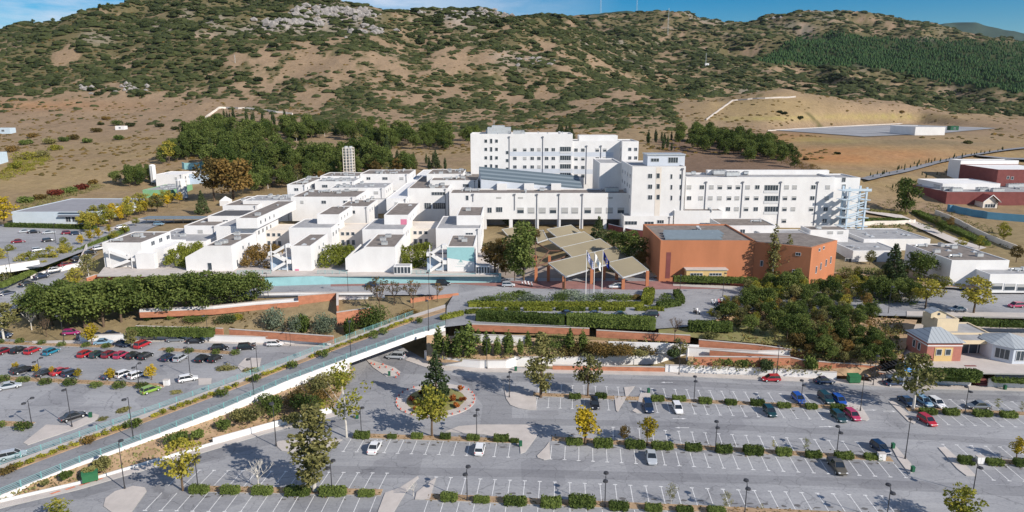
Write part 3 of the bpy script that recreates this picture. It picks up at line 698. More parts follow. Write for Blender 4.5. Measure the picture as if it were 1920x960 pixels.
bays((310,917),(716,924), -1); bays((310,917),(716,924), 1, slant=.3); bays((805,932),(1700,972), 1); bays((805,932),(1700,972), -1)
SL = [((-120,640),(215,650)), ((300,655),(445,663)), ((-120,704),(310,724)), ((-120,790),(60,797))]
for a, b_ in SL: strip(a, b_, 2.0)
# arrows
def arrow(px, py, dr=1):
    c = P(px, py, 0)+Vector((0, 0, .016)); LINES.face([c+Vector((-1.4*dr, -.09, 0)), c+Vector((.4*dr, -.09, 0)), c+Vector((.4*dr, .09, 0)), c+Vector((-1.4*dr, .09, 0))])
    LINES.face([c+Vector((.4*dr, -.28, 0)), c+Vector((1.3*dr, 0, 0)), c+Vector((.4*dr, .28, 0))])
for a in ((1275,785,1),(1278,802,-1),(1550,800,1),(1632,769,1),(1669,771,1),(880,741,1),(1250,717,-1)): arrow(*a)
struct('painted_bay_lines', LINES, PAINTW)
# oil stains and repair patches in the bays
mb = MB(); rs_ = random.Random(4)
for a, b_, sd in ((SA[0][0], SA[0][1], -1), (SB[0][0], SB[0][1], -1), (SB[1][0], SB[1][1], -1), (SC[0][0], SC[0][1], -1), (SB[1][0], SB[1][1], 1), (SC[1][0], SC[1][1], 1)):
    A, B = line_pts(a, b_); d = (B-A).normalized(); n = Vector((-d.y, d.x, 0))*sd; s = 1.2
    while s < (B-A).length:
        if rs_.random() < .7:
            c = A+d*(s+rs_.uniform(-.3, .3))+n*(1.9+rs_.uniform(-.2, .5)); k = 7; mb.face([(c.x+math.cos(i*6.283/k)*rs_.uniform(.3, .75), c.y+math.sin(i*6.283/k)*rs_.uniform(.15, .42), .012) for i in range(k)])
        s += 2.42
struct('oil_stains', mb, ASPHD if False else mat('oil_stain', (0.13, 0.125, 0.125), .8, .2, 2))
# ---- hillside pads on the right
o = sheet('hill_depot_yard', [(1440,243,35.8),(1620,236,35.8),(1700,233.5,35.8),(1870,240,35.8),(1760,250,35.8),(1620,256,35.8),(1540,250,35.8)], ASPH)
def ribbonhit(name, a, b_, lift, m_):
    mb = MB(); rows = []
    for (x1, y1), (x2, y2) in zip(a, b_):
        p, q = hit(x1, y1), hit(x2, y2); rows.append((p, q))
    fine = []
    for (p, q), (p2, q2) in zip(rows, rows[1:]):
        for k in range(6):
            t_ = k/6; u, v = p.lerp(p2, t_), q.lerp(q2, t_); u.z = v.z = max(ground(u.x, u.y), ground(v.x, v.y))+lift; fine.append((u, v))
    for (u, v), (u2, v2) in zip(fine, fine[1:]): mb.face([u, v, v2, u2])
    return struct(name, mb, m_)
ribbonhit('hill_road', [(1612,336),(1640,328),(1720,312),(1800,293),(1880,281),(1960,274)], [(1628,344),(1665,335),(1735,318),(1810,299),(1890,286),(1970,278)], .35, ASPHD)
ribbonhit('hill_road', [(1830,292),(1880,297),(1960,299)], [(1830,297),(1880,303),(1960,307)], .4, ASPHD)
ribbonhit('grove_path', [(505,318),(512,300),(518,285)], [(516,318),(520,300),(525,285)], .3, CONC)
ribbonhit('east_lane', [(1620,396),(1690,405),(1730,422),(1800,452),(1860,470)], [(1620,402),(1680,412),(1715,428),(1780,458),(1840,478)], .4, CONC)
# ================================================================== WALLS
def wall(name, pts, h, th, mats, label, cat='wall', group=None, cap=None):
    V = []
    if len(pts[0]) < 3:
        pts = [(a[0]+(b_[0]-a[0])*k/5, a[1]+(b_[1]-a[1])*k/5) for a, b_ in zip(pts, pts[1:]) for k in range(5)]+[pts[-1]]
    for p in pts:
        q = hit(p[0], p[1]) if len(p) < 3 or p[2] is None else P(*p[:3]); hh = p[3] if len(p) > 3 else h; V.append((q, hh))
    mb = MB()
    for (a, ha), (b_, hb) in zip(V, V[1:]):
        d = (b_-a); d.z = 0; d.normalize(); n = Vector((-d.y, d.x, 0))*th
        mb.prism([(a.x, a.y), (b_.x, b_.y), (b_.x+n.x, b_.y+n.y), (a.x+n.x, a.y+n.y)], [a.z-.6, b_.z-.6, b_.z-.6, a.z-.6], [a.z+ha, b_.z+hb, b_.z+hb, a.z+ha])
    o = mb.build(name, mats); tag(o, label, cat, group)
    if cap:
        mb = MB()
        for (a, ha), (b_, hb) in zip(V, V[1:]):
            d = (b_-a); d.z = 0; d.normalize(); n = Vector((-d.y, d.x, 0)); a2, b2 = a-n*.06, b_-n*.06; n = n*(th+.12)
            mb.prism([(a2.x, a2.y), (b2.x, b2.y), (b2.x+n.x, b2.y+n.y), (a2.x+n.x, a2.y+n.y)], [a.z+ha+.003, b_.z+hb+.003, b_.z+hb+.003, a.z+ha+.003], [a.z+ha+.12, b_.z+hb+.12, b_.z+hb+.12, a.z+ha+.12])
        c = mb.build('coping', cap, o)
    return o
def bank(name, front, back, m_=EARTH, n=8):
    mb = MB()
    for (a, b_), (c, d) in zip(zip(front, back), zip(front[1:], back[1:])):
        a, b_, c, d = P(*a), P(*b_), P(*c), P(*d); mb.face([a, c, d, b_])
    return struct(name, mb, m_)
# lower retaining walls right of the bridge
wall('retaining_wall', [(796,672,0),(835,686,0),(900,691,0),(949,691,0),(968,683,0.2)], 1.9, .35, WHITE, 'low white wall curving round from the bridge past the roundabout', cap=CONC)
wall('retaining_wall', [(968,683,0.2),(1100,682,.2),(1230,678,.4),(1262,668,.8),(1290,660,1.4),(1420,668,1.2),(1482,664,1.6)], 1.7, .35, WHITE, 'long white middle wall below the conifer bed', cap=CONC)
wall('retaining_wall', [(1036,694,0),(1246,698,0)], 1.15, .35, TERRA, 'low terracotta wall strip behind the pavement near the two street trees', cap=CONC)
wall('retaining_wall', [(1247,698,0),(1420,704,0),(1568,712,0)], 1.7, .35, WHITE, 'white wall behind the red car and dark car on the lane', cap=CONC)
wall('retaining_wall', [(1300,690,1.0),(1480,692,1.0),(1510,698,.6),(1620,706,0.2),(1650,708,.2)], 2.7, .35, TERRA, 'terracotta wall with shrubs above the white wall', cap=CONC)
wall('retaining_wall', [(1330,672,2.2),(1480,684,2.0)], 2.0, .35, TERRA, 'terracotta wall beneath the white ramp wall', cap=CONC)
wall('retaining_wall', [(1289,672,1.6),(1290,671,1.6),(1420,678,1.6),(1500,676,1.6)], 2.5, .35, WHITE, 'broad white ramp wall right of the small street tree', cap=CONC)
wall('retaining_wall', [(1660,716,0),(1820,724,0)], 1.6, .35, WHITE, 'white wall under the ivy hedge in front of the brick pavilion', cap=CONC)
wall('retaining_wall', [(1852,726,0),(2000,731,0)], 1.8, .35, WHITE, 'white wall at the right edge beside the green bin', cap=CONC)
wall('retaining_wall', [(1866,704,1.6),(2000,708,1.6)], 1.2, .35, WHITE, 'upper white wall right of the brick steps', cap=CONC)
wall('retaining_wall', [(1610,706,.1),(1660,712,.1)], 1.6, .5, TERRA, 'short terracotta wall beneath the covered steps', cap=CONC)
wall('parapet_wall', [(885,616,5.0),(1105,624,4.9)], 1.05, .35, TERRA, 'terracotta parapet below the plaza hedge, left length', cap=CONC)
wall('parapet_wall', [(1118,628,4.7),(1294,638,4.4)], 1.15, .35, TERRA, 'terracotta parapet below the plaza hedge, middle length', cap=CONC)
wall('parapet_wall', [(1310,646,4.0),(1420,656,3.6),(1510,668,3.0)], 1.15, .35, TERRA, 'terracotta parapet below the wooded bank, right length', cap=CONC)
wall('retaining_wall', [(852,640,3.2),(895,645,3.2),(985,648,3.2)], 2.3, .35, WHITE, 'white wall behind the row of conifers near the bridge', cap=CONC)
wall('retaining_wall', [(1140,655,3.0),(1240,658,3.0),(1310,662,2.6)], 1.9, .35, WHITE, 'white wall behind the brown thicket')
bank('conifer_bed', [(800,676,1.0),(835,680,1.3),(960,673,1.5),(1230,664,1.8),(1300,652,2.6)], [(800,628,5),(850,630,4.2),(960,632,4.2),(1230,642,3.9),(1310,648,3.6)])
bank('shrub_bank', [(1290,690,.9),(1420,697,.9),(1560,704,.8),(1650,706,.9)], [(1290,668,2.0),(1420,676,2.0),(1560,672,3.2),(1650,672,4)])
bank('shrub_bank', [(1330,640,4.2),(1450,655,3.6),(1560,672,3.0),(1690,672,3.6)], [(1300,604,5.9),(1400,575,5.9),(1560,590,5.9),(1720,600,5.6)], EARTH)
bank('plaza_verge', [(1235,624,5.4),(1310,634,5.0),(1500,650,4.3)], [(1235,604,5.9),(1320,604,5.9),(1500,620,5.5)], DRYG)
# left side walls
wall('retaining_wall', [(150,641,0),(300,637,0),(402,641,0),(620,647,0)], 1.7, .35, WHITE, 'long white wall along the back of the left car park', cap=CONC)
wall('retaining_wall', [(255,619,1.9),(418,624,1.9)], 1.1, .35, TERRA, 'low terracotta wall behind the clipped long hedge', cap=CONC)
wall('retaining_wall', [(430,626,1.9),(625,640,1.7)], 1.25, .35, TERRA, 'terracotta wall below the silvery shrubs', cap=CONC)
wall('ramp_wall', [(262,592,3.6),(400,586,3.9),(480,578,4.2),(560,572,4.6)], 1.0, .5, TERRA, 'terracotta wall under the white curving path', cap=WHITE)
wall('ramp_wall', [(560,572,4.4),(632,566,4.6),(632,590,3.2)], 2.6, .5, TERRA, 'tall terracotta wall turning the corner beside the silvery shrubs', cap=CONC)
wall('ramp_wall', [(632,606,2.6),(700,596,3.0)], 2.9, .5, TERRA, 'tall sunlit terracotta wall left of the round shrub under the bridge rail', cap=CONC)
wall('retaining_wall', [(480,558,5.3),(560,556,5.4),(700,556,5.4),(720,560,5.3)], 1.2, .35, WHITE, 'white wall along the upper road above the curving path', cap=CONC)
wall('ramp_wall', [(262,586,3.9),(400,580,4.3),(500,570,4.8),(580,564,5.0),(690,563,5.0)], .9, .5, WHITE, 'white parapet of the curving path above the silvery shrubs', cap=CONC)
wall('ramp_wall', [(770,566,5.2),(860,556,5.6)], 1.0, .35, TERRA, 'terracotta wall stub beneath the bare plane trees')
wall('terrace_wall', [(497,541,5.3),(620,537,5.3),(940,532,5.6)], 3.25, .4, TURQ, 'long turquoise painted wall below the white blocks')
wall('terrace_wall', [(165,539,5.0),(182,533,5.3),(497,541,5.3)], 3.0, .4, TERRA, 'terracotta terrace wall behind the round pines', cap=CONC)
wall('boundary_wall', [(60,530),(84,520),(150,505),(165,470)], 2.0, .35, WHITE, 'white wall beside the climbing road near the broad leaved tree', cap=CONC)
wall('boundary_wall', [(-40,516,9),(30,505,8.8),(75,498,8.5)], 1.8, .35, WHITE, 'white garden wall at the left edge below the upper car park', cap=CONC)
# hill enclosure walls
wall('hill_wall', [(386,223),(412,204),(470,206),(548,216)], 1.9, .8, CREAM, 'white wall round the square enclosure on the hillside above the pines')
wall('hill_wall', [(1325,226),(1350,208),(1374,190),(1420,186),(1492,184)], 1.5, .7, CONC, 'thin pale wall curving up over the grassy knoll')
wall('hill_wall', [(1440,245,35.8),(1530,240,35.8),(1620,235,35.8),(1692,232,35.8)], .6, .5, CONC, 'white kerb wall behind the hill depot yard')
wall('boundary_wall', [(1600,424),(1700,421),(1716,420)], 1.6, .4, CREAM, 'pale wall curving below the lawn right of the stair tower')
wall('boundary_wall', [(1752,402),(1790,418),(1830,440),(1870,458),(1905,472)], 2.0, .3, CREAM, 'stepped pale boundary wall running down to the right edge')
wall('boundary_wall', [(1775,396),(1800,402),(1850,411),(1990,424)], 3.0, .4, BLUEP, 'bright blue wall in front of the red roofed house')
# ================================================================== BRIDGE RAMP
ST = [(-150,925,990,.5), (0,873,930,1.0), (150,820,868,1.4), (300,766,813,2.0), (420,722,766,2.8), (540,678,714,3.6), (650,636,673,4.8), (775,590,628,5.7), (835,571,611,6.0)]
U = [P(a, b_, z) for a, b_, c, z in ST]; LW = [P(a, c, z) for a, b_, c, z in ST]
def lerp(a, b_, t_): return a*(1-t_)+b_*t_
br = empty('road_bridge', (U[6].x, U[6].y, 0), label='road bridge ramp climbing from the lower left to the entrance plaza', cat='bridge')
def bparts(name, mb, m_): 
    me_ = mb.mesh(name, m_); 
    for v in me_.vertices: v.co -= br.location
    return link(name, me_, br)
mb = MB()
for i in range(8):
    lo = [-.5]*4 if i < 6 else [U[i].z-1.3, U[i+1].z-1.3, LW[i+1].z-1.3, LW[i].z-1.3]
    mb.prism([(q.x, q.y) for q in (U[i], U[i+1], LW[i+1], LW[i])], lo, [q.z for q in (U[i], U[i+1], LW[i+1], LW[i])])
bparts('deck', mb, WHITE)
def rib2(t0, t1, lift, name, m_, thick=.0):
    mb = MB()
    for i in range(8):
        a, b_, c, d = lerp(U[i], LW[i], t0), lerp(U[i+1], LW[i+1], t0), lerp(U[i+1], LW[i+1], t1), lerp(U[i], LW[i], t1); z = Vector((0, 0, lift))
        mb.prism([(q.x, q.y) for q in (a, b_, c, d)], [q.z+.002 for q in (a, b_, c, d)], [q.z+lift for q in (a, b_, c, d)])
    return bparts(name, mb, m_)
rib2(.02, .19, .16, 'footway', CONC); rib2(.19, .36, .14, 'planted_median', EARTH); rib2(.36, .97, .02, 'carriageway', ASPHD)
# abutments under the open span
mb = MB(); a, b_ = U[6], LW[6]; d = (U[7]-U[6]).normalized(); mb.prism([(q.x, q.y) for q in (a, a+d*.8, b_+d*.8, b_)], -.3, a.z-1.303); bparts('abutment', mb, CONC); mb = MB()
a, b_ = U[7], LW[7]; d = (U[8]-U[7]).normalized(); mb.prism([(q.x, q.y) for q in (a+d*4, U[8], LW[8], b_+d*4)], -.3, a.z-1.303); bparts('abutment', mb, CONC)
POSTM = MB().box(-.06, .06, -.06, .06, -.1, 1.25).mesh('post', RAILT)
def railing(side, lastname):
    rl_ = bparts('railing', MB().box(S0.x-.05, S0.x+.05, S0.y-.05, S0.y+.05, S0.z, S0.z+1.2), RAILT) if False else None; S = U if side == 0 else LW; inn = LW if side == 0 else U; bars = MB(); PO = []
    for i in range(8):
        a, b_ = lerp(S[i], inn[i], .008), lerp(S[i+1], inn[i+1], .008)
        if side == 0 and i == 7: continue
        for h in (.3, .6, .9, 1.15): bars.bar(a+Vector((0, 0, h)), b_+Vector((0, 0, h)), .045, .045)
        n = max(1, int((b_-a).length/2.6))
        for k in range(n):
            p = lerp(a, b_, k/n); PO.append(tuple(p-br.location))
    ro = bparts('railing', bars, RAILT)
    for p_ in PO: link('post', POSTM, ro, p_)
railing(0, ''); railing(1, '')
bank('ramp_bank', [(-150,985,0.02),(0,941,0.02),(146,908,0.02),(292,865,0.02),(402,832,.02),(493,802,.02),(560,782,.02),(624,768,.02)],
     [(-150,985,.5),(0,928,1.0),(150,874,1.1),(300,820,1.3),(420,776,1.6),(540,730,1.9),(610,705,2.2),(664,692,1.2)])
wall('low_wall', [(-60,958,0),(0,943,0),(146,909,0),(292,866,0),(400,834,0)], .45, .3, WHITE, 'low white kerb wall below the dry bank at the lower left')
wall('low_wall', [(400,834,0),(493,808,0),(560,790,0),(622,774,0)], 1.2, .3, WHITE, 'white wall curving past the tall trees to the roundabout')
ribbon('bank_pavement', [(-60,968),(0,954),(146,919),(292,876),(402,843),(493,815),(560,797),(632,780)], [(-60,959),(0,944),(146,910),(292,867),(402,835),(493,808),(560,790),(622,775)], 0, .12, CONC)

# worn patches of gravel and leaf litter along the kerbs (uncountable)
# ================================================================== BUILDINGS
WCACHE = {}
def winmesh(w_, h_, kind):
    k = (round(w_, 2), round(h_, 2), kind)
    if k in WCACHE: return WCACHE[k]
    mb = MB(); f = .09; x, z = w_/2, h_/2                      # faces -y, plane y=0 is the wall face
    for b_ in ((-x-f, x+f, z, z+f), (-x-f, x+f, -z-f, -z), (-x-f, -x, -z, z), (x, x+f, -z, z)): mb.box(b_[0], b_[1], -.10, .0, b_[2], b_[3], 0)
    mb.box(-x, x, -.02, 0, -z, z, 1)
    if kind == 'half': mb.box(-x, x, -.07, -.022, 0.05*h_, z, 2)
    if kind == 'shut': mb.box(-x, x, -.07, -.022, -z*.82, z, 2)
    if kind == 'glass' and w_ > 1.2:
        n = max(1, int(w_/1.2))
        for i in range(1, n+1): xx = -x+w_*i/(n+1); mb.box(xx-.04, xx+.04, -.08, -.021, -z, z, 0)
    me_ = mb.mesh('window', [FRAME, GLASS, SHUT]); WCACHE[k] = me_; return me_
def win(par, x, y, z, w_, h_, kind='glass', face='f', name='window'):
    o = link(name, winmesh(w_, h_, kind), par, (x-par.location.x, y-par.location.y, z-par.location.z)); o.rotation_euler = (0, 0, {'f': 0, 'r': math.pi/2, 'l': -math.pi/2}[face]); return o
def bld(name, label, cat, x, y, z): return empty(name, (x, y, z), label=label, cat=cat)
def boxpart(par, x0, x1, y0, y1, zb, zr, wm=WHITE, rm=ROOF, par_h=.45, t_=.35, wname='wall', rname='roof'):
    ox, oy, oz = par.location; mb = MB(); a, b_, c, d = x0-ox, x1-ox, y0-oy, y1-oy; zb -= oz; zr -= oz
    for q in (((a, c), (b_, c)), ((b_, c), (b_, d)), ((b_, d), (a, d)), ((a, d), (a, c))):
        (xa, ya), (xb, yb) = q; mb.face([(xa, ya, zb), (xb, yb, zb), (xb, yb, zr), (xa, ya, zr)])
    e, f, g_, h_ = a+t_, b_-t_, c+t_, d-t_; o_ = [(a, c), (b_, c), (b_, d), (a, d)]; i_ = [(e, g_), (f, g_), (f, h_), (e, h_)]
    for k in range(4):
        j = (k+1) % 4; mb.face([(*o_[k], zr), (*o_[j], zr), (*i_[j], zr), (*i_[k], zr)]); mb.face([(*i_[k], zr), (*i_[j], zr), (*i_[j], zr-par_h), (*i_[k], zr-par_h)])
    mb.face([(a, c, zb), (a, d, zb), (b_, d, zb), (b_, c, zb)])
    mb.build(wname, wm, par); mb = MB(); mb.face([(e, g_, zr-par_h+.003), (f, g_, zr-par_h+.003), (f, h_, zr-par_h+.003), (e, h_, zr-par_h+.003)]); mb.build(rname, rm, par)
UNITM = {}
def unitmesh(k):
    if k in UNITM: return UNITM[k]
    mb = MB()
    if k == 0:
        mb.box(-.9, .9, -.6, .6, .25, 1.2); mb.box(-1.0, 1.0, -.7, .7, 1.2, 1.28, 1)
        for sx in (-.7, .7): mb.box(sx-.08, sx+.08, -.5, .5, 0, .25, 1)
        mb.tube((-.35, 0, 1.28), (-.35, 0, 1.42), .35, .35, 10, 1); mb.tube((.45, 0, 1.28), (.45, 0, 1.42), .35, .35, 10, 1)
    elif k == 1:
        mb.box(-1.4, 1.4, -.4, .4, .5, 1.0); mb.box(.9, 1.5, -.5, .5, .4, 1.3); mb.tube((-1.4, 0, .75), (-2.2, 0, .75), .25, .25, 8); mb.tube((-2.2, 0, .85), (-2.2, 0, 0), .25, .25, 8)
        for sx in (-1.2, 1.2): mb.box(sx-.05, sx+.05, -.4, .4, 0, .5, 1)
    elif k == 2:
        mb.tube((0, 0, 0), (0, 0, .7), .25, .25, 8); mb.tube((0, 0, .7), (0, 0, .85), .55, .15, 10)
    elif k == 3:
        mb.box(-.7, .7, -.7, .7, 0, .35); mb.face([(-.7, -.7, .36), (.7, -.7, .36), (0, 0, .75)]); mb.face([(.7, -.7, .36), (.7, .7, .36), (0, 0, .75)]); mb.face([(.7, .7, .36), (-.7, .7, .36), (0, 0, .75)]); mb.face([(-.7, .7, .36), (-.7, -.7, .36), (0, 0, .75)])
    else:
        mb.box(-2.6, 2.6, -1, 1, .3, 1.7); mb.box(-2.7, 2.7, -1.1, 1.1, 1.7, 1.8, 1)
        for i in range(4): mb.tube((-1.9+i*1.27, 0, 1.8), (-1.9+i*1.27, 0, 2.0), .5, .5, 10, 1)
        mb.box(-2.5, 2.5, -.9, .9, 0, .3, 1)
    me_ = mb.mesh('roof_unit', [METAL, mat('unit_grey', (.30, .31, .32), .6, .1, 1)]); UNITM[k] = me_; return me_
UR = random.Random(99)
def units(par, x0, x1, y0, y1, z, n, kinds=(0, 1, 2, 0, 3)):
    for i in range(n):
        o = link('roof_unit', unitmesh(UR.choice(kinds)), par, (UR.uniform(x0+2, x1-2)-par.location.x, UR.uniform(y0+2, y1-2)-par.location.y, z-.447-par.location.z)); o.rotation_euler = (0, 0, UR.choice([0, 0, 1.57, .1]))
def block(name, label, pxl, pxr, rF, zr, rB, zb, wm=WHITE, rm=ROOF, par=None, n=0, cat='building', kinds=(0, 1, 2, 0, 3), wins=()):
    A, B = P(pxl, rF, zr), P(pxr, rF, zr); y0 = (A.y+B.y)/2; y1 = P((pxl+pxr)/2, rB, zr).y
    if par is None: par = bld(name, label, cat, (A.x+B.x)/2, y0, zb)
    boxpart(par, A.x, B.x, y0, y1, zb, zr, wm, rm, .25, .3)
    if wm is WHITE and A.x < 60 and label and 'front block' not in label and 'depot' not in label:
        for k in range(max(0, int((y1-y0)/4.5)-1)): win(par, B.x, y0+3+k*4.5, zr-2.0, 1.4, 1.2, 'glass', 'r')
        nf_ = int((B.x-A.x)/7)
        for k in range(nf_):
            if UR.random() < .6: win(par, A.x+(B.x-A.x)*(k+.5)/nf_, y0, zr-2.2, UR.choice([1.2, 1.8, 2.4]), 1.2, UR.choice(['glass', 'shut']))
        mb = MB(); xx = A.x+(B.x-A.x)*.93; mb.tube((xx, y0-.15, zb), (xx, y0-.15, zr-.3), .1, .1, 6); mb.box(xx-.25, xx+.25, y0-.35, y0-.01, zr-.6, zr-.2)
        me_ = mb.mesh('drain_pipe', PIPE)
        for v in me_.vertices: v.co -= par.location
        link('drain_pipe', me_, par)
    if n: units(par, A.x, B.x, y0, y1, zr, n, kinds)
    for (px, py, w_, h_, k) in wins:
        q = Q(px, py, y0); win(par, q.x, y0, q.z, w_, h_, k)
    return par, (A.x, B.x, y0, y1)
def ext_stair(par, x0, x1, y, z0, z1, m_=WHITE, flights=2, dep=1.6):
    """zig-zag outside stair: landings, flights with solid parapets, posts"""
    mb = MB(); ox, oy, oz = par.location; n = flights; hz = (z1-z0)/n
    for i in range(n):
        a, b_ = ((x0, x1) if i % 2 == 0 else (x1, x0)); za, zb_ = z0+i*hz, z0+(i+1)*hz
        for yy in (y-dep, y-.12):
            mb.prism([(a-ox, yy-oy), (b_-ox, yy-oy), (b_-ox, yy+.1-oy), (a-ox, yy+.1-oy)], [za-oz-.1, zb_-oz-.1, zb_-oz-.1, za-oz-.1], [za-oz+.9, zb_-oz+.9, zb_-oz+.9, za-oz+.9])
        mb.prism([(a-ox, y-dep+.1-oy), (b_-ox, y-dep+.1-oy), (b_-ox, y-.12-oy), (a-ox, y-.12-oy)], [za-oz-.1, zb_-oz-.1, zb_-oz-.1, za-oz-.1], [za-oz+.05, zb_-oz+.05, zb_-oz+.05, za-oz+.05])
        s = 1 if b_ > a else -1; e = b_+s*1.2
        mb.box(min(b_, e)-ox, max(b_, e)-ox, y-dep-.2-oy, y-oy-.01, zb_-oz-.15, zb_-oz+.9)
    for xx in (x0-.1, x1+.1): mb.box(xx-.12-ox, xx+.12-ox, y-dep-.33-oy, y-dep-.21-oy, z0-oz, z1+.9-oz)
    return mb.build('outside_stair', m_, par)
def vent(par, x, y, z): 
    mb = MB(); mb.box(-.7, .7, -.06, 0, -.35, .35, 0)
    for i in range(4): mb.box(-.65, .65, -.09, -.061, -.3+i*.17, -.22+i*.17, 1)
    return mb
# --- front row of white blocks on the terrace (left to right)
b1, e = block('ward_block', 'leftmost white front block with roof units and an outside stair', 191, 264, 455, 16.6, 434, ZB-.5, n=5)
X0, X1, Y0, Y1 = e; a0, a1 = P(250, 474, 14.0), P(285, 474, 14.0); boxpart(b1, a0.x, a1.x, Y0-2.2, Y0-.003, ZB-.5, 13.6, rm=WHITE, wname='annex_wall', rname='annex_roof')
boxpart(b1, X1+.003, X1+5, Y0+4, Y1, ZB-.5, 13.8, rm=WHITE, wname='annex_wall', rname='annex_roof')
ext_stair(b1, X0+3, a0.x-1.6, Y0-.003, ZB, 13.6)
for k in range(3): win(b1, X1+.001, Y0+7+k*5.0, 15.0, 2.2, 1.3, 'glass', 'r')
def sidewing(par, xl, xr, y0, y1, zb, zl, zr):    # left wing whose top edge slopes up to the block
    ox, oy, oz = par.location; mb = MB(); mb.prism([(xl-ox, y0-oy), (xr-ox, y0-oy), (xr-ox, y0+.35-oy), (xl-ox, y0+.35-oy)], zb-oz, [zl-oz, zr-oz, zr-oz, zl-oz])
    mb.prism([(xl-ox, y0+.353-oy), (xl+.35-ox, y0+.353-oy), (xl+.35-ox, y1-oy), (xl-ox, y1-oy)], zb-oz, zl-oz); mb.build('wing_wall', WHITE, par)
    mb = MB(); mb.box(xl+.36-ox, xr-ox-.01, y0+.36-oy, y1-oy, zb-oz, (zl+zr)/2-oz-2.6); mb.build('wing_roof', ROOFG, par)
def fblock(label, pxl, pxr, rF, rB, wing=None, n=3, stair=None, sign=None, door=None):
    par, e = block('ward_block', label, pxl, pxr, rF, 16.6, rB, ZB-.5, n=n, kinds=(0, 0, 3)); X0, X1, Y0, Y1 = e
    if wing:
        q = P(wing, rF+28, 13.8); xl = Q(wing, 500, Y0).x; sidewing(par, xl, X0-.003, Y0, Y1, ZB-.5, 13.0, 16.3)
    if stair:
        xl = Q(stair, 500, Y0).x; ext_stair(par, xl+1.3, X0-1.4, Y0+1.2, ZB, 16.3, flights=3)
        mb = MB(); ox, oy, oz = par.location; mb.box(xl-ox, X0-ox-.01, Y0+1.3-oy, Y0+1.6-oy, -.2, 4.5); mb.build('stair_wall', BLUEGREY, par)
    win(par, X1, Y0+3.5, 10.3, .9, 2.0, 'glass', 'r'); win(par, X1, Y0+9, 14.2, 1.0, 1.0, 'glass', 'r'); win(par, X1, Y0+14, 14.2, 1.0, 1.0, 'glass', 'r')
    return par, e
b2, e2 = fblock('second white front block with a sloping left wing behind the round pines', 382, 433, 461, 437, wing=349, n=6)
q = Q(394, 504, e2[2]); win(b2, q.x, e2[2], 10.1, 1.2, 2.2, 'glass', name='door')
b3, e3 = fblock('third white front block beside the zigzag stair and small pink plaque', 545, 582, 461, 438, stair=505, n=2)
mb = MB(); q = Q(557, 508, e3[2]); mb.box(q.x-.6, q.x+.6, e3[2]-.06, e3[2]-.005, q.z-.6, q.z+.6)
me_ = mb.mesh('plaque', PINKP)
for v in me_.vertices: v.co -= b3.location
link('plaque', me_, b3)
b4, e4 = fblock('fourth white front block with sloping wing above the street lamp', 682, 741, 463, 438, wing=648, n=3)
b5, e5 = fblock('white front block with turquoise painted facade and outside stairs', 838, 889, 462, 440, stair=800, n=2)
def localmb(par, mb, name, m_):
    me_ = mb.mesh(name, m_)
    for v in me_.vertices: v.co -= par.location
    return link(name, me_, par)
mb = MB(); y = e5[2]-.03; x0, x1 = e5[0], e5[1]; mb.face([(x0, y, 13.0), (x1, y, 11.7), (x1, y, 16.3), (x0, y, 16.3)]); localmb(b5, mb, 'painted_panel', TURQ)
mb = MB()
for dx, dz, ww, hh in ((0, 11.6, 1.5, .16), (0, 11.0, 2.4, .12), (0, 10.2, 3.6, .06)): cx = (x0+x1)/2+dx; mb.face([(cx-ww/2, y-.004, dz), (cx+ww/2, y-.004, dz), (cx+ww/2, y-.004, dz+hh), (cx-ww/2, y-.004, dz+hh)])
mb.face([((x0+x1)/2-.5, y-.004, 11.85), ((x0+x1)/2+.5, y-.004, 11.85), ((x0+x1)/2, y-.004, 12.5)]); localmb(b5, mb, 'faint_sign', RAILT)
# glazed porches
for (pl, pr, lab) in ((738, 770, 'small glazed white porch right of the fourth front block'), (892, 918, 'glazed porch right of the turquoise facade')):
    A, B = P(pl, 515, ZB), P(pr, 515, ZB); p_ = bld('glazed_porch', lab, 'porch', (A.x+B.x)/2, A.y, ZB); boxpart(p_, A.x, B.x, A.y+.5, A.y+3.5, ZB, ZB+2.6, rm=ROOFG, par_h=.1)
    n = 5
    for i in range(n): win(p_, A.x+(B.x-A.x)*(i+.5)/n, A.y+.5, ZB+1.3, (B.x-A.x)/n-.3, 1.9)
# --- second tier
def tier(label, low, high, zlow=17.6, zhigh=20.8, base=9.0, n=2, winr=0, name='ward_wing', pink=None):
    (a, b_, rF, rB) = low; par, e = block(name, label, a, b_, rF, zlow, rB, base, rm=ROOFG)
    (a, b_, rF, rB) = high; _, e2_ = block('', '', a, b_, rF, zhigh, rB, zlow-.4, par=par, n=n, kinds=(2, 3, 0))
    boxpart
    for k in range(winr): win(par, e2_[1], e2_[2]+3+k*4.5, zhigh-1.9, 1.1, 1.1, 'glass', 'r')
    for k in range(winr): win(par, e[1], e[2]+2+k*4.0, zlow-2.6, 1.6, 1.3, 'glass', 'r')
    if pink:
        mb = MB(); q0, q1 = Q(pink[0], pink[2], e2_[2]), Q(pink[1], pink[3], e2_[2]); mb.face([(q0.x, e2_[2]-.03, q1.z), (q1.x, e2_[2]-.03, q1.z), (q1.x, e2_[2]-.03, q0.z), (q0.x, e2_[2]-.03, q0.z)]); localmb(par, mb, 'painted_panel', PINKP)
    return par, e, e2_
t1, ea, eb = tier('long white wing with a brown gravel roof behind the second front block', (404, 480, 424, 404), (442, 482, 409, 376), n=2, winr=4)
t2, _, _ = tier('white stepped wing behind the third front block', (541, 621, 427, 410), (594, 636, 402, 386), n=2, winr=3)
t3, _, _ = tier('white stepped wing with pink wall panel behind the fourth front block', (679, 756, 430, 410), (720, 766, 403, 380), n=1, winr=3, pink=(751, 763, 411, 422))
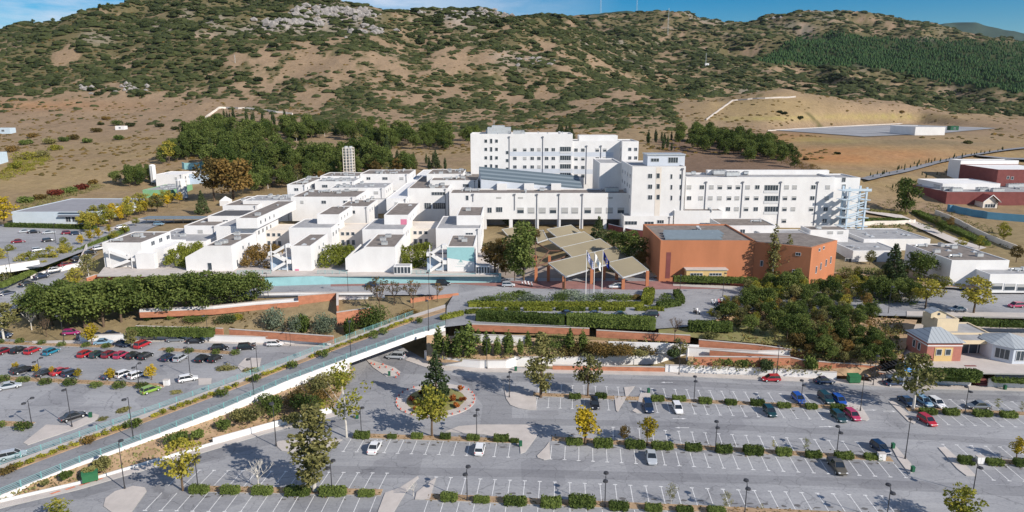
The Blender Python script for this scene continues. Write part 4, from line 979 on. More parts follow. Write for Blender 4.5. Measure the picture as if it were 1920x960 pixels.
t4, _, _ = tier('white stepped wing with brown roof behind the turquoise facade', (817, 901, 428, 405), (856, 903, 404, 387), n=1, winr=2)
# courtyards between the wings: set-back walls with window grids
for (a, b_, r1, r2, zt, lab) in ((482, 541, 432, 420, 14.5, 'set back courtyard wall left of the third wing'), (622, 679, 430, 418, 15.2, 'set back cream courtyard wall with window grid beside the fourth wing'), (757, 817, 428, 415, 15.2, 'set back cream courtyard wall with window grid beside the turquoise block')):
    cb, e = block('courtyard_wing', lab, a, b_, r1, zt, r2, ZB-.4, wm=CREAM, rm=CREAM)
    for i in range(3):
        for j in range(2): win(cb, e[0]+(e[1]-e[0])*(.35+.17*i), e[2], zt-1.6-j*3.2, 1.1, 1.1 if j == 0 else 1.8)
# lower left wings
block('service_wing', 'low grey roofed wing behind the leftmost front block', 268, 386, 452, 12.6, 428, 8.9, rm=ROOFG, n=10)
block('service_wing', 'narrow white wing with dark openings left of the long wing', 345, 404, 423, 15.6, 405, 9, n=1)
block('service_wing', 'white wing with a dark skylight strip left of the long brown roof', 389, 455, 405, 17.5, 393, 9, rm=ROOFD)
block('service_wing', 'pale stepped wing near the small white tent', 417, 482, 385, 18.2, 368, 10, n=7)
block('service_wing', 'white wing with many ducts behind the long brown roof', 455, 545, 376, 19.5, 366, 10, rm=ROOFG, n=13)
block('lab_wing', 'broad white wing with two brown roofs and many units', 545, 668, 369, 22.0, 355, 12, n=15)
block('lab_wing', 'white wing stepping down in front of the broad lab roofs', 635, 690, 387, 20.4, 374, 11, n=4, wins=())
block('lab_wing', 'white wing with pink panel at its left under roof fans', 538, 572, 346, 24.0, 332, 14, n=7)
block('lab_wing', 'low duct covered wing in front of the chimney lattice', 590, 664, 340, 24.6, 330, 15, rm=ROOFG, n=15)
block('lab_wing', 'duct covered flat wing between the lab roofs and the long spine', 618, 722, 352, 23.2, 342, 13, rm=ROOFG, n=17)
block('lab_wing', 'rear white wing with a brown roof and row of units', 675, 768, 326, 26.2, 318, 16, n=12)
block('lab_wing', 'narrow white wing with rooftop pipes behind the rear units', 600, 672, 330, 25.4, 323, 16, n=7)
block('lab_wing', 'grey roofed courtyard wing with racks of units', 668, 728, 374, 18.8, 356, 10, rm=ROOFG, n=9)
block('spine_wing', 'long low white corridor roof running back through the complex', 724, 762, 372, 22.5, 318, 11, rm=WHITE, n=2)
# --- central block
c1, e = block('central_wing', 'white three storey wing with brown roofs left of the long central block', 764, 840, 353, 25.6, 330, 9, n=13, wins=((802, 386, 2.6, 2.4, 'glass'), (818, 386, 2.6, 2.4, 'glass'), (830, 386, 2.4, 2.4, 'glass'), (822, 363, 5.5, 1.2, 'glass')))
block('central_wing', 'brown roofed rear wing with plant left of the atrium roof', 806, 896, 338, 27.5, 322, 12, n=15)
block('central_wing', 'white plant block behind the brown roofed rear wing', 800, 868, 326, 29, 317, 14, n=10)
c2 = bld('central_block', 'very long white central block with a row of shuttered windows above a dark undercroft', 'building', 0, 264, 9.5)
YC = 264.0; zc = Q(1000, 362, YC).z; x0, x1 = Q(842, 362, YC).x, Q(1236, 362, YC).x; zu = Q(1000, 411, YC).z
boxpart(c2, x0, x1, YC, YC+14, zu, zc)
boxpart(c2, Q(842, 400, YC).x, Q(912, 400, YC).x, YC+.01, YC+13.9, 9, zu-.003, wname='lower_wall', rname='lower_ceiling')
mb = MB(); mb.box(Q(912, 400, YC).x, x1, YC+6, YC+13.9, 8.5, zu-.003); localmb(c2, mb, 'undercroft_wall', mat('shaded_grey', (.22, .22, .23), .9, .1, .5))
for px in (958, 1007, 1048, 1090, 1134, 1172):
    q = Q(px, 420, YC); mb = MB(); mb.box(q.x-.7, q.x+.7, YC+.1, YC+1.3, 8.5, zu-.003); localmb(c2, mb, 'column', WHITE)
for i, px in enumerate((976, 996, 1017, 1037, 1059, 1078, 1102, 1122, 1143, 1164, 1186, 1207)):
    q = Q(px, 394.5, YC); win(c2, q.x, YC, q.z, 2.5, 2.2, 'shut' if i % 3 else 'half')
for px, py, w_, h_ in ((876, 371, 1.0, 1.8), (918, 394, 1.6, 2.0), (936, 393, 2.4, 1.9)): q = Q(px, py, YC); win(c2, q.x, YC, q.z, w_, h_)
def pipe(par, px, r0, r1, Y): q0, q1 = Q(px, r0, Y), Q(px, r1, Y); mb = MB(); mb.tube((q0.x, Y-.15, q1.z), (q0.x, Y-.15, q0.z), .13, .13, 6); mb.box(q0.x-.35, q0.x+.35, Y-.45, Y-.01, q0.z, q0.z+.6); localmb(par, mb, 'drain_pipe', PIPE)
for px, r_ in ((887, 378), (965, 394), (1007, 430), (1048, 430), (1092, 430)): pipe(c2, px, 366, r_, YC)
for px in (935, 976, 1144): q = Q(px, 371, YC); mb = MB(); mb.box(q.x-1, q.x+1, YC-.06, YC-.004, q.z-.35, q.z+.35); localmb(c2, mb, 'air_grille', SHUT)
units(c2, x0+60, x1, YC, YC+14, zc, 6, (4, 1, 0)); units(c2, x0, x0+40, YC, YC+14, zc, 6)
# atrium with sloping ribbed zinc roof
at_ = bld('atrium', 'glazed atrium with a sloping ribbed zinc roof between the central block and the tall ward', 'building', 0, 279, 20)
A0, A1 = Q(902, 345, 279), Q(1092, 352, 279); B0, B1 = Q(898, 319, 300), Q(1086, 336, 296)
mb = MB(); mb.prism([(A0.x, 279), (A1.x, 279), (B1.x, 300), (B0.x, 300)], 18, [A0.z+2.0, A1.z-.5, A1.z+1.5, B0.z+.5]); localmb(at_, mb, 'wall', LGREY)
zs = [A0.z+2.2, A1.z-.2, A1.z+1.8, B0.z+.8]; ox = at_.location
for k in range(6):
    t0, t1 = k/6, (k+.72)/6; mb = MB()
    f = lambda u, t_: Vector((lerp(lerp(A0.x, A1.x, u), lerp(B0.x, B1.x, u), t_), 279+21*t_, lerp(lerp(zs[0], zs[1], u), lerp(zs[3], zs[2], u), t_)))
    a, b_, c, d = f(0, t0), f(1, t0), f(1, t1), f(0, t1); up = Vector((0, 0, 1.0)); mb.face([a, b_, c+up, d+up]); mb.face([d+up, c+up, c, d]); mb.face([a, b_, b_-up*.3, a-up*.3]); mb.face([b_, c, c+up]); mb.face([a, d+up, d]); localmb(at_, mb, 'roof_rib', ZINCS)
for px in (941, 992, 1043): q = Q(px, 352, 276); mb = MB(); mb.box(q.x-2, q.x+2, 276.5, 278.9, q.z-3, q.z+1.5); localmb(at_, mb, 'smoke_vent', WHITE)
# --- tall ward building
YD = 316.0; d1 = bld('tall_ward_building', 'tallest white ward building, eight storeys, standing behind the complex', 'building', 0, YD, 16)
x0, x1 = Q(882, 250, YD).x, Q(1074, 250, YD).x; zt = Q(900, 251, YD).z; boxpart(d1, x0, x1, YD, YD+17, 14, zt, rm=ROOFG, par_h=.8); units(d1, x0, x1, YD, YD+17, zt, 12, (4, 0, 2, 1))
x2, x3 = Q(1074, 265, YD+2).x, Q(1163, 265, YD+2).x; zt2 = Q(1100, 264, YD+2).z; boxpart(d1, x1+.003, x3, YD+1, YD+17, 14, zt2, rm=ROOFG)
x4, x5 = Q(1163, 265, YD-3).x, Q(1197, 265, YD-3).x; boxpart(d1, x3+.003, x5, YD-4, YD+15, 14, Q(1180, 265, YD-4).z, rm=ROOFG)
mb = MB(); a, b_ = Q(1086, 262, YD+6), Q(1158, 262, YD+6); mb.box(a.x, b_.x, YD+6, YD+14, zt2-1, zt2+2.2); localmb(d1, mb, 'penthouse', WHITE)
mb = MB(); a, b_ = Q(914, 250, YD+6), Q(958, 250, YD+6); mb.box(a.x, b_.x, YD+6, YD+14, zt-1, zt+2.6); mb.box(a.x+2, b_.x-3, YD+7, YD+13, zt+2.61, zt+3.4); mb.tube((a.x+3, YD+9, zt+2), (a.x+3, YD+9, zt+6), .08, .05, 5); localmb(d1, mb, 'penthouse', METAL)
rows = (280.5, 297, 313, 329); mb = MB()
for r1, r2 in ((284.5, 292.5), (316.5, 325)): 
    a, b_ = Q(956, r1, YD), Q(1074, r2, YD); mb.face([(a.x, YD-.02, b_.z), (b_.x, YD-.02, b_.z), (b_.x, YD-.02, a.z), (a.x, YD-.02, a.z)]); a, b_ = Q(1075, r1+1, YD+1), Q(1150, r2+1, YD+1); mb.face([(a.x, YD+.98, b_.z), (b_.x, YD+.98, b_.z), (b_.x, YD+.98, a.z), (a.x, YD+.98, a.z)])
localmb(d1, mb, 'painted_band', LGREY)
wr = random.Random(5)
for r_ in rows:
    for px in (965.5, 984, 998, 1010.5, 1025, 1037.5): q = Q(px, r_, YD); win(d1, q.x, YD, q.z, 1.5, 1.4, wr.choice(['glass', 'glass', 'half', 'shut']))
    for px in (1080, 1093, 1120, 1134): q = Q(px, r_+.8, YD+1); win(d1, q.x, YD+1, q.z, 1.5, 1.4, wr.choice(['glass', 'half', 'glass']))
    q = Q(1060, r_+1, YD); mb = MB(); mb.box(q.x-2.5, q.x+2.5, YD-.04, YD-.005, q.z-1.4, q.z+1.5, 0); mb.box(q.x-2.6, q.x+2.6, YD-.12, YD-.05, q.z-1.5, q.z-.55, 1)
    for i in range(6): mb.box(q.x-2.5+i, q.x-2.42+i, YD-.1, YD-.045, q.z-.5, q.z+1.4, 1)
    localmb(d1, mb, 'loggia', [GLASS, FRAME])
for r_ in (264.5, 280, 296, 312):
    for px in (911, 931): q = Q(px, r_, YD); win(d1, q.x, YD, q.z, 1.2, 1.4)
    q = Q(921, r_, YD); win(d1, q.x, YD, q.z, 1.0, 2.0)
for r_ in (286, 301, 317): q = Q(951, r_, YD); win(d1, q.x, YD, q.z, 1.1, 1.4)
for r_ in (280, 296):
    for px in (1181, 1192): q = Q(px, r_, YD-4); win(d1, q.x, YD-4, q.z, 1.3, 1.4)
    for dy in (-1, 3): win(d1, x3+.003, YD+dy, Q(1165, r_, YD).z, 1.3, 1.4, 'glass', 'l')
for px in (955, 1018): pipe(d1, px, 258, 332, YD)
for px in (1100, 1127): pipe(d1, px, 275, 345, YD+1)
# --- tower block and its left side
YE = 258.0; t_e = bld('stair_tower_block', 'white six storey tower block with glazed penthouse at the middle right', 'building', 60, YE, 12)
x0, x1 = Q(1186, 312, YE).x, Q(1286, 312, YE).x; zt = Q(1230, 312, YE).z; boxpart(t_e, x0, x1, YE, YE+26, 10, zt, rm=ROOFG)
mb = MB(); a, b_ = Q(1214, 302, YE+7), Q(1284, 302, YE+7); mb.box(a.x, b_.x, YE+7, YE+16, zt-.5, zt+3.6); localmb(t_e, mb, 'penthouse', LGREY)
mb = MB(); mb.box(a.x-.3, b_.x+.3, YE+6.7, YE+16.3, zt+3.603, zt+4.0); localmb(t_e, mb, 'penthouse_roof', METAL)
q = Q(1262, 303, YE+7); win(t_e, q.x, YE+7, zt+1.8, 3.6, 2.0); win(t_e, q.x-7, YE+7, zt+1.8, 3.0, 1.2)
boxpart(t_e, x0-9, x0-.003, YE+26, YE+50, 10, zt-1.0, rm=ROOFG, wname='rear_wall', rname='rear_roof')
mb = MB(); a, b_ = Q(1229, 350, YE), Q(1239, 350, YE); mb.box(a.x, b_.x, YE-.05, YE-.004, Q(1230, 420, YE).z, zt-.3); localmb(t_e, mb, 'recessed_strip', CREAM)
for r_ in (330, 350, 370):
    q = Q(1219, r_, YE); win(t_e, q.x, YE, q.z, 1.5, 1.6)
    q = Q(1234, r_-.5, YE); win(t_e, q.x, YE-.05, q.z, 1.1, 1.8)
    for px in (1259, 1276): q = Q(px, r_+1, YE); win(t_e, q.x, YE, q.z, .6, 1.7)
for k in range(4):
    for j in range(3): win(t_e, x0, YE+4+k*6, zt-4-j*4, 1.2, 1.4, 'glass', 'l')
pipe(t_e, 1280, 318, 395, YE)
# --- right long ward
YG = 262.0; gw = bld('east_ward_building', 'long four storey white ward on the right with steel stair at its end', 'building', 100, YG, 12)
x0, x1 = Q(1287, 332, YG).x, Q(1566, 332, YG).x; zt = Q(1400, 332, YG).z; boxpart(gw, x0, x1, YG, YG+17, 11, zt, rm=ROOFG, par_h=.7); units(gw, x0, x0+30, YG+4, YG+17, zt, 5, (4, 0, 1))
mb = MB(); mb.box(x0+12, x1+4, YG+14, YG+16.5, zt-.6, zt+1.2); localmb(gw, mb, 'plant_screen', WHITE)
x6 = Q(1611, 333, YG+3).x; boxpart(gw, x1+.003, x6, YG+2, YG+17, 11, Q(1590, 333, YG+2).z, wm=WHITE, rm=ROOFG, wname='end_wall', rname='end_roof')
R1, R2, R3, R4 = 351, 371.5, 392, 414
for r_, cols in ((R1, (1292,1316,1334,1350,1368,1384,1402,1420,1475,1490,1525,1552)), (R2, (1292,1314,1332,1349,1367,1382,1401,1418,1472,1489,1523,1550)), (R3, (1365,1381,1399,1417,1471,1487,1521,1548)), (R4, (1470,1546))):
    for px in cols: q = Q(px, r_, YG); win(gw, q.x, YG, q.z, 1.6, 1.5, wr.choice(['glass', 'half', 'shut', 'half']))
for r_ in (354.5, 374.5, 394.5): 
    q = Q(1446, r_, YG); mb = MB(); mb.box(q.x-2.7, q.x+2.7, YG-.04, YG-.005, q.z-1.2, q.z+1.5, 0); mb.box(q.x-2.8, q.x+2.8, YG-.12, YG-.05, q.z-1.5, q.z-.5, 1)
    for i in range(6): mb.box(q.x-2.6+i*1.04, q.x-2.52+i*1.04, YG-.1, YG-.045, q.z-.45, q.z+1.4, 1)
    localmb(gw, mb, 'loggia', [GLASS, FRAME])
for px in (1324, 1393, 1464, 1533): pipe(gw, px, 343, 425, YG)
for r_ in (337, 350, 372, 392, 413): q = Q(1582, r_, YG+2); win(gw, q.x, YG+2, q.z, 1.3, 1.7)
# steel escape stair in front of the ward end
sx0, sx1 = Q(1586, 400, YG-5).x, Q(1618, 400, YG-5).x; mb = MB(); zb, ztp = 10, Q(1600, 358, YG-5).z
for xx in (sx0, sx1):
    for yy in (YG-6, YG-1): mb.box(xx-.3, xx+.3, yy-.3, yy+.3, zb, ztp+1.5)
nf = 5
for i in range(nf+1):
    z = zb+(ztp-zb)*i/nf; mb.box(sx0-2.2, sx0+.6, YG-6.3, YG-1, z-.12, z+.05); mb.box(sx1-.6, sx1+1.6, YG-6.3, YG-1, z-.12, z+.05); mb.box(sx0-2.2, sx1+1.6, YG-6.45, YG-6.32, z+.06, z+1.0 if i in (0, nf) else z+.3)
    if i < nf:
        z2 = z+(ztp-zb)/nf; m_ = (z+z2)/2
        mb.bar((sx0+.5, YG-5.6, z), (sx1-.5, YG-5.6, m_), .9, .25); mb.bar((sx1-.5, YG-2.6, m_), (sx0+.5, YG-2.6, z2), .9, .25)
        mb.bar((sx0+.5, YG-6.1, z+1), (sx1-.5, YG-6.1, m_+1), .08, .6)
localmb(gw, mb, 'escape_stair', STEELB)
# --- low wings in front of the east ward
block('clinic_wing', 'low white wing with brown roof in front of the tower block', 1265, 1355, 395, 19.5, 386, 9, n=2)
block('clinic_wing', 'low white wing with roof terrace in front of the east ward', 1355, 1456, 423, 17, 409, 8, n=1, wins=((1392, 437, 1.6, 2.6, 'glass'),))
block('clinic_wing', 'flat long white wing behind the orange hall', 1400, 1530, 444, 14.6, 430, 8, rm=ROOFG, n=2)
block('clinic_wing', 'white wing with brown roof beside the steel stair', 1520, 1592, 431, 15.6, 423, 7, n=2, wins=((1557, 436, 1.8, .9, 'shut'), (1576, 436, 1.8, .9, 'shut')))
block('clinic_wing', 'blue shaded white wing between the central block and the orange hall', 1170, 1262, 405, 17.5, 396, 8, rm=ROOFG, n=3, wins=((1183, 418, 4.5, 1.3, 'glass'), (1217, 421, 3.4, 2.2, 'glass')))
wall('curved_wall', [(1140,440,9),(1180,450,8.5),(1225,455,8.2)], 4.2, .5, BRICK, 'curved dark brick wall left of the orange hall', cap=LGREY)
block('clinic_wing', 'low grey roofed wing behind the dark firs', 1600, 1690, 470, 11.5, 440, 6.5, rm=ROOFG, n=7, kinds=(2, 3, 2), wins=((1590, 490, 2, 2, 'glass'), (1635, 488, 3, 2.4, 'glass')))
block('clinic_wing', 'long low grey roof right of the steel stair', 1620, 1745, 448, 12.6, 428, 7.5, rm=ROOFG, n=8, kinds=(2, 3, 2))
ec, e = block('east_clinic', 'white boxy clinic with brown roof and many roof units at the right', 1785, 1893, 488, 14.6, 457, 6.5, n=9)
win(ec, e[0], e[2]+12, 12, 1.6, 1.4, 'glass', 'l'); win(ec, e[0], e[2]+20, 12, 1.6, 1.4, 'glass', 'l')
block('east_clinic', 'white gabled clinic at the right edge above the parked pink car', 1857, 1990, 514, 12.0, 502, 6.5, rm=ROOFG, n=2, wins=((1869, 537, 3.0, 1.9, 'half'), (1893, 538, 3.0, 1.9, 'half'), (1917, 539, 3.0, 1.9, 'half')))
# --- orange hall
YO = 203.0; oh = bld('orange_hall', 'big orange rendered hall with striped zinc roof', 'building', 60, YO, 7)
x0, x1 = Q(1239, 450, YO).x, Q(1416, 450, YO).x; zt = Q(1300, 451, YO).z; Y2 = P(1212, 420, zt).y; boxpart(oh, x0, x1, YO, Y2, 6, zt, ORANGE, ROOF); units(oh, x0+14, x1, YO+6, Y2, zt, 5, (2, 3, 1))
for k in range(3):
    mb = MB(); yy = YO+3+k*4.2; mb.prism([(x0+2+k*.6, yy), (x1-9+k*1.5, yy), (x1-10+k*1.5, yy+2.3), (x0+2.6+k*.6, yy+2.3)], zt-.4, [zt-.05, zt-.05, zt+.75, zt+.75]); localmb(oh, mb, 'skylight', ZINC)
    mb = MB(); mb.prism([(x0+2+k*.6, yy+2.31), (x1-10+k*1.5, yy+2.31), (x1-10+k*1.5, yy+3.3), (x0+2.6+k*.6, yy+3.3)], zt-.4, zt-.2); localmb(oh, mb, 'skylight_flashing', METAL)
q = Q(1253, 492, YO); mb = MB(); mb.box(q.x-.7, q.x+.7, YO-.05, YO-.004, 7, Q(1253, 473, YO).z); localmb(oh, mb, 'tall_slot', BRICK)
mb = MB(); a, b_ = Q(1283, 510, YO), Q(1358, 510, YO); mb.box(a.x, b_.x, YO-2.6, YO-.003, 6.5, 10.2); localmb(oh, mb, 'ochre_porch', YELLOWP)
mb = MB(); mb.box(a.x-.3, b_.x+.3, YO-2.9, YO-.003, 10.203, 10.5); localmb(oh, mb, 'porch_roof', CONC)
for fx in (.25, .72): win(oh, a.x+(b_.x-a.x)*fx, YO-2.6, 8.9, 3.6, .7)
# corner block turned to the sun
p0, p1, p2 = Q(1416, 452, YO), P(1522, 467, zt-.9), P(1570, 453, zt-.9); p3 = Vector((p0.x+p2.x-p1.x, p0.y+p2.y-p1.y+6, 0)); 
mb = MB(); pts = [(p0.x+.003, p0.y), (p1.x, p1.y), (p2.x, p2.y), (p2.x-6, p2.y+12), (p0.x+.003, p0.y+14)]; mb.prism(pts, 6, zt-.5); localmb(oh, mb, 'corner_wall', ORANGE)
cx, cy = sum(p[0] for p in pts)/5, sum(p[1] for p in pts)/5; mb = MB(); mb.prism([(cx+(p[0]-cx)*.95, cy+(p[1]-cy)*.95) for p in pts], zt-.499, zt-.35); localmb(oh, mb, 'corner_roof', ROOF)
d = Vector((p2.x-p1.x, p2.y-p1.y, 0)); ang = math.atan2(d.y, d.x)
for fx, zz, ww, hh in ((.25, 11.0, .7, 2.0), (.42, 11.6, .7, 2.0), (.62, 12.2, .7, 2.0), (.8, 12.6, .7, 2.0), (.3, 17.0, .9, .8), (.46, 17.2, .9, .8)):
    o = win(oh, p1.x+d.x*fx, p1.y+d.y*fx, zz, ww, hh); o.rotation_euler[2] = ang
d2 = Vector((p1.x-p0.x, p1.y-p0.y, 0)); ang2 = math.atan2(d2.y, d2.x)
for fx, zz, ww, hh in ((.75, 10.2, 1.3, 1.9), (.78, 16.0, 1.3, .8), (.15, 12, .7, 1.6)):
    o = win(oh, p0.x+d2.x*fx, p0.y+d2.y*fx, zz, ww, hh); o.rotation_euler[2] = ang2
# --- canopy
cn = bld('entrance_canopy', 'stepped khaki canopy of tilted roof panels on orange columns over the main entrance', 'canopy', P(1100, 500, 11).x, 210, ZP)
for (L_, T_, R_, B_, zz) in (((1032,493),(1151,464),(1177,483),(1063,517),0), ((1140,493),(1185,482),(1214,506),(1168,519),.0), ((1055,464),(1124,448),(1146,464),(1076,483),.35), ((1030,448),(1094,435),(1115,449),(1053,464),.5), ((1027,430),(1070,422),(1087,435),(1045,444),.6), ((1004,433),(1018,432),(1026,448),(1008,454),-.3), ((942,430),(964,426),(975,440),(955,444),-.2)):
    zl, zt_, zr_, zb_ = 12.4+zz, 12.6+zz, 10.4+zz, 10.2+zz; q = [P(*L_, zl), P(*B_, zb_), P(*R_, zr_), P(*T_, zt_)]; qc = (q[0]+q[1]+q[2]+q[3])/4; q = [qc+(v-qc)*1.05 for v in q]; mb = MB()
    mb.prism([(v.x, v.y) for v in q], [v.z-.18 for v in q], [v.z for v in q]); localmb(cn, mb, 'roof_panel', KHAKI)
    mb = MB()
    for a, b_ in ((0, 1), (1, 2), (2, 3), (3, 0)): mb.bar(q[a]+Vector((0, 0, -.15)), q[b_]+Vector((0, 0, -.15)), .22, .42)
    localmb(cn, mb, 'edge_beam', METAL)
for px, r1, rb in ((1057,518,543),(1168,521,542),(1213,508,536),(1028,497,527),(1005,500,530),(1053,484,516),(1109,505,532),(1132,500,525),(1156,508,524),(1004,455,505),(1030,470,505),(1080,470,500)):
    q = P(px, rb, ZP); t_ = Q(px, r1, q.y); mb = MB(); mb.box(q.x-.45, q.x+.45, q.y-.35, q.y+.35, ZP-.1, min(t_.z, 10.6)); localmb(cn, mb, 'column', ORANGE)
for (a, b_) in (((1004,455),(1030,470)),((1030,470),(1080,470)),((1005,500),(1030,470)),((1005,500),(1053,484)),((1028,497),(1053,484)),((1053,484),(1080,470)),((1004,455),(1005,500)),((1053,484),(1109,505))):
    pa, pb = P(*a, 10.4), P(*b_, 10.4); mb = MB(); mb.bar(pa, pb, .25, .4); localmb(cn, mb, 'roof_beam', mat('timber_beam', (.16,.09,.06), .8, .1, 1))
# --- grey supply hall, left
sh, e = block('supply_hall', 'wide grey roofed supply hall with a white cross on the roof at the left', 21, 182, 397, 14.0, 372, 8.7, wm=mat('hall_wall', (.50,.57,.63), .9, .05, .4), rm=mat('hall_roof', (.27,.27,.29), .9, .12, .3))
mb = MB(); a, b_ = P(108, 397.5, 14.01), P(181, 397.5, 14.01); c, d = P(218, 386.5, 14.01), P(148, 386.5, 14.01); mb.face([a+Vector((0,0,-.3)), b_+Vector((0,0,-.3)), c+Vector((0,0,-.3)), d+Vector((0,0,-.3))]); localmb(sh, mb, 'dark_roof_patch', ROOFD)
q = P(157, 383, 13.7); mb = MB(); 
for rr in (0, 1.2): mb.box(q.x-5.5, q.x+5.5, q.y-1.1, q.y+1.1, 13.7+rr*.01, 13.72+rr*.01, rz=rr+.3)
localmb(sh, mb, 'roof_cross', WHITE)
a, b_ = Q(112, 410, e[2]), Q(181, 410, e[2]); mb = MB(); mb.box(a.x, b_.x, e[2]-1.2, e[2]-.003, 12.0, 12.6); localmb(sh, mb, 'eaves', PIPE)
for px in (128, 140): q = Q(px, 411, e[2]); win(sh, q.x, e[2], q.z, 2.0, 2.2)
for k in range(5): win(sh, e[1], e[2]+6+k*7, 11.6, 3.0, 1.1, 'glass', 'r')
# --- plant yard: tanks, green shed, pipes
def tank(px, rb, rt, wpx, z, label):
    q = hit(px, rb); z = q.z; Y = q.y; r_ = wpx/2*Y/F; t_ = Q(px, rt, Y); root = empty('storage_tank', tuple(q), label=label, cat='tank'); h = t_.z-z; mb = MB()
    mb.tube((0, 0, .8), (0, 0, h-.8), r_, r_, 20); mb.tube((0, 0, h-.8), (0, 0, h-.3), r_, r_*.8, 20); mb.tube((0, 0, h-.3), (0, 0, h), r_*.8, r_*.3, 20); mb.build('vessel', WHITE, root)
    mb = MB()
    for i in range(4): a = i*1.57+.78; mb.box(math.cos(a)*r_*.8-.1, math.cos(a)*r_*.8+.1, math.sin(a)*r_*.8-.1, math.sin(a)*r_*.8+.1, -.3, .9)
    mb.build('legs', METAL, root); mb = MB(); mb.box(r_*.2, r_*.2+.4, -r_-.2, -r_-.12, .5, h-.6); mb.build('ladder', METAL, root)
tank(289, 345, 308, 11, 12.5, 'tall slender white gas tank at the back of the plant yard'); tank(343, 374, 335, 18, 10.5, 'fat white gas tank right of the green plant shed')
gs, e = block('plant_shed', 'green fronted plant shed with pipes on its roof', 267, 322, 356, 15.6, 346, 10, wm=GREENP, rm=ROOFG, n=5, kinds=(1, 0))
block('plant_shed', 'white plant building behind the tanks', 291, 342, 327, 20.5, 321, 12, rm=WHITE, n=1)
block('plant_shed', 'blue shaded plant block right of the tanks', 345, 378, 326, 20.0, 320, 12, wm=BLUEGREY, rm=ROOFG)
wall('garden_wall', [(342,318),(362,319),(384,316)], 4.0, .4, TURQ, 'turquoise wall among the pines above the plant yard')
# carport with curved roof
A, B = P(262, 410, 11.8), P(385, 413, 11.8); cp = empty('carport', ((A.x+B.x)/2, A.y, 9.2), label='long low blue grey carport behind the yellow trees', cat='carport'); mb = MB(); mb.box(A.x, B.x, A.y, A.y+7, 11.6, 11.8); localmb(cp, mb, 'roof', ZINC); 
for i in range(8): mb = MB(); x = A.x+1+(B.x-A.x-2)*i/7; mb.box(x-.1, x+.1, A.y+3, A.y+3.2, 8.6, 11.6); localmb(cp, mb, 'post', METAL)
# tent
q = hit(424, 384); tn = empty('party_tent', tuple(q), label='small white pointed tent at the left end of the complex', cat='tent'); mb = MB()
for i in range(4):
    a, b_ = i*math.pi/2+.78, (i+1)*math.pi/2+.78; mb.face([(3*math.cos(a), 3*math.sin(a), 2.2), (3*math.cos(b_), 3*math.sin(b_), 2.2), (0, 0, 4.2)]); mb.face([(3*math.cos(a), 3*math.sin(a), -.5), (3*math.cos(b_), 3*math.sin(b_), -.5), (3*math.cos(b_), 3*math.sin(b_), 2.2), (3*math.cos(a), 3*math.sin(a), 2.2)])
mb.build('canvas', WHITE, tn)
# chimney lattice
q = P(656, 335, 19); Y = q.y; r_ = 8.5*Y/F; top = Q(656, 277, Y).z; ch = empty('chimney_stack', (q.x, Y, 17), label='white lattice tower carrying a bundle of boiler flues', cat='chimney'); h = top-17; mb = MB()
for sx in (-1, -.33, .33, 1):
    for sy in (-1, 1): mb.box(sx*r_-.15, sx*r_+.15, sy*r_-.15, sy*r_+.15, 0, h)
n = 12
for i in range(n+1):
    z = h*i/n
    for s in (-1, 1): mb.box(-r_, r_, s*r_-.1, s*r_+.1, z-.12, z+.12); mb.box(s*r_-.1, s*r_+.1, -r_, r_, z-.12, z+.12)
mb.build('lattice', CREAM, ch); mb = MB()
for sx in (-.5, .5):
    for sy in (-.5, .5): mb.tube((sx*r_, sy*r_, 0), (sx*r_, sy*r_, h+.8), r_*.3, r_*.3, 10)
mb.build('flues', METAL, ch)
# --- club building on the lower right terrace
YK = P(1770, 677, 3.2).y; cb = bld('brick_pavilion', 'brick pavilion with grey pyramid roof and flat roofed cafe wing', 'building', P(1770, 677, 3.2).x, YK, 3.2)
x0, x1 = Q(1738, 660, YK).x, Q(1803, 660, YK).x; zt = Q(1770, 642, YK).z; mb = MB(); mb.box(x0, x1, YK, YK+8, 3, zt); localmb(cb, mb, 'brick_wall', BRICKP)
mb = MB(); o_ = .5; a, b_, c, d = (x0-o_, YK-o_, zt+.003), (x1+o_, YK-o_, zt+.003), (x1+o_, YK+8.5, zt+.003), (x0-o_, YK+8.5, zt+.003); r1, r2 = ((x0+x1)/2-1.0, YK+4, zt+2.3), ((x0+x1)/2+1.0, YK+4, zt+2.3)
mb.face([a, b_, r2, r1]); mb.face([b_, c, r2]); mb.face([c, d, r1, r2]); mb.face([d, a, r1]); mb.face([a, d, c, b_]); localmb(cb, mb, 'pyramid_roof', ZSEAM)
mb = MB(); mb.box(x0-.06, x1+.06, YK-.06, YK+8, zt-.9, zt-.65); localmb(cb, mb, 'stone_band', WHITE)
mb = MB(); a, b_ = Q(1752, 660, YK), Q(1786, 660, YK); mb.box(a.x, b_.x, YK-.09, YK-.004, 3.1, zt-1.2); localmb(cb, mb, 'ochre_panel', YELLOWP)
for px in (1760, 1777): q = Q(px, 660, YK); win(cb, q.x, YK-.09, q.z, 1.1, 1.3)
for dy in (3, 5): win(cb, x0, YK+dy, 5.6, .9, 1.6, 'glass', 'l')
zf = 7.0; yb = P(1690, 604, zf).y; xw, xe = P(1690, 606, zf).x+6, Q(1905, 640, YK).x; boxpart(cb, xw, xe, YK+8.01, yb, 3, zf, BEIGEP, ROOFG, .25, wname='cafe_wall', rname='cafe_roof')
boxpart(cb, x1+.003, Q(1882, 650, YK).x, YK+3, YK+8.0, 6.1, zf-.05, BEIGEP, ROOFG, .2, wname='cafe_canopy', rname='cafe_canopy_roof')
mb = MB(); mb.box(x1+.01, Q(1878, 650, YK).x, YK+5, YK+5.2, 3.2, 6.09); localmb(cb, mb, 'shopfront_glass', GLASS)
mb = MB()
for i in range(6): x = x1+1+i*2.0; mb.box(x-.06, x+.06, YK+4.85, YK+4.99, 3.2, 6.09)
localmb(cb, mb, 'mullions', FRAME)
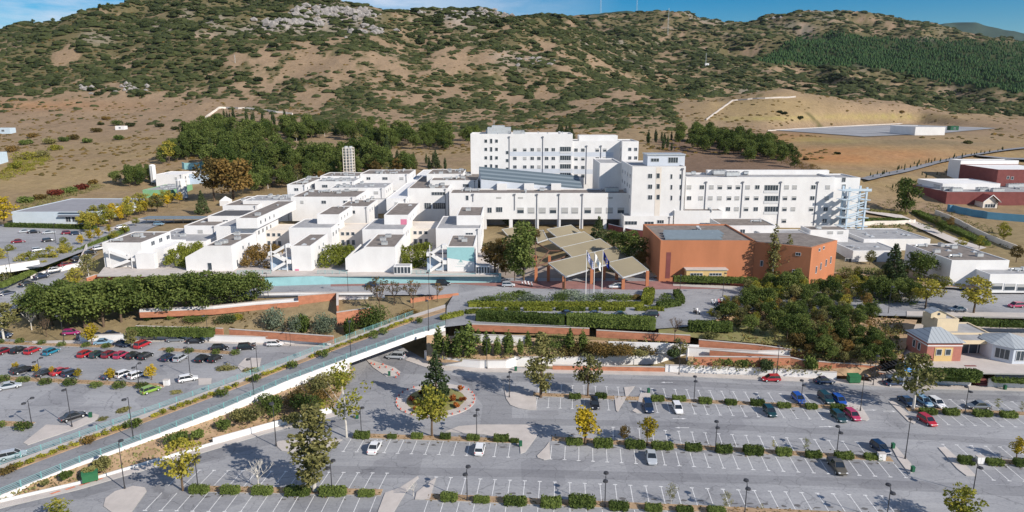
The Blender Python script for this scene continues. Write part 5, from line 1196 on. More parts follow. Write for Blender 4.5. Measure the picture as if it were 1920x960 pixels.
a, b_ = Q(1757, 610, YK+10), Q(1797, 610, YK+10); boxpart(cb, a.x, b_.x, YK+10, YK+16, zf-.4, Q(1775, 598, YK+10).z, BEIGEP, ROOFG, .3, wname='tower_wall', rname='tower_roof')
zz = Q(1775, 598, YK+10).z; mb = MB(); gx = (a.x+b_.x)/2-1.5; mb.prism([(gx-1.8, YK+11.5), (gx+1.8, YK+11.5), (gx+1.8, YK+14), (gx-1.8, YK+14)], zz-.3, zz+1.0); mb.face([(gx-1.8, YK+11.5, zz+1.0), (gx+1.8, YK+11.5, zz+1.0), (gx, YK+11.5, zz+1.7)]); localmb(cb, mb, 'dormer', BEIGEP)
mb = MB(); mb.face([(gx-2.1, YK+11.2, zz+.9), (gx, YK+11.2, zz+1.8), (gx, YK+14.3, zz+1.8), (gx-2.1, YK+14.3, zz+.9)]); mb.face([(gx, YK+11.2, zz+1.8), (gx+2.1, YK+11.2, zz+.9), (gx+2.1, YK+14.3, zz+.9), (gx, YK+14.3, zz+1.8)]); localmb(cb, mb, 'dormer_roof', ZSEAM)
mb = MB(); mb.tube((gx, YK+11.49, zz+.75), (gx, YK+11.42, zz+.75), .32, .32, 12); localmb(cb, mb, 'round_window', GLASS)
# octagonal bay at the right edge
q = P(1915, 683, 3.2); mb = MB(); k = 8; pts = [(q.x+5.2*math.cos(2*math.pi*(i+.5)/k), q.y+5+5.2*math.sin(2*math.pi*(i+.5)/k)) for i in range(k)]; mb.prism(pts, 3, 6.9); localmb(cb, mb, 'bay_wall', LGREY)
mb = MB(); pt2 = [(q.x+5.7*math.cos(2*math.pi*(i+.5)/k), q.y+5+5.7*math.sin(2*math.pi*(i+.5)/k), 6.91) for i in range(k)]
for i in range(k): mb.face([pt2[i], pt2[(i+1) % k], (q.x, q.y+5, 8.8)])
localmb(cb, mb, 'bay_roof', ZSEAM)
for i in range(4, 8):
    a, b_ = Vector(pts[i]), Vector(pts[(i+1) % k]); c = (a+b_)/2; d = b_-a; o = win(cb, c.x, c.y, 5.1, 2.6, 2.2); o.rotation_euler[2] = math.atan2(d.y, d.x)
# --- red brick campus, far right
rb_, e = block('brick_school', 'dark red brick block standing highest at the right edge', 1872, 1990, 318, 27.5, 308, 14, wm=BRICK, rm=WHITE, n=0, wins=((1890, 333, 1.1, 1.3, 'glass'), (1898, 334, 1.1, 1.3, 'glass'), (1888, 347, 1.1, 1.3, 'glass'), (1896, 349, 1.1, 1.3, 'glass')))
boxpart(rb_, e[0], e[1], e[3]+.01, e[3]+10, 14, 29.5, WHITE, ROOFG, wname='rear_wall', rname='rear_roof')
block('brick_school', 'long low dark red brick wing with cluttered roof', 1776, 1990, 360, 19.5, 346, 12.5, wm=BRICK, rm=ROOFG, n=16, kinds=(0, 1, 4))
block('brick_school', 'white rendered link building behind the low brick wing', 1768, 1876, 344, 22, 335, 13, rm=WHITE)
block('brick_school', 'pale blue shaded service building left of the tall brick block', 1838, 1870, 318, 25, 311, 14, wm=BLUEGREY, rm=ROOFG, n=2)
A, B = P(1842, 392, 12.5), P(1905, 400, 12.5); gh = bld('gabled_house', 'small red roofed house with white gable trim behind the blue wall', 'house', (A.x+B.x)/2, A.y, 12.5)
w2 = (B.x-A.x)/2; cx = gh.location.x; y0 = A.y; mb = MB(); mb.box(A.x, B.x, y0, y0+9, 12, 16); mb.face([(A.x, y0, 16), (B.x, y0, 16), (cx, y0, 18.6)]); localmb(gh, mb, 'wall', CREAM)
mb = MB(); mb.face([(A.x-.6, y0-1, 15.8), (cx, y0-1, 18.9), (cx, y0+10, 18.9), (A.x-.6, y0+10, 15.8)]); mb.face([(cx, y0-1, 18.9), (B.x+.6, y0-1, 15.8), (B.x+.6, y0+10, 15.8), (cx, y0+10, 18.9)]); localmb(gh, mb, 'roof', REDP)
mb = MB(); mb.bar((A.x-.7, y0-1.05, 15.8), (cx, y0-1.05, 19), .15, .4); mb.bar((cx, y0-1.05, 19), (B.x+.7, y0-1.05, 15.8), .15, .4); localmb(gh, mb, 'gable_trim', WHITE)
for i in range(4): win(gh, A.x+1.5+i*(w2*2-3)/3, y0, 14, 1.0, 1.5)
# depot on the hill yard
dp, e = block('hill_depot', 'small white flat roofed depot on the hillside yard', 1717, 1773, 238, 41.6, 235, 35.5, rm=ROOFG)
# small remote buildings
def hutx(px, py, w_, h_, d_, m_, label, roof=ROOFG):
    q = hit(px, py); p_ = empty('hut', tuple(q), label=label, cat='hut'); boxpart(p_, q.x-w_/2, q.x+w_/2, q.y-d_/2, q.y+d_/2, q.z-2, q.z+h_, m_, roof, .2, .2); win(p_, q.x, q.y-d_/2, q.z+h_*.5, w_*.2, h_*.35); return p_
hutx(12, 250, 12, 4.5, 7, STEELB, 'pale blue farm hut on the left hillside'); hutx(228, 243, 8, 3, 5, WHITE, 'tiny white hut by the hillside track'); hutx(-4, 306, 8, 7, 8, STEELB, 'pale blue house cut by the left edge of the photo')
hutx(1325, 126, 7, 6, 6, WHITE, 'tiny white transmitter hut on the far slope'); hutx(1918, 72, 40, 12, 10, WHITE, 'tiny white station on the far right ridge'); hutx(1786, 245, 7, 4, 5, BINM, 'dark green container beside the hill depot')
# ================================================================== HILL SCRUB AND FOREST
def icoblob(seed, sub=2, flat=.5, rough=1.0):
    bm = bmesh.new(); bmesh.ops.create_icosphere(bm, subdivisions=sub, radius=1); rs = random.Random(seed); V = []; 
    for v in bm.verts:
        k = .60+.85*fbm([v.co.x*2.3+seed*3], [v.co.y*2.3+v.co.z*1.9+seed], 3, seed)[0]; V.append((v.co.x*k, v.co.y*k, max(-.1, v.co.z*k*flat)))
    F_ = [[v.index for v in f.verts] for f in bm.faces]; bm.free(); return np.array(V), np.array(F_)
def scrubproto(seed):
    rs = np.random.RandomState(seed); V, F_ = icoblob(seed, 2, .62)
    n = 150; d = rs.normal(size=(n, 3)); d /= np.linalg.norm(d, axis=1)[:, None]; d[:, 2] = np.abs(d[:, 2])*.62; rr = .86+.22*rs.rand(n)
    lv, lf = leafquads(d*rr[:, None]*1.0, .12, .1, seed); lt = np.concatenate([lf[:, [0, 1, 2]], lf[:, [0, 2, 3]]])
    return np.concatenate([V, lv]), np.concatenate([F_, lt+len(V)])
SP_ = [scrubproto(s) for s in range(4)]
SPM = []
for i, (v, f) in enumerate(SP_): me_ = npmesh('scrub_bush', v, f, 3, False); me_.materials.append(LF['scrub']); SPM.append(me_)
LV = [icoblob(40+s, 2, .66) for s in range(4)]; LV1 = [icoblob(60+s, 1, .66) for s in range(4)]
# candidates
rs = np.random.RandomState(3); n = 80000
az = rs.uniform(-.92, .92, n); yy = np.exp(rs.uniform(math.log(515), math.log(2450), n)); xx = az*yy
def gz(x, y):
    fy = (np.log(y)-math.log(56))/(math.log(2800)-math.log(56))*(NY-1); fa = (x/y+1.0)/2.0*(NA-1); i = np.clip(fy.astype(int), 0, NY-2); j = np.clip(fa.astype(int), 0, NA-2); a, b_ = fy-i, fa-j
    return (ZG[i, j]*(1-a)+ZG[i+1, j]*a)*(1-b_)+(ZG[i, j+1]*(1-a)+ZG[i+1, j+1]*a)*b_
zz = gz(xx, yy); px, py = proj(xx, yy, zz); den = scrubdens(px, py, xx, yy)
q1 = fbm(xx/42.0, yy/42.0, 5, 31); q2 = fbm(xx/9.0, yy/12.0, 3, 77); qq = (q1*.54+q2*.46-.5)*2.5+.5
keep = (qq < den+.05) | (rs.rand(n) < .03*np.clip(den*4, 0, 1)); keep &= ~inpoly(px, py, FOREST) | (yy < 1250)
keep &= ~((px > 1270) & (yy > 440) & (yy < 830) & (rs.rand(n) < .93)); keep &= (py > -40) & (py < 250) & ~((px > 1270) & (py > 215) & (yy < 900))
vis = np.ones(n, bool)
for k in np.nonzero(keep)[0]:                          # drop what the ridges hide by a wide margin
    t = np.linspace(.55, .97, 14); hx, hy = xx[k]*t, yy[k]*t; los = H+(zz[k]+6-H)*t
    if (gz(hx, hy) > los+4).any(): vis[k] = False
keep &= vis; idx = np.nonzero(keep)[0]
size = np.where(rs.rand(n) < .22, rs.uniform(2.8, 5.4, n), rs.uniform(1.0, 2.6, n))*np.where(den > .5, 1.15, .9)*np.clip(yy/900, .8, 1.7)
app = size/yy; lone = (yy < 1200)&(q1 > .46)
order = idx[np.argsort(-(app+lone*.004)[idx])]; indiv = order[:290]; rest = order[290:]
for c, k in enumerate(indiv):
    o = link('scrub_bush', SPM[k % 4], None, (xx[k], yy[k], zz[k]-.2), rs.rand()*6.28, (size[k]*1.25, size[k]*.95, size[k]*.95)); tag(o, 'dark green kermes oak bush dotted on the dry hillside', 'bush', 'scrub bushes on the hillside')
VV = []; FF = []; off = 0
for k in rest:
    v, f = (LV if yy[k] < 1100 else LV1)[k % 4]; a = rs.rand()*6.28; ca_, sa_ = math.cos(a), math.sin(a); s = size[k]; w_ = np.stack([(v[:, 0]*ca_-v[:, 1]*sa_)*s*1.3+xx[k], (v[:, 0]*sa_+v[:, 1]*ca_)*s+yy[k], v[:, 2]*s+zz[k]-.2], 1)
    VV.append(w_); FF.append(f+off); off += len(v)
print('scrub', len(rest), 'verts', off)
me_ = npmesh('hill_scrub', np.concatenate(VV), np.concatenate(FF), 3, False); me_.materials.append(LF['scrub']); o = link('hill_scrub', me_); tag(o, 'dark green scrub covering the rocky slopes', 'scrub', kind='stuff')
# rock outcrops
def rocks(name, spots, label, matl=ROCK):
    mb = MB(); VV = []; FF = []; off = 0; rs_ = random.Random(8)
    for (cx_, cy_, wx, wy, n_, s0) in spots:
        for i in range(n_):
            q = hit(cx_+rs_.gauss(0, wx), cy_+rs_.gauss(0, wy)); v, f = icoblob(rs_.randint(1, 30), 1, 1.0); s = s0*rs_.uniform(.5, 1.3); w_ = v*np.array([s*1.6, s, s*rs_.uniform(.8, 1.6)])+np.array([q.x, q.y, q.z]); VV.append(w_); FF.append(f+off); off += len(v)
    me_ = npmesh(name, np.concatenate(VV), np.concatenate(FF), 3, False); me_.materials.append(matl); o = link(name, me_); o['kind'] = 'structure'; return o
rocks('limestone_outcrop', [(545, 44, 26, 3, 90, 3.6), (620, 25, 32, 4, 130, 4.2), (670, 30, 20, 4, 40, 3), (505, 48, 6, 2, 12, 5), (900, 27, 45, 4, 60, 3), (1400, 30, 60, 6, 40, 3.5), (690, 60, 25, 6, 20, 3.5), (240, 165, 22, 4, 25, 2.2), (155, 168, 12, 3, 12, 2.0), (1000, 115, 25, 6, 20, 2.5)], '')
# pine plantation on the far slope
VV = []; FF = []; off = 0; n = 30000; az = rs.uniform(.28, .95, n); yy2 = np.exp(rs.uniform(math.log(1250), math.log(2300), n)); xx2 = az*yy2; zz2 = gz(xx2, yy2); px2, py2 = proj(xx2, yy2, zz2)
kk = inpoly(px2, py2+(fbm(px2/20, py2/10, 3, 4)-.5)*14, FOREST); idx2 = np.nonzero(kk)[0]
cone = np.array([(math.cos(i*1.2566)*1, math.sin(i*1.2566)*1, 0) for i in range(5)]+[(math.cos(i*1.2566+.6)*.75, math.sin(i*1.2566+.6)*.75, 1.2) for i in range(5)]+[(0, 0, 2.4)]); cf = np.array([(i, (i+1) % 5, 5+i) for i in range(5)]+[((i+1) % 5, 5+(i+1) % 5, 5+i) for i in range(5)]+[(5+i, 5+(i+1) % 5, 10) for i in range(5)])
for k in idx2:
    s = rs.uniform(1.9, 3.1); VV.append(cone*np.array([s, s, s*rs.uniform(.9, 1.3)])+np.array([xx2[k], yy2[k], zz2[k]-.5])); FF.append(cf+off); off += len(cone)
print('forest', len(idx2))
me_ = npmesh('pine_plantation', np.concatenate(VV), np.concatenate(FF), 3, False); me_.materials.append(LF['forest']); o = link('pine_plantation', me_); tag(o, 'dense dark green pine plantation on the far right slope', 'forest', kind='stuff')
# small dry bushes on the lower slopes
VV = []; FF = []; off = 0; n = 9000; az = rs.uniform(-.9, .9, n); yy3 = np.exp(rs.uniform(math.log(345), math.log(1150), n)); xx3 = az*yy3; zz3 = gz(xx3, yy3); px3, py3 = proj(xx3, yy3, zz3)
k3 = (fbm(xx3/30, yy3/30, 3, 19) > .47) & (py3 < 330) & ~inpoly(px3, py3, [(1425,248),(1600,231),(1720,229),(1900,238),(1770,256),(1620,262)]) & ~((px3 > 560) & (px3 < 1620) & (py3 > 300)) & ~((px3 > 1590) & (py3 > 262))
for k in np.nonzero(k3)[0]:
    v, f = LV1[k % 4]; s = rs.uniform(.5, 1.3)*(1+yy3[k]/1500); VV.append(v*np.array([s*1.2, s, s*1.1])+np.array([xx3[k], yy3[k], zz3[k]-.1])); FF.append(f+off); off += len(v)
me_ = npmesh('dry_scrub', np.concatenate(VV), np.concatenate(FF), 3, False); me_.materials.append(LF['brownleaf']); o = link('dry_scrub', me_); tag(o, 'small dry brown bushes on the lower slopes', 'dry scrub', kind='stuff')
# ================================================================== TREES
pines = [treeproto('pine_tree', 'pine', BARK, 'pine', 11, 1), treeproto('pine_tree', 'pine', BARK, 'pine', 11, 2), treeproto('stone_pine', 'pine', BARK, 'round', 10, 3), treeproto('stone_pine', 'pine', BARK, 'round', 10, 4)]
cones = [treeproto('fir_tree', 'conifer', BARK, 'cone', 10, 5), treeproto('fir_tree', 'conifer', BARK, 'cone', 10, 6)]
thu = [treeproto('thuja', 'hedge', BARK, 'cypress', 7, 27), treeproto('thuja', 'hedge', BARK, 'cypress', 7, 28)]
cyps = [treeproto('cypress_tree', 'conifer', BARK, 'cypress', 7, 7), treeproto('cypress_tree', 'conifer', BARK, 'cypress', 7, 8)]
tyel = [treeproto('maple_tree', 'yellow', BARK, 'broad', 6, 9), treeproto('maple_tree', 'yellow', BARK, 'broad', 6, 10)]
tyg = [treeproto('broadleaf_tree', 'yellowgreen', BARK, 'broad', 7, 11), treeproto('broadleaf_tree', 'yellowgreen', BARK, 'broad', 7, 12)]
tol = [treeproto('broadleaf_tree', 'olive', BARK, 'broad', 7, 13), treeproto('broadleaf_tree', 'olive', BARKW, 'broad', 7, 14)]
ppl = [treeproto('poplar_tree', 'olive', BARKW, 'column', 13, 25), treeproto('poplar_tree', 'olive', BARKW, 'column', 13, 26)]
pop = [treeproto('poplar_tree', 'pale', BARKW, 'poplar', 13, 15), treeproto('poplar_tree', 'olive', BARK, 'poplar', 13, 16)]
brn_ = [treeproto('oak_tree', 'brownleaf', BARK, 'broad', 8, 17), treeproto('oak_tree', 'brownleaf', BARK, 'round', 8, 18)]
spa = [treeproto('birch_tree', 'olive', BARKW, 'sparse', 9, 19), treeproto('birch_tree', 'yellowgreen', BARKW, 'sparse', 9, 20)]
bare = bareproto('bare_tree', 5, BARK, 21); barep = bareproto('bare_tree', 5, BARKW, 22); plane = bareproto('plane_tree', 7, BARK, 23, 'brownleaf')
TR = random.Random(17)
def tr(protos, h0, px, rb, htpx, label=None, group=None, cat='tree', z=None, wide=1.0):
    """place a tree: base pixel, apparent height in pixels, natural height h0 of the prototype"""
    q = P(px, rb, z) if z is not None else hit(px, rb)
    while z is None and q.y > 1600 and rb < 60: rb += 1; q = hit(px, rb)
    top = Q(px, rb-htpx, q.y).z; s = (top-q.z)/h0
    pr = TR.choice(protos) if isinstance(protos, list) else protos
    return pr.put((q.x, q.y, q.z), TR.uniform(0, 6.28), (s*wide, s*wide, s), label, cat, group)
def grove(protos, h0, poly, n, hm, label, group, cat='pine tree', mind=4.0, hj=.25, zt=None):
    xs = [p[0] for p in poly]; ys = [p[1] for p in poly]; done = []; t_ = 0
    while len(done) < n and t_ < n*40:
        t_ += 1; a, b_ = TR.uniform(min(xs), max(xs)), TR.uniform(min(ys), max(ys))
        if not inpoly([a], [b_], poly)[0]: continue
        q = hit(a, b_) if zt is None else P(a, b_, zt)
        if any((q.x-d.x)**2+(q.y-d.y)**2 < mind**2 for d in done): continue
        done.append(q); s = hm*TR.uniform(1-hj, 1+hj)/h0; TR.choice(protos).put((q.x, q.y, q.z), TR.uniform(0, 6.28), (s*1.05, s*1.05, s), label, cat, group)
grove(pines*3+cones*2+[tol[0]], 10.5, [(340,262),(400,240),(470,245),(505,262),(505,345),(440,352),(400,330),(345,300)], 100, 13, 'dense green pine in the thick grove left of the chimney lattice', 'pines in the left grove', mind=3.6)
grove(pines, 10.5, [(285,292),(335,285),(350,300),(300,312)], 6, 9.5, 'pine at the left tip of the grove above the gas tanks', 'pines at the left tip of the grove', mind=4)
grove(pines*3+cones+[tol[1]], 10.5, [(485,246),(640,248),(850,262),(845,282),(700,280),(640,262),(500,268)], 85, 11.5, 'green pine in the long belt below the scrub slope', 'pines in the upper belt', mind=4)
grove(pines*2+cones+tol, 10.5, [(505,290),(640,300),(740,300),(740,318),(640,325),(520,330)], 44, 12, 'pine in the grove around the chimney lattice', 'pines behind the lab roofs', mind=4.5)
grove(cones+cyps, 9, [(700,300),(850,300),(860,320),(700,322)], 14, 9, 'slim dark conifer behind the low roofs', 'conifers behind the low roofs', mind=6)
grove([tol[0], tol[1], brn_[0], pines[2], pines[0]], 8, [(470,340),(640,325),(780,322),(780,330),(640,335),(470,366)], 52, 8, 'olive brown tree at the foot of the grove', 'autumn trees behind the lab roofs', 'broadleaf tree', mind=4)
grove(pines, 10.5, [(855,262),(880,258),(905,262),(880,272)], 5, 9, 'pine just left of the tall ward roof', 'pines beside the tall ward', mind=5)
grove(cones, 9, [(1048,255),(1100,253),(1100,262),(1048,262)], 5, 9, 'fir behind the tall ward roof', 'firs behind the tall ward', mind=5)
grove(pines, 10.5, [(1270,262),(1320,244),(1345,250),(1330,290),(1275,285)], 16, 10, 'pine in the loose clump above the tower block', 'pines above the tower block', mind=6)
grove(pines, 10.5, [(1320,262),(1350,256),(1430,276),(1500,300),(1490,318),(1420,312),(1350,290)], 46, 9.5, 'round pine in the diagonal row on the brown slope', 'pines on the brown slope', mind=4)
grove(cyps, 7, [(1205,262),(1260,262),(1262,285),(1205,280)], 9, 8, 'dark cypress right of the tall ward', 'cypresses right of the tall ward', mind=5)
grove(cyps, 7, [(1625,333),(1720,308),(1880,280),(1880,286),(1720,316),(1640,338)], 44, 2.6, 'small dark cypress along the far road', 'cypresses along the far road', 'cypress', mind=2.5)
grove(cyps, 7, [(1660,352),(1740,325),(1800,318),(1800,322),(1750,333),(1680,356)], 12, 2.4, 'young cypress below the far road', 'young cypresses below the far road', 'cypress', mind=3)
grove(cyps, 7, [(415,226),(470,228),(545,228),(545,238),(480,236),(415,232)], 12, 11, 'thin cypress in front of the hillside enclosure', 'cypresses by the enclosure', 'cypress', mind=5)
grove(tyel+tyg, 6, [(150,420),(275,388),(330,378),(345,384),(290,398),(200,428),(160,440)], 44, 5.6, 'yellow leaved tree beside the grey supply hall', 'yellow trees beside the supply hall', 'yellow tree', mind=2.6)
grove(pines, 10.5, [(205,345),(280,335),(300,345),(250,352)], 8, 9, 'dark bushy tree behind the plant yard', 'dark trees behind the plant yard', mind=5)
# round pines in front of the terracotta terrace wall
for k, (px, rb, hp) in enumerate([(72,600,62),(98,612,76),(130,614,72),(160,618,80),(195,614,82),(228,606,80),(262,596,70),(292,592,72),(322,590,70),(352,588,72),(384,584,70),(414,580,66),(446,576,62),(478,570,56),(120,590,60),(180,592,62),(236,588,64),(300,576,56),(360,572,54),(420,568,52)]):
    tr(pines[2:], 9.6, px, rb, hp, 'round headed stone pine in the hedge-like row above the left car park', 'stone pines above the left car park', 'pine tree', wide=1.25)
tr(tol, 7, 168, 528, 52, 'dark leaved tree beside the leftmost white block'); tr(tyg, 7, 145, 545, 45, 'low spreading palm-like tree by the climbing road')
tr(brn_, 7.4, 402, 378, 78, 'large russet oak at the edge of the pine grove', wide=1.2); tr(brn_, 7.4, 438, 374, 72, 'second russet oak, right of the largest one', wide=1.2)
tr(cones, 10, 380, 402, 46, 'blue green fir beside the small white tent'); tr(tyg, 7, 318, 306, 44, 'pale yellow poplar-like tree above the gas tanks'); tr(tol, 7, 296, 398, 34, 'grey green tree at the corner of the supply hall', wide=1.3)
tr(tyel, 6, 10, 428, 60, 'yellow tree cut by the left edge above the upper car park', wide=1.3); tr(tol, 7, 8, 640, 75, 'bushy olive green tree at the left edge of the car park', wide=1.3)
tr(tol, 7, 12, 545, 48, 'olive tree at the left edge beside the climbing road'); tr(tyg, 7, 5, 505, 40, 'pale green tree on the left edge by the upper car park')
for i, (px, rb, hp) in enumerate([(100,498,38),(62,510,40),(40,516,36),(120,486,30),(80,500,32)]): tr(tyg, 7, px, rb, hp, ORD[i]+' yellow green tree from the right along the climbing road verge')
for i, (px, rb, hp) in enumerate([(153,462,22),(170,456,26),(186,450,24),(205,440,20),(55,500,24),(25,520,22)]): tr(tyel, 6, px, rb, hp, ORD[i]+' bright yellow tree on the verge of the climbing road')
tr(barep, 5, 60, 620, 48, 'pale bare tree behind the left car park'); tr(bare, 5, 88, 632, 40, 'small bare tree at the corner of the left car park')
tr(tyel, 6, 174, 652, 46, 'golden yellow tree standing among the parked cars'); tr(tol, 7, 247, 656, 40, 'small dull green tree among the parked cars by the cream car')
for i, (px, rb, hp) in enumerate([(32,702,24),(70,704,22),(100,706,20),(285,716,34),(208,716,26),(148,712,22)]): tr(tyel, 6, px, rb, hp, ORD[i]+' thin golden sapling in the left car park strip')
# big trees in front
tr(pop[0], 12.6, 590, 921, 155, 'tall ragged poplar with pale trunk in the front planting strip', z=0, wide=1.5); tr(spa[1], 8.6, 650, 820, 135, 'white trunked tall tree below the bridge', z=0, wide=1.1)
tr(tyg[0], 6.6, 343, 920, 92, 'yellow green tree with white trunk near the lower left island', z=0); tr(pop[1], 12.6, 1014, 745, 118, 'tall dense poplar at the right of the roundabout', z=0, wide=1.35)
tr(tol[0], 6.6, 1102, 743, 76, 'olive green street tree in the second planting strip', z=0); tr(tyel[0], 5.7, 1097, 833, 68, 'spreading golden yellow tree beside the dark hedges', z=0, wide=1.25)
tr(tyel[1], 5.7, 1213, 834, 50, 'thin yellow tree above the silver car', z=0); tr(brn_[0], 7.4, 1170, 829, 30, 'small rusty sapling between two dark hedges', z=0)
tr(tyg[1], 6.6, 810, 818, 86, 'yellow green maple in front of the roundabout', z=0, wide=1.1); tr(cones[0], 9.7, 818, 752, 92, 'tall fir in the middle of the roundabout', z=.5, wide=1.05)
tr(tol[1], 6.6, 1712, 768, 100, 'dark leafy tree over the parked cars at the right', z=0, wide=1.1); tr(tyel[0], 5.7, 1905, 862, 40, 'pale yellow sapling at the right edge', z=0)
tr(tyg[0], 6.6, 110, 985, 45, 'bushy grey green treetop at the bottom left corner', z=0, wide=1.5); tr(tyg[1], 6.6, 1797, 985, 70, 'golden tree cut by the bottom edge at the right', z=0, wide=1.2)
for i, (px, rb, hp) in enumerate([(1258,945,38),(1362,958,36),(1428,958,14),(1510,846,24),(1450,842,16),(1870,770,22),(1915,775,22),(1507,762,12)]): tr(spa, 8.6, px, rb, hp, ORD[i]+' thin sapling in the right hand car park strips', z=0)
tr(barep, 5, 485, 915, 60, 'bare white birch between hedges in the front strip', z=0); tr(barep, 5, 775, 930, 30, 'tiny bare sapling on the front island', z=0)
for i, (px, rb) in enumerate([(1265,640)]): tr(bare, 5, px, 636, 46, 'bare small tree on the plaza verge', z=5.4)
tr(tol, 7, 1274, 676, 44, 'small round tree in front of the white ramp wall', z=1.5)
for i, (px, rb, hp) in enumerate([(712,585,60),(775,580,50),(740,575,44),(820,568,34)]): tr(plane, 6.3, px, rb, hp, ORD[i]+' nearly bare plane tree below the upper road')
# trees by the buildings
tr(cones[0], 9.7, 957, 432, 62, 'tall fir in front of the long central block', z=9.2); tr(cones[1], 9.7, 1122, 452, 46, 'dark fir at the middle of the undercroft', z=9.0, wide=1.3)
tr(pines[1], 10.8, 982, 522, 98, 'tall dark pine left of the entrance canopy', z=8.0, wide=1.1); tr(pines[0], 10.8, 965, 524, 60, 'smaller green pine at the foot of the tall dark one', z=8)
tr(brn_[1], 7.4, 928, 512, 52, 'round golden olive tree beside the turquoise block', z=8.5, wide=1.3); tr(pines[3], 9.7, 1180, 492, 56, 'round dark tree left of the orange hall', z=8, wide=1.2)
tr(ppl[1], 12.6, 1447, 532, 110, 'left of two slim poplars in front of the orange hall', z=6.2, wide=1.15); tr(ppl[0], 12.6, 1473, 532, 92, 'right of two slim poplars in front of the orange hall', z=6.2, wide=1.15)
tr(tol, 7, 1516, 430, 32, 'round tree in the yard of the east ward', z=9.5, wide=1.4); tr(cones[1], 9.7, 1672, 534, 76, 'tall black green fir right of the orange hall', z=6.3, wide=1.2)
tr(pines[2], 9.7, 1720, 530, 56, 'round dark pine beside the tall fir', z=6.3, wide=1.1); tr(tol[0], 6.6, 1630, 500, 30, 'small pale shrub tree by the low roofs', z=6.8); tr(tol, 7, 1766, 530, 36, 'olive tree at the corner of the boxy clinic', z=6.3)
tr(pines[0], 10.8, 1697, 404, 66, 'big lone dark tree on the slope right of the steel stair', wide=1.3); tr(tyg, 7, 1735, 578, 56, 'broad yellow green tree above the brick pavilion', z=6, wide=1.3); tr(tyg, 7, 1825, 590, 72, 'big golden green tree behind the pavilion', z=5.6, wide=1.3)
tr(brn_, 7.4, 1905, 492, 30, 'golden brown tree behind the clinic at the right edge', wide=1.3); tr(tyg, 7, 1835, 470, 30, 'yellow tree on the verge by the pale boundary wall'); tr(tyg, 7, 1880, 455, 34, 'pale yellow tree above the boundary wall')
tr(brn_, 7.4, 1780, 430, 22, 'small brown tree near the boundary wall'); tr(pines[3], 9.7, 1765, 440, 24, 'dark bush tree at the long grey roof'); tr(bare, 5, 1870, 392, 20, 'small bare tree by the blue wall')
for i, (px, rb, hp) in enumerate([(300,514,8)]): pass
# wooded bank right of the plaza
grove([brn_[0], tol[0], tol[1], pines[2], pines[3], tol[0], tyg[1]], 7.8, [(1330,600),(1370,572),(1480,552),(1560,560),(1640,578),(1640,600),(1560,640),(1480,640),(1400,632)], 96, 3.9, 'olive brown tree in the thicket on the bank below the orange hall', 'thicket trees on the bank', 'broadleaf tree', mind=2.3, zt=5.2)
grove(tol+tyg+[pines[2]], 7, [(1400,545),(1560,540),(1720,556),(1720,572),(1560,566),(1400,566)], 62, 4.0, 'green yellow tree along the path right of the orange hall', 'trees along the upper path', 'broadleaf tree', mind=2.4, zt=5.9)
grove([tol[0], brn_[1], pines[3]], 8, [(1480,640),(1560,640),(1640,650),(1670,680),(1620,690),(1500,668)], 44, 3.6, 'low dark shrubby tree on the slope above the terracotta wall', 'shrubby trees on the lower slope', 'shrub', mind=2.0, zt=3.3)
# conifer row beside the bridge
for k, (px, rb, hp) in enumerate([(823,664,54),(839,666,40),(857,668,52),(880,666,66),(866,650,40),(912,664,44),(933,664,36),(954,664,46),(975,664,30),(897,650,34),(948,652,30),(1068,660,46),(1092,660,44),(925,648,30),(1010,655,34),(990,654,34)]):
    tr(thu, 7, px, rb, hp, 'stubby green thuja in the bed between the white walls', 'thujas in the conifer bed', 'thuja', z=2.4, wide=1.7)
# ================================================================== BUSHES AND HEDGES
HG = [hedgemesh('hedge', 4.2, 1.7, 1.35, 'hedge', s) for s in (1, 2, 3)]; HR = [bushmesh('hedge', 1.7, 1.5, 420, .11, 'hedge', s) for s in (5, 6)]
def hedge(px, py, s=1.0, label=None, group='clipped hedges in the car park strips', rnd_=False, z=0.1, rz=-.04, sx=1.0):
    q = P(px, py, z); me_ = (HR if rnd_ else HG)[int(px) % (2 if rnd_ else 3)]
    o = link('hedge', me_, None, tuple(q), rz+TR.uniform(-.05, .05), (s*sx*TR.uniform(.8, 1.04), s*TR.uniform(.85, 1.0), s*TR.uniform(.72, 1.0))); tag(o, label, 'hedge', group); return o
for i, (px, py) in enumerate([(1078,746),(1127,745),(1233,751),(1273,751),(1322,755),(1370,757),(1420,759),(1470,763),(1521,765),(1572,768)]): hedge(px, py, .82, ORD[i]+' clipped hedge from the left in the rear right strip', sx=.8)
for i, (px, py) in enumerate([(1740,775),(1783,776),(1842,779),(1891,781)]): hedge(px, py, .95, ORD[i]+' clipped hedge from the left in the rear strip beyond the cross lane', sx=.85)
for i, (px, py, s) in enumerate([(1077,832,.95),(1131,836,1.1),(1191,838,1.05),(1242,840,1.0),(1300,843,.95),(1357,847,.95),(1412,850,1.0),(1469,852,.85),(1525,856,.9),(1582,858,.95),(1637,860,.8)]): hedge(px, py, s, ORD[i]+' dark block hedge from the left in the middle right strip', sx=.85)
for i, (px, py) in enumerate([(1811,868),(1865,870),(1916,872)]): hedge(px, py, .85, ORD[i]+' block hedge from the left in the strip past the cross lane', sx=.75)
for i, (px, py, s) in enumerate([(679,820,.85),(735,821,.6),(782,821,.7),(835,822,.7),(887,824,.8),(940,826,1.0),(965,829,.5)]): hedge(px, py, s, ORD[i]+' low hedge from the left in the strip below the roundabout', sx=.8)
for i, (px, py, s) in enumerate([(374,922,.8),(432,923,.85),(492,924,.95),(558,926,1.0),(624,927,1.0),(687,928,.75)]): hedge(px, py, s, ORD[i]+' clipped hedge from the left in the front strip')
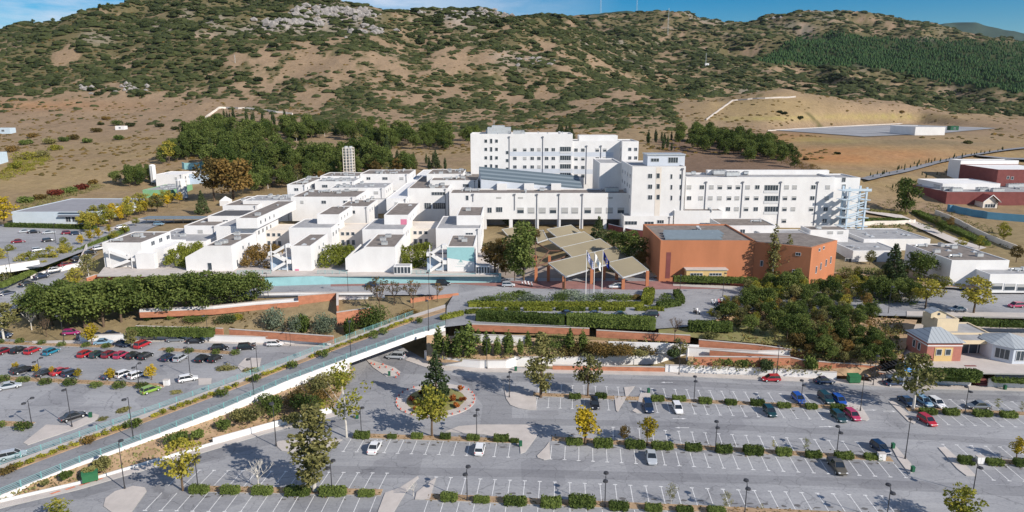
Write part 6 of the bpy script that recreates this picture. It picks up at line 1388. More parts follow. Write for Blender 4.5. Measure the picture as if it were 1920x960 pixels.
for i, (px, py, s) in enumerate([(842,937,.8),(903,940,.75),(966,944,1.0),(1033,948,1.0),(1091,947,1.15),(1160,953,.9),(1225,956,.85),(1284,960,.8),(1343,962,.8)]): hedge(px, py, s, ORD[i]+' block hedge from the left in the front right strip', sx=.8)
for i, (px, py) in enumerate([(2,643),(37,642),(80,644),(115,648),(161,649),(199,651),(320,659),(356,660),(405,663),(441,664)]): hedge(px, py, .8, ORD[i]+' rounded bush from the left in the rear strip of the left car park', rnd_=True)
for i, (px, py) in enumerate([(5,714),(43,715),(85,719),(131,721),(182,724),(223,726),(268,725)]): hedge(px, py, .98, ORD[i]+' rounded bush from the left in the middle strip of the left car park', rnd_=True, sx=1.15)
hedge(46, 803, 1.0, 'rounded bush by the twin lamp in the left car park', rnd_=True, sx=1.2); hedge(0, 800, .9, 'rounded bush on the left edge by the striped kerb', rnd_=True)
# golden and round hedges on the ramp median
for i in range(8):
    pass
gm = [bushmesh('median_hedge', 1.0, .8, 200, .09, 'golden', s) for s in (1, 2, 3)]; k = 0; rb3 = random.Random(6)
for i in range(7):
    a, b_ = lerp(U[i], LW[i], .275), lerp(U[i+1], LW[i+1], .275); n = int((b_-a).length/1.55)
    for j in range(n):
        if rb3.random() < .10: continue
        q = lerp(a, b_, (j+.5)/n); o = link('median_hedge', gm[(i+j) % 3], None, (q.x, q.y, q.z+.15), rb3.uniform(0, 6), (rb3.uniform(.9, 1.2), rb3.uniform(.75, 1.0), rb3.uniform(.65, 1.0))); tag(o, 'golden green low bush in the median of the bridge ramp', 'bush', 'golden bushes on the ramp median')
for i, (px, py, lab) in enumerate([(252,801,'round'),(165,832,'reddish'),(416,743,'round'),(486,714,'round'),(550,690,'round'),(611,668,'round'),(703,632,'round'),(719,626,'round'),(790,605,'round'),(14,888,'reddish')]):
    z = float(np.interp(px, [s[0] for s in ST], [s[3] for s in ST]))+.15; q = P(px, py, z); me_ = bushmesh('round_bush', 1.5, 1.6, 330, .1, 'redleaf' if lab == 'reddish' and False else ('brownleaf' if lab == 'reddish' else 'hedge'), 30+i)
    o = link('round_bush', me_, None, tuple(q), 0, 1.0 if px > 300 or lab == 'reddish' else 1.1); tag(o, ORD[i]+' '+lab+' clipped bush on the ramp median', 'bush', 'round bushes on the ramp median')
# bushes on the dry bank below the ramp
for i, (px, py, w_, lk) in enumerate([(420,804,17,'hedge'),(373,822,16,'hedge'),(330,838,28,'hedge'),(190,880,20,'olive'),(165,890,14,'olive'),(127,897,13,'hedge'),(84,908,8,'olive'),(448,790,24,'olive'),(478,788,28,'olive'),(520,776,30,'hedge'),(552,762,34,'brownleaf'),(590,742,32,'olive'),(612,730,30,'olive'),(500,768,30,'hedge'),(570,776,34,'hedge'),(640,720,26,'yellowgreen'),(610,758,30,'brownleaf'),(545,792,18,'olive')]):
    q = P(px, py, 1.0); r_ = w_*q.y/F; me_ = bushmesh('bank_bush', r_, r_*1.25, 420+r_*120, .12, lk, 60+i, 7); o = link('bank_bush', me_, None, tuple(q)); tag(o, ORD[i]+' bushy shrub from a survey order on the dry bank below the ramp' if False else ['round dark bush near the bend of the low white wall','round bush left of the bend bush','wide grey green bush behind the lone tree','soft olive bush below the ramp railing','smaller olive bush above the green skip','round green bush left of the green skip','tiny bush at the foot of the ramp bank','grey green bush beside the ramp railing','large olive bush of the thicket under the ramp','dark bush in the thicket behind the tall lamp','brown tinged bush in the thicket under the ramp','upper olive bush of the thicket near the bridge','highest olive bush touching the bridge rail','dark bush against the ramp rail','shaded dark bush above the curving white wall','yellow green bush next to the white trunked tree','russet bush behind the white trunked tree','low olive bush on the curving wall'][i], 'bush')
# long clipped hedges
def longhedge(a, b_, w_, h, leafkey, label, z=None, seed=1, cat='hedge', name='long_hedge'):
    A = P(*a) if len(a) > 2 else hit(*a); B = P(*b_) if len(b_) > 2 else hit(*b_); L_ = (B-A).length; me_ = hedgemesh('h', L_, w_, h, leafkey, seed, .13, 18); c = (A+B)/2; o = link(name, me_, None, (c.x, c.y, c.z)); d = B-A
    o.rotation_euler = (0, -math.atan2(d.z, math.hypot(d.x, d.y)), math.atan2(d.y, d.x)); tag(o, label, cat); return o
longhedge((240,628,1.6),(402,630,1.6), 2.2, 2.0, 'hedge', 'long clipped hedge above the white wall of the left car park', seed=4)
longhedge((893,600,5.9),(1060,608,5.9), 3.0, 2.4, 'hedge', 'left length of the dark plaza hedge above the terracotta parapet', seed=5); longhedge((1062,608,5.9),(1228,616,5.9), 3.2, 2.8, 'hedge', 'right length of the dark plaza hedge above the terracotta parapet', seed=6)
longhedge((1290,618,5.8),(1372,620,5.8), 2.4, 2.2, 'hedge', 'hedge right of the bare plaza tree', seed=7); longhedge((1262,527,7),(1420,531,7), 2.2, 1.6, 'hedge', 'hedge in front of the ochre porch of the orange hall', seed=8)
longhedge((826,600,6),(868,590,6), 1.4, 1.1, 'hedgey', 'low golden hedge at the top of the ramp, near piece', seed=9); longhedge((872,588,6),(945,583,6), 1.4, 1.0, 'hedgey', 'low golden hedge along the plaza drive, first length', seed=10)
for i, (a, b_) in enumerate([(952,975),(982,1037),(1042,1098),(1104,1122),(1128,1172),(1190,1245)]): longhedge((a,582,6),(b_,582.5,6), 1.3, 1.0, 'hedgey', ORD[i]+' short golden hedge from the left below the flag poles', seed=11+i)
longhedge((878,574,6),(1206,574,6), 2.2, 1.1, 'hedgey', 'golden front hedge of the flag pole bed', seed=20); 
for i, (px, py, w_, lk) in enumerate([(915,566,22,'hedge'),(955,562,26,'hedge'),(1000,563,26,'silver'),(1045,562,26,'hedge'),(1090,563,26,'silver'),(1130,562,24,'hedge'),(1165,562,22,'hedge'),(890,570,14,'hedge'),(980,555,20,'hedge'),(1070,554,22,'silver'),(1190,560,14,'brownleaf')]):
    q = P(px, py, 6.0); r_ = w_*q.y/F; o = link('juniper', bushmesh('juniper', r_, r_*.55, 500, .13, lk, 90+i, 9), None, tuple(q), 0, (1.25, .8, .8)); tag(o, ORD[i]+' spreading juniper in the flag pole bed', 'shrub', 'junipers in the flag pole bed')
longhedge((1212,572,6),(1218,548,6), 3, 1.6, 'hedgey', 'curved hedge right of the flag pole bed', seed=22); longhedge((1232,578,6),(1275,572,6), 2.0, 1.6, 'hedge', 'front hedge of the small turning bed', seed=23); longhedge((1278,570,6),(1268,552,6), 2.0, 1.6, 'hedge', 'right hedge of the small turning bed', seed=24)
q = P(1250, 566, 6); o = link('round_bush', bushmesh('rb', 3, 2.2, 500, .13, 'hedge', 120), None, tuple(q)); tag(o, 'dark round bush inside the small turning bed', 'bush')
longhedge((1740,703,3.2),(1838,706,3.2), 2.4, 1.4, 'hedge', 'thick ivy hedge hanging over the wall before the brick pavilion', seed=25); longhedge((1715,711,1.4),(1836,716,1.4), 1.4, 2.4, 'hedge', 'ivy curtain covering the wall below the pavilion hedge', seed=26)
longhedge((1860,716,1.6),(1990,720,1.6), 1.4, .9, 'hedge', 'low dark hedge on the wall right of the brick steps', seed=27); longhedge((1805,608,5),(1870,612,5), 2.4, 1.7, 'hedge', 'bright hedge behind the flat cafe roof', seed=28); longhedge((1870,612,5),(1990,614,5), 2.2, 1.4, 'hedge', 'hedge continuing to the right edge behind the cafe roof', seed=29)
longhedge((12,425,9),(180,430,9), 2.5, 1.6, 'hedge', 'hedge between the supply hall and the upper car park', seed=30); longhedge((1620,416),(1700,416), 4, 1.2, 'hedge', 'lawn hedge right of the steel stair', seed=31); longhedge((1715,400),(1850,462), 3.5, 1.4, 'hedge', 'dark verge hedge running down the east lane', seed=32); longhedge((1628,398),(1700,402), 3, 1.0, 'olive', 'upper dark verge right of the ward', seed=33)
longhedge((0,540,5),(95,497,7.2), 2.2, 1.2, 'hedge', 'verge hedge beside the lower climbing road', seed=34); longhedge((95,497,7.2),(240,432,9.4), 2.2, 1.2, 'hedge', 'verge hedge beside the upper climbing road', seed=35)
# silvery shrubs, bridge foot shrubs, thicket
for i, (px, py, w_, h_, lk, lab) in enumerate([(520,618,30,46,'silver','big silvery shrub left of three above the terracotta wall'),(560,622,24,38,'silver','middle silvery shrub above the terracotta wall'),(606,626,28,42,'silver','right silvery shrub beside the tall terracotta corner'),(568,624,15,36,'hedge','green bush between the silvery shrubs'),(657,630,16,38,'hedge','round green shrub under the bridge rail'),(706,612,34,50,'hedge','dark shrub mass beneath the plane trees'),(690,618,22,34,'pine','dark shrub beside the round one under the bridge rail'),(768,600,24,22,'brownleaf','dry shrub on the slope beside the bridge'),
    (1040,650,42,22,'hedge','green mound behind the conifer bed'),(1125,662,30,26,'brownleaf','brown thicket left half above the white wall'),(1165,664,32,24,'brownleaf','brown thicket right half above the white wall'),(1200,664,22,12,'olive','low dry shrubs at the end of the conifer bed'),(1262,668,14,16,'conifer','dark shrub beside the small round tree'),
    (1360,684,20,18,'hedge','green shrub above the white wall, left one'),(1390,686,18,14,'hedge','green shrub above the white wall, right one'),(1435,690,16,20,'conifer','dark shrub on the terracotta wall'),(1517,692,17,26,'hedge','round shrub in front of the curved terracotta wall'),(1330,632,20,12,'olive','low olive shrub at the plaza verge'),
    (100,600,10,10,'olive','low shrub below the round pines'),(280,600,12,10,'hedge','small shrub left of four on the terrace by the curving path'),(320,600,12,11,'hedge','second small shrub on the terrace by the curving path'),(370,602,26,13,'hedge','wide low shrub on the terrace by the curving path'),(425,604,24,17,'conifer','dark low shrub at the end of the curving path terrace'),(445,598,14,10,'yellowgreen','yellow shrub at the end of the curving path terrace'),
    (1305,532,18,22,'olive','olive bush before the ochre porch'),(1335,530,10,14,'yellowgreen','small bush right of the porch olive'),(1580,528,26,18,'olive','low garden shrub right of the orange hall'),(1610,530,22,16,'hedge','garden shrub by the white path'),(1790,562,24,10,'olive','low hedge bush by the bay parking'),
    (425,696,22,14,'olive','untidy shrub under the ramp rail by the kerb island'),(470,700,20,10,'olive','low shrub hugging the ramp rail'),(330,740,16,9,'olive','grassy shrub at the ramp rail left of the lamp'),(235,775,18,12,'olive','shrub beneath the ramp rail by the black car'),(195,790,14,8,'olive','small shrub by the bin under the ramp rail')]):
    q = P(px, py, 3.3) if (800 < px < 1310 and 625 < py < 680) else (P(px, py, 1.8) if (1350 < px < 1530 and py > 680) else (P(px, py, 5.3) if px == 1330 else hit(px, py))); r_ = w_*q.y/F; hh = h_*q.y/F; o = link('shrub', bushmesh('shrub', 1.0 if False else r_, r_, 520+60*r_, .13, lk, 150+i, 8), None, (q.x, q.y, q.z-.1), 0, (1, .9, hh/r_*.95)); tag(o, lab, 'shrub')
# creepers on the courtyards between the front blocks
for i, (x0, x1, r0, r1, lk, lab) in enumerate([(302,350,458,500,'hedgey','golden creeper mass left of the second front block'),(450,508,464,500,'brownleaf','russet creeper on the pergola left of the zigzag stair'),(596,648,462,506,'hedgey','golden creeper between the third and fourth front blocks'),(742,800,456,506,'hedgey','green golden creeper between the fourth block and turquoise block')]):
    A, B = P(x0, 507, ZB), P(x1, 507, ZB); cl = []; rr = random.Random(i)
    for j in range(34): u = rr.random(); v = rr.random(); cl.append((A.x+(B.x-A.x)*u-(A.x+B.x)/2, 3+8*v, 1.2+v*4.2+rr.uniform(-.6, .6), rr.uniform(1.0, 1.7)))
    o = link('creeper', leafmesh('creeper', cl, 90, .16, LF[lk], i+3), None, ((A.x+B.x)/2, A.y, ZB)); tag(o, lab, 'creeper'); 
for i, (x0, x1, lab) in enumerate([(445, 508,'second and third'),(596, 650,'third and fourth'),(772, 806,'fourth and fifth')]):
    A, B = P(x0, 514, ZB), P(x1, 514, ZB); root = empty('terrace_railing', tuple((A+B)/2), label='turquoise terrace railing between the '+lab+' front blocks', cat='railing'); mb = MB(); hx = (B.x-A.x)/2
    for h in (.4, .8, 1.15): mb.bar((-hx, 0, h), (hx, 0, h), .06, .06)
    mb.build('rail', RAILT, root); mb = MB()
    for k in range(5): mb.box(-hx+k*hx/2-.05, -hx+k*hx/2+.05, .04, .12, 0, 1.2)
    mb.build('post', RAILT, root)
# undergrowth on the planted banks (uncountable)
def understory(name, label, poly, za, zb_, n, rr_, leafkey, seed, per=30, size=.15):
    ys = [p[1] for p in poly]; xs = [p[0] for p in poly]; r9 = random.Random(seed); cl = []
    while len(cl) < n:
        a, b_ = r9.uniform(min(xs), max(xs)), r9.uniform(min(ys), max(ys))
        if inpoly([a], [b_], poly)[0]: q = P(a, b_, zb_+(za-zb_)*(b_-min(ys))/(max(ys)-min(ys))) if za is not None else hit(a, b_); cl.append((q.x, q.y, q.z+.2, r9.uniform(*rr_)))
    o = link(name, leafmesh(name, cl, per, size, LF[leafkey], seed)); tag(o, label, 'undergrowth', kind='stuff')
understory('undergrowth', 'low mixed undergrowth on the wooded bank', [(1330,604),(1400,575),(1560,585),(1690,600),(1690,672),(1560,678),(1450,655),(1340,636)], 3.4, 5.8, 420, (.5, 1.3), 'brownleaf', 51)
understory('undergrowth', 'green low planting along the upper path', [(1390,548),(1560,542),(1720,556),(1720,574),(1560,566),(1390,570)], 6.0, 6.0, 260, (.4, 1.1), 'hedge', 67)
understory('undergrowth', 'green low growth on the wooded bank', [(1330,604),(1400,575),(1560,585),(1690,600),(1690,672),(1560,678),(1450,655),(1340,636)], 3.4, 5.8, 520, (.5, 1.4), 'olive', 52)
understory('undergrowth', 'weeds between the thujas in the conifer bed', [(830,676),(960,672),(1230,664),(1300,652),(1240,640),(985,640),(830,640)], 1.7, 4.2, 240, (.3, .8), 'olive', 53)
understory('undergrowth', 'brown thicket stems above the white wall', [(1040,668),(1230,664),(1240,644),(1060,646)], 2.0, 4.4, 150, (.5, 1.1), 'brownleaf', 54)
understory('undergrowth', 'weeds on the shrub bank above the white wall', [(1290,690),(1560,704),(1560,674),(1420,676),(1290,670)], 1.0, 3.2, 180, (.25, .7), 'olive', 55)
understory('undergrowth', 'dry weeds on the terraces below the curving path', [(255,618),(480,622),(620,636),(625,600),(480,584),(262,594)], None, 0, 150, (.25, .6), 'brownleaf', 56)
understory('undergrowth', 'scrubby verge below the east lane', [(1640,392),(1760,420),(1850,465),(1900,470),(1860,430),(1760,385),(1660,372)], None, 0, 220, (.4, 1.1), 'olive', 57)
understory('undergrowth', 'autumn verge beside the climbing road', [(0,530),(100,484),(190,436),(170,430),(60,480),(0,505)], 5, 8.8, 260, (.4, 1.1), 'yellowgreen', 58)
understory('undergrowth', 'hedge-like growth at the field edge behind the supply hall', [(20,398),(60,375),(170,345),(200,350),(150,368),(60,396)], None, 0, 220, (.6, 1.6), 'olive', 59)
understory('undergrowth', 'overgrown patch in the far left field', [(0,330),(30,300),(90,290),(100,300),(50,325),(0,345)], None, 0, 220, (.8, 2.0), 'yellowgreen', 60)
understory('undergrowth', 'dark hedge line running down beside the grassy knoll', [(1330,262),(1400,268),(1500,300),(1570,330),(1560,338),(1480,310),(1390,278),(1330,270)], None, 0, 200, (.6, 1.4), 'brownleaf', 62)
understory('undergrowth', 'brown weeds on the far right verge', [(1640,356),(1760,330),(1880,305),(1920,310),(1840,330),(1700,368)], None, 0, 120, (.4, 1.0), 'olive', 63)
understory('undergrowth', 'garden shrubs between the orange hall and the firs', [(1572,530),(1700,536),(1700,512),(1600,500),(1572,505)], 6.9, 7.2, 170, (.4, 1.2), 'hedge', 64)
understory('undergrowth', 'dry garden planting below the steel stair', [(1590,480),(1640,500),(1700,500),(1690,485),(1620,478)], 6.9, 7.2, 60, (.4, .9), 'olive', 65)
for i, (px, rb, hp, pr) in enumerate([(1588,528,26,0),(1606,524,24,1),(1650,534,30,0),(1690,522,26,1),(1750,545,32,0),(1770,548,30,1),(1800,470,26,1),(1755,424,20,0),(1880,440,24,1),(1850,548,22,0)]): tr([tol, tyg][pr], 7, px, rb, hp, ORD[i]+' garden tree right of the orange hall', z=6.6 if rb > 500 else None, wide=1.2)
for i, (px, rb, hp, z) in enumerate([(915,486,26,8),(1003,452,22,9),(940,470,24,8.5),(1150,470,30,8.2),(1205,500,30,7),(948,515,20,7)]): tr([tol[0], pines[2], brn_[1]], 8, px, rb, hp, ORD[i]+' dark garden tree around the entrance canopy', z=z, wide=1.2)
understory('undergrowth', 'dark planting behind the entrance canopy', [(905,500),(1000,500),(1000,455),(905,455)], 7.2, 9.2, 130, (.4, 1.1), 'hedge', 66)
for i, (px, rb, hp) in enumerate([(235,440,20),(215,452,20),(255,425,18),(128,480,26),(85,515,28),(45,500,26),(20,480,22),(120,462,18)]): tr(tyg, 7, px, rb, hp, ORD[i]+' small green tree of the roadside planting near the upper car park', wide=1.2)
understory('undergrowth', 'scrubby slope right of the steel stair', [(1620,440),(1760,436),(1740,424),(1640,412)], None, 0, 120, (.4, 1.0), 'hedge', 61)
# fallen leaves and dry tufts in the car park strips
cen = []; r9 = np.random.RandomState(12)
for a, b_ in SA+SB+SC+SL:
    A, B = P(*a, 0), P(*b_, 0); L_ = (B-A).length
    for k in range(int(L_*7)): u, v = r9.rand(), r9.normal()*.75; p = A.lerp(B, u); cen.append((p.x, p.y+v, .13 if abs(v) < .85 else .03))
V_, F_ = leafquads(np.array(cen), .13, 1.5, 3); me_ = npmesh('leaf_litter', V_, F_, 4, False); me_.materials.append(LF['brownleaf']); o = link('leaf_litter', me_); tag(o, 'fallen leaves and dry tufts along the planting strips', 'leaf litter', kind='stuff')
# roundabout plants
for i, (px, py, w_, lk, lab) in enumerate([(775,752,11,'redleaf','dark red bush at the left of the roundabout'),(790,742,10,'redleaf','dark red bush behind the roundabout fir'),(782,758,10,'orangeleaf','orange bush at the front left of the roundabout'),(780,768,6,'orangeleaf','small orange bush at the front of the roundabout'),(862,732,9,'orangeleaf','orange bush at the back right of the roundabout'),(850,752,12,'orangeleaf','big orange bush right of the roundabout maple'),(868,752,8,'orangeleaf','orange bush near the right kerb of the roundabout'),(856,762,8,'orangeleaf','orange bush behind the small sign in the roundabout')]):
    q = P(px, py, .5); r_ = w_*q.y/F; o = link('ornamental_bush', bushmesh('ob', r_, r_*1.2, 300, .1, lk, 220+i), None, tuple(q)); tag(o, lab, 'bush')
# left field trees and shrubs
for i, (px, py, w_, lk) in enumerate([(50,272,12,'hedge'),(95,270,14,'olive'),(120,266,10,'hedge'),(165,268,10,'hedge'),(225,262,10,'hedge'),(105,282,12,'yellowgreen'),(45,300,20,'yellowgreen'),(75,295,16,'olive'),(30,316,16,'yellowgreen'),(20,285,14,'brownleaf'),(140,262,12,'brownleaf'),(180,248,10,'brownleaf'),(245,238,9,'scrub'),(220,236,12,'hedge'),(300,238,8,'scrub'),(330,244,8,'scrub'),(60,258,10,'brownleaf'),(200,225,8,'brownleaf'),(50,380,14,'hedge'),(75,375,12,'brownleaf'),(105,368,14,'redleaf'),(130,362,14,'hedge'),(155,355,12,'redleaf'),(175,345,10,'brownleaf'),(190,235,6,'scrub'),(1500,225,7,'scrub'),(1462,212,5,'scrub'),(1470,215,6,'scrub'),(1570,290,5,'scrub'),(1815,270,7,'olive'),(1510,300,5,'brownleaf'),(1690,214,5,'brownleaf')]):
    q = hit(px, py); r_ = w_*q.y/F; o = link('field_shrub', bushmesh('fs', r_, r_*1.0, 420, .3, lk, 260+i, 8), None, tuple(q), 0, (1.15, 1, .85)); tag(o, {'scrub':'dark green','olive':'olive green','yellowgreen':'yellow green','brownleaf':'brown','hedge':'bright green','redleaf':'dark red'}[lk]+' shrub in the open fields, '+('left' if px < 900 else 'right')+' side', 'shrub', 'shrubs in the open fields')
# grass tufts along the dry banks (uncountable)
rs5 = np.random.RandomState(9); cen = []
for i in range(7): 
    a0, a1 = [(0,941,.1),(146,908,.1),(292,865,.1),(402,832,.1),(493,802,.1),(560,782,.1),(624,768,.1)][max(0, i-1)], [(0,941,.1),(146,908,.1),(292,865,.1),(402,832,.1),(493,802,.1),(560,782,.1),(624,768,.1)][i]
    b0, b1 = [(0,928,1.0),(150,874,1.1),(300,820,1.3),(420,776,1.6),(540,730,1.9),(610,705,2.2),(664,692,1.2)][max(0, i-1)], [(0,928,1.0),(150,874,1.1),(300,820,1.3),(420,776,1.6),(540,730,1.9),(610,705,2.2),(664,692,1.2)][i]
    for k in range(170): u, v = rs5.rand(2); p = lerp(lerp(P(*a0), P(*a1), u), lerp(P(*b0), P(*b1), u), v); cen.append((p.x, p.y, p.z+.05))
V_, F_ = leafquads(np.array(cen), .16, .0, 3); me_ = npmesh('dry_grass', V_, F_, 4, False); me_.materials.append(DRYG); o = link('dry_grass', me_); tag(o, 'dry grass tufts on the bank below the ramp', 'grass', kind='stuff')
# ================================================================== CARS
def carproto(kind):
    root = empty('parked_car'); P_ = {'hatch': (4.0, 1.72, 1.47, .95, .25, .96), 'sedan': (4.45, 1.76, 1.43, 1.05, .22, .80), 'suv': (4.45, 1.84, 1.68, .95, .30, 1.0), 'pickup': (4.9, 1.82, 1.72, 1.0, .32, .5)}[kind]
    Ln, W, Ht, hood, gc, rr = P_; hl = Ln/2; belt = Ht*.60
    # stations along +x (front at +hl): x, half width, z top of lower body
    st = [(-hl, W*.40, belt*.80), (-hl+.12, W*.47, belt*.97), (-hl+.7, W*.5, belt), (0, W*.5, belt*1.0), (hl-hood-.1, W*.5, belt*.97), (hl-.45, W*.48, belt*.80), (hl-.10, W*.43, belt*.68), (hl, W*.36, belt*.55)]
    mb = MB(); n = len(st)
    for (x, hw, zt_) in st:
        for (fy, z) in ((-.86, gc), (-1.0, gc+.18), (-1.0, zt_*.78), (-.93, zt_*.97), (-.7, zt_), (.7, zt_), (.93, zt_*.97), (1.0, zt_*.78), (1.0, gc+.18), (.86, gc)): mb.v.append((x, fy*hw, z))
    for i in range(n-1):
        for j in range(10):
            k2 = (j+1) % 10; mb.f.append((i*10+j, i*10+k2, (i+1)*10+k2, (i+1)*10+j)); mb.m.append(0)
    mb.f.append(tuple(range(9, -1, -1))); mb.f.append(tuple(range((n-1)*10, n*10))); mb.m += [0, 0]
    xr0, xr1 = {'hatch': (-hl+.35, .35), 'sedan': (-hl+1.35, .25), 'suv': (-hl+.35, .45), 'pickup': (-.55, .55)}[kind]; xb0, xb1 = {'hatch': (-hl+.12, 1.05), 'sedan': (-hl+.75, 1.05), 'suv': (-hl+.1, 1.15), 'pickup': (-.75, 1.2)}[kind]
    # roof skin and pillars
    mb.prism([(xr0, -W*.37), (xr1, -W*.37), (xr1, W*.37), (xr0, W*.37)], Ht-.09, Ht)
    for s in (-1, 1):
        for (xa, xb_) in ((xb0, xr0), (xb1, xr1), ((xb0+xb1)/2-.2, (xr0+xr1)/2-.1)): mb.bar((xa, s*W*.445, belt*.97), (xb_, s*W*.375, Ht-.05), .07, .09)
    if kind == 'pickup': mb.prism([(-hl+.08, -W*.43), (-.8, -W*.43), (-.8, W*.43), (-hl+.08, W*.43)], belt-.02, belt+.01, 1)
    mb.build('body', [CARP, DARKM], root, fix=True)
    g = MB(); z0, z1 = belt*.95, Ht-.07; lo = [(xb0+.03, -W*.455), (xb1-.03, -W*.455), (xb1-.03, W*.455), (xb0+.03, W*.455)]; hi = [(xr0-.02, -W*.385), (xr1+.02, -W*.385), (xr1+.02, W*.385), (xr0-.02, W*.385)]
    a = [(*p, z0) for p in lo]; b_ = [(*p, z1) for p in hi]
    for i in range(4): j = (i+1) % 4; g.face([a[i], a[j], b_[j], b_[i]])
    g.face(b_); g.build('windows', CARGL, root)
    for sx in (-hl+.78, hl-.80):
        for s in (-1, 1):
            t_ = MB(); y0 = s*(W*.5+.015); t_.tube((sx, y0-s*.22, .31), (sx, y0, .31), .32, .32, 14, 0); wo_ = t_.build('wheel', TYRE, root); rmb = MB(); rmb.tube((sx, y0, .31), (sx, y0+s*.02, .31), .19, .15, 8, 0); rmb.build('rim', METAL, wo_)
    for s in (-1, 1):
        l = MB(); l.box(hl-.22, hl-.02, s*W*.33-.16, s*W*.33+.16, belt*.58, belt*.70); l.build('headlight', LAMPW, root); l = MB(); l.box(-hl-.01, -hl+.12, s*W*.38-.09, s*W*.38+.09, belt*.68, belt*.90); l.build('taillight', LAMPR, root)
    return Proto(root)
CARS = {k: carproto(k) for k in ('hatch', 'sedan', 'suv', 'pickup')}
CC = {'red': (.42, .02, .03), 'darkred': (.20, .015, .03), 'pink': (.42, .04, .10), 'black': (.012, .013, .016), 'navy': (.015, .03, .07), 'blue': (.02, .08, .36), 'teal': (.02, .20, .30), 'green': (.22, .36, .05), 'white': (.78, .78, .78), 'silver': (.42, .45, .48), 'grey': (.16, .18, .20), 'cream': (.62, .55, .36), 'orange': (.60, .12, .04), 'darkgreen': (.015, .05, .055), 'magenta': (.36, .03, .16), 'bronze': (.10, .09, .07), 'lightblue': (.20, .34, .46)}
def car(px, py, z, head, color, kind, label):
    q = P(px, py, z) if z is not None else hit(px, py); CARS[kind].put((q.x, q.y, q.z+.012), R(head), 1.0, label, 'car', None, CC[color])
N_ = -91; 
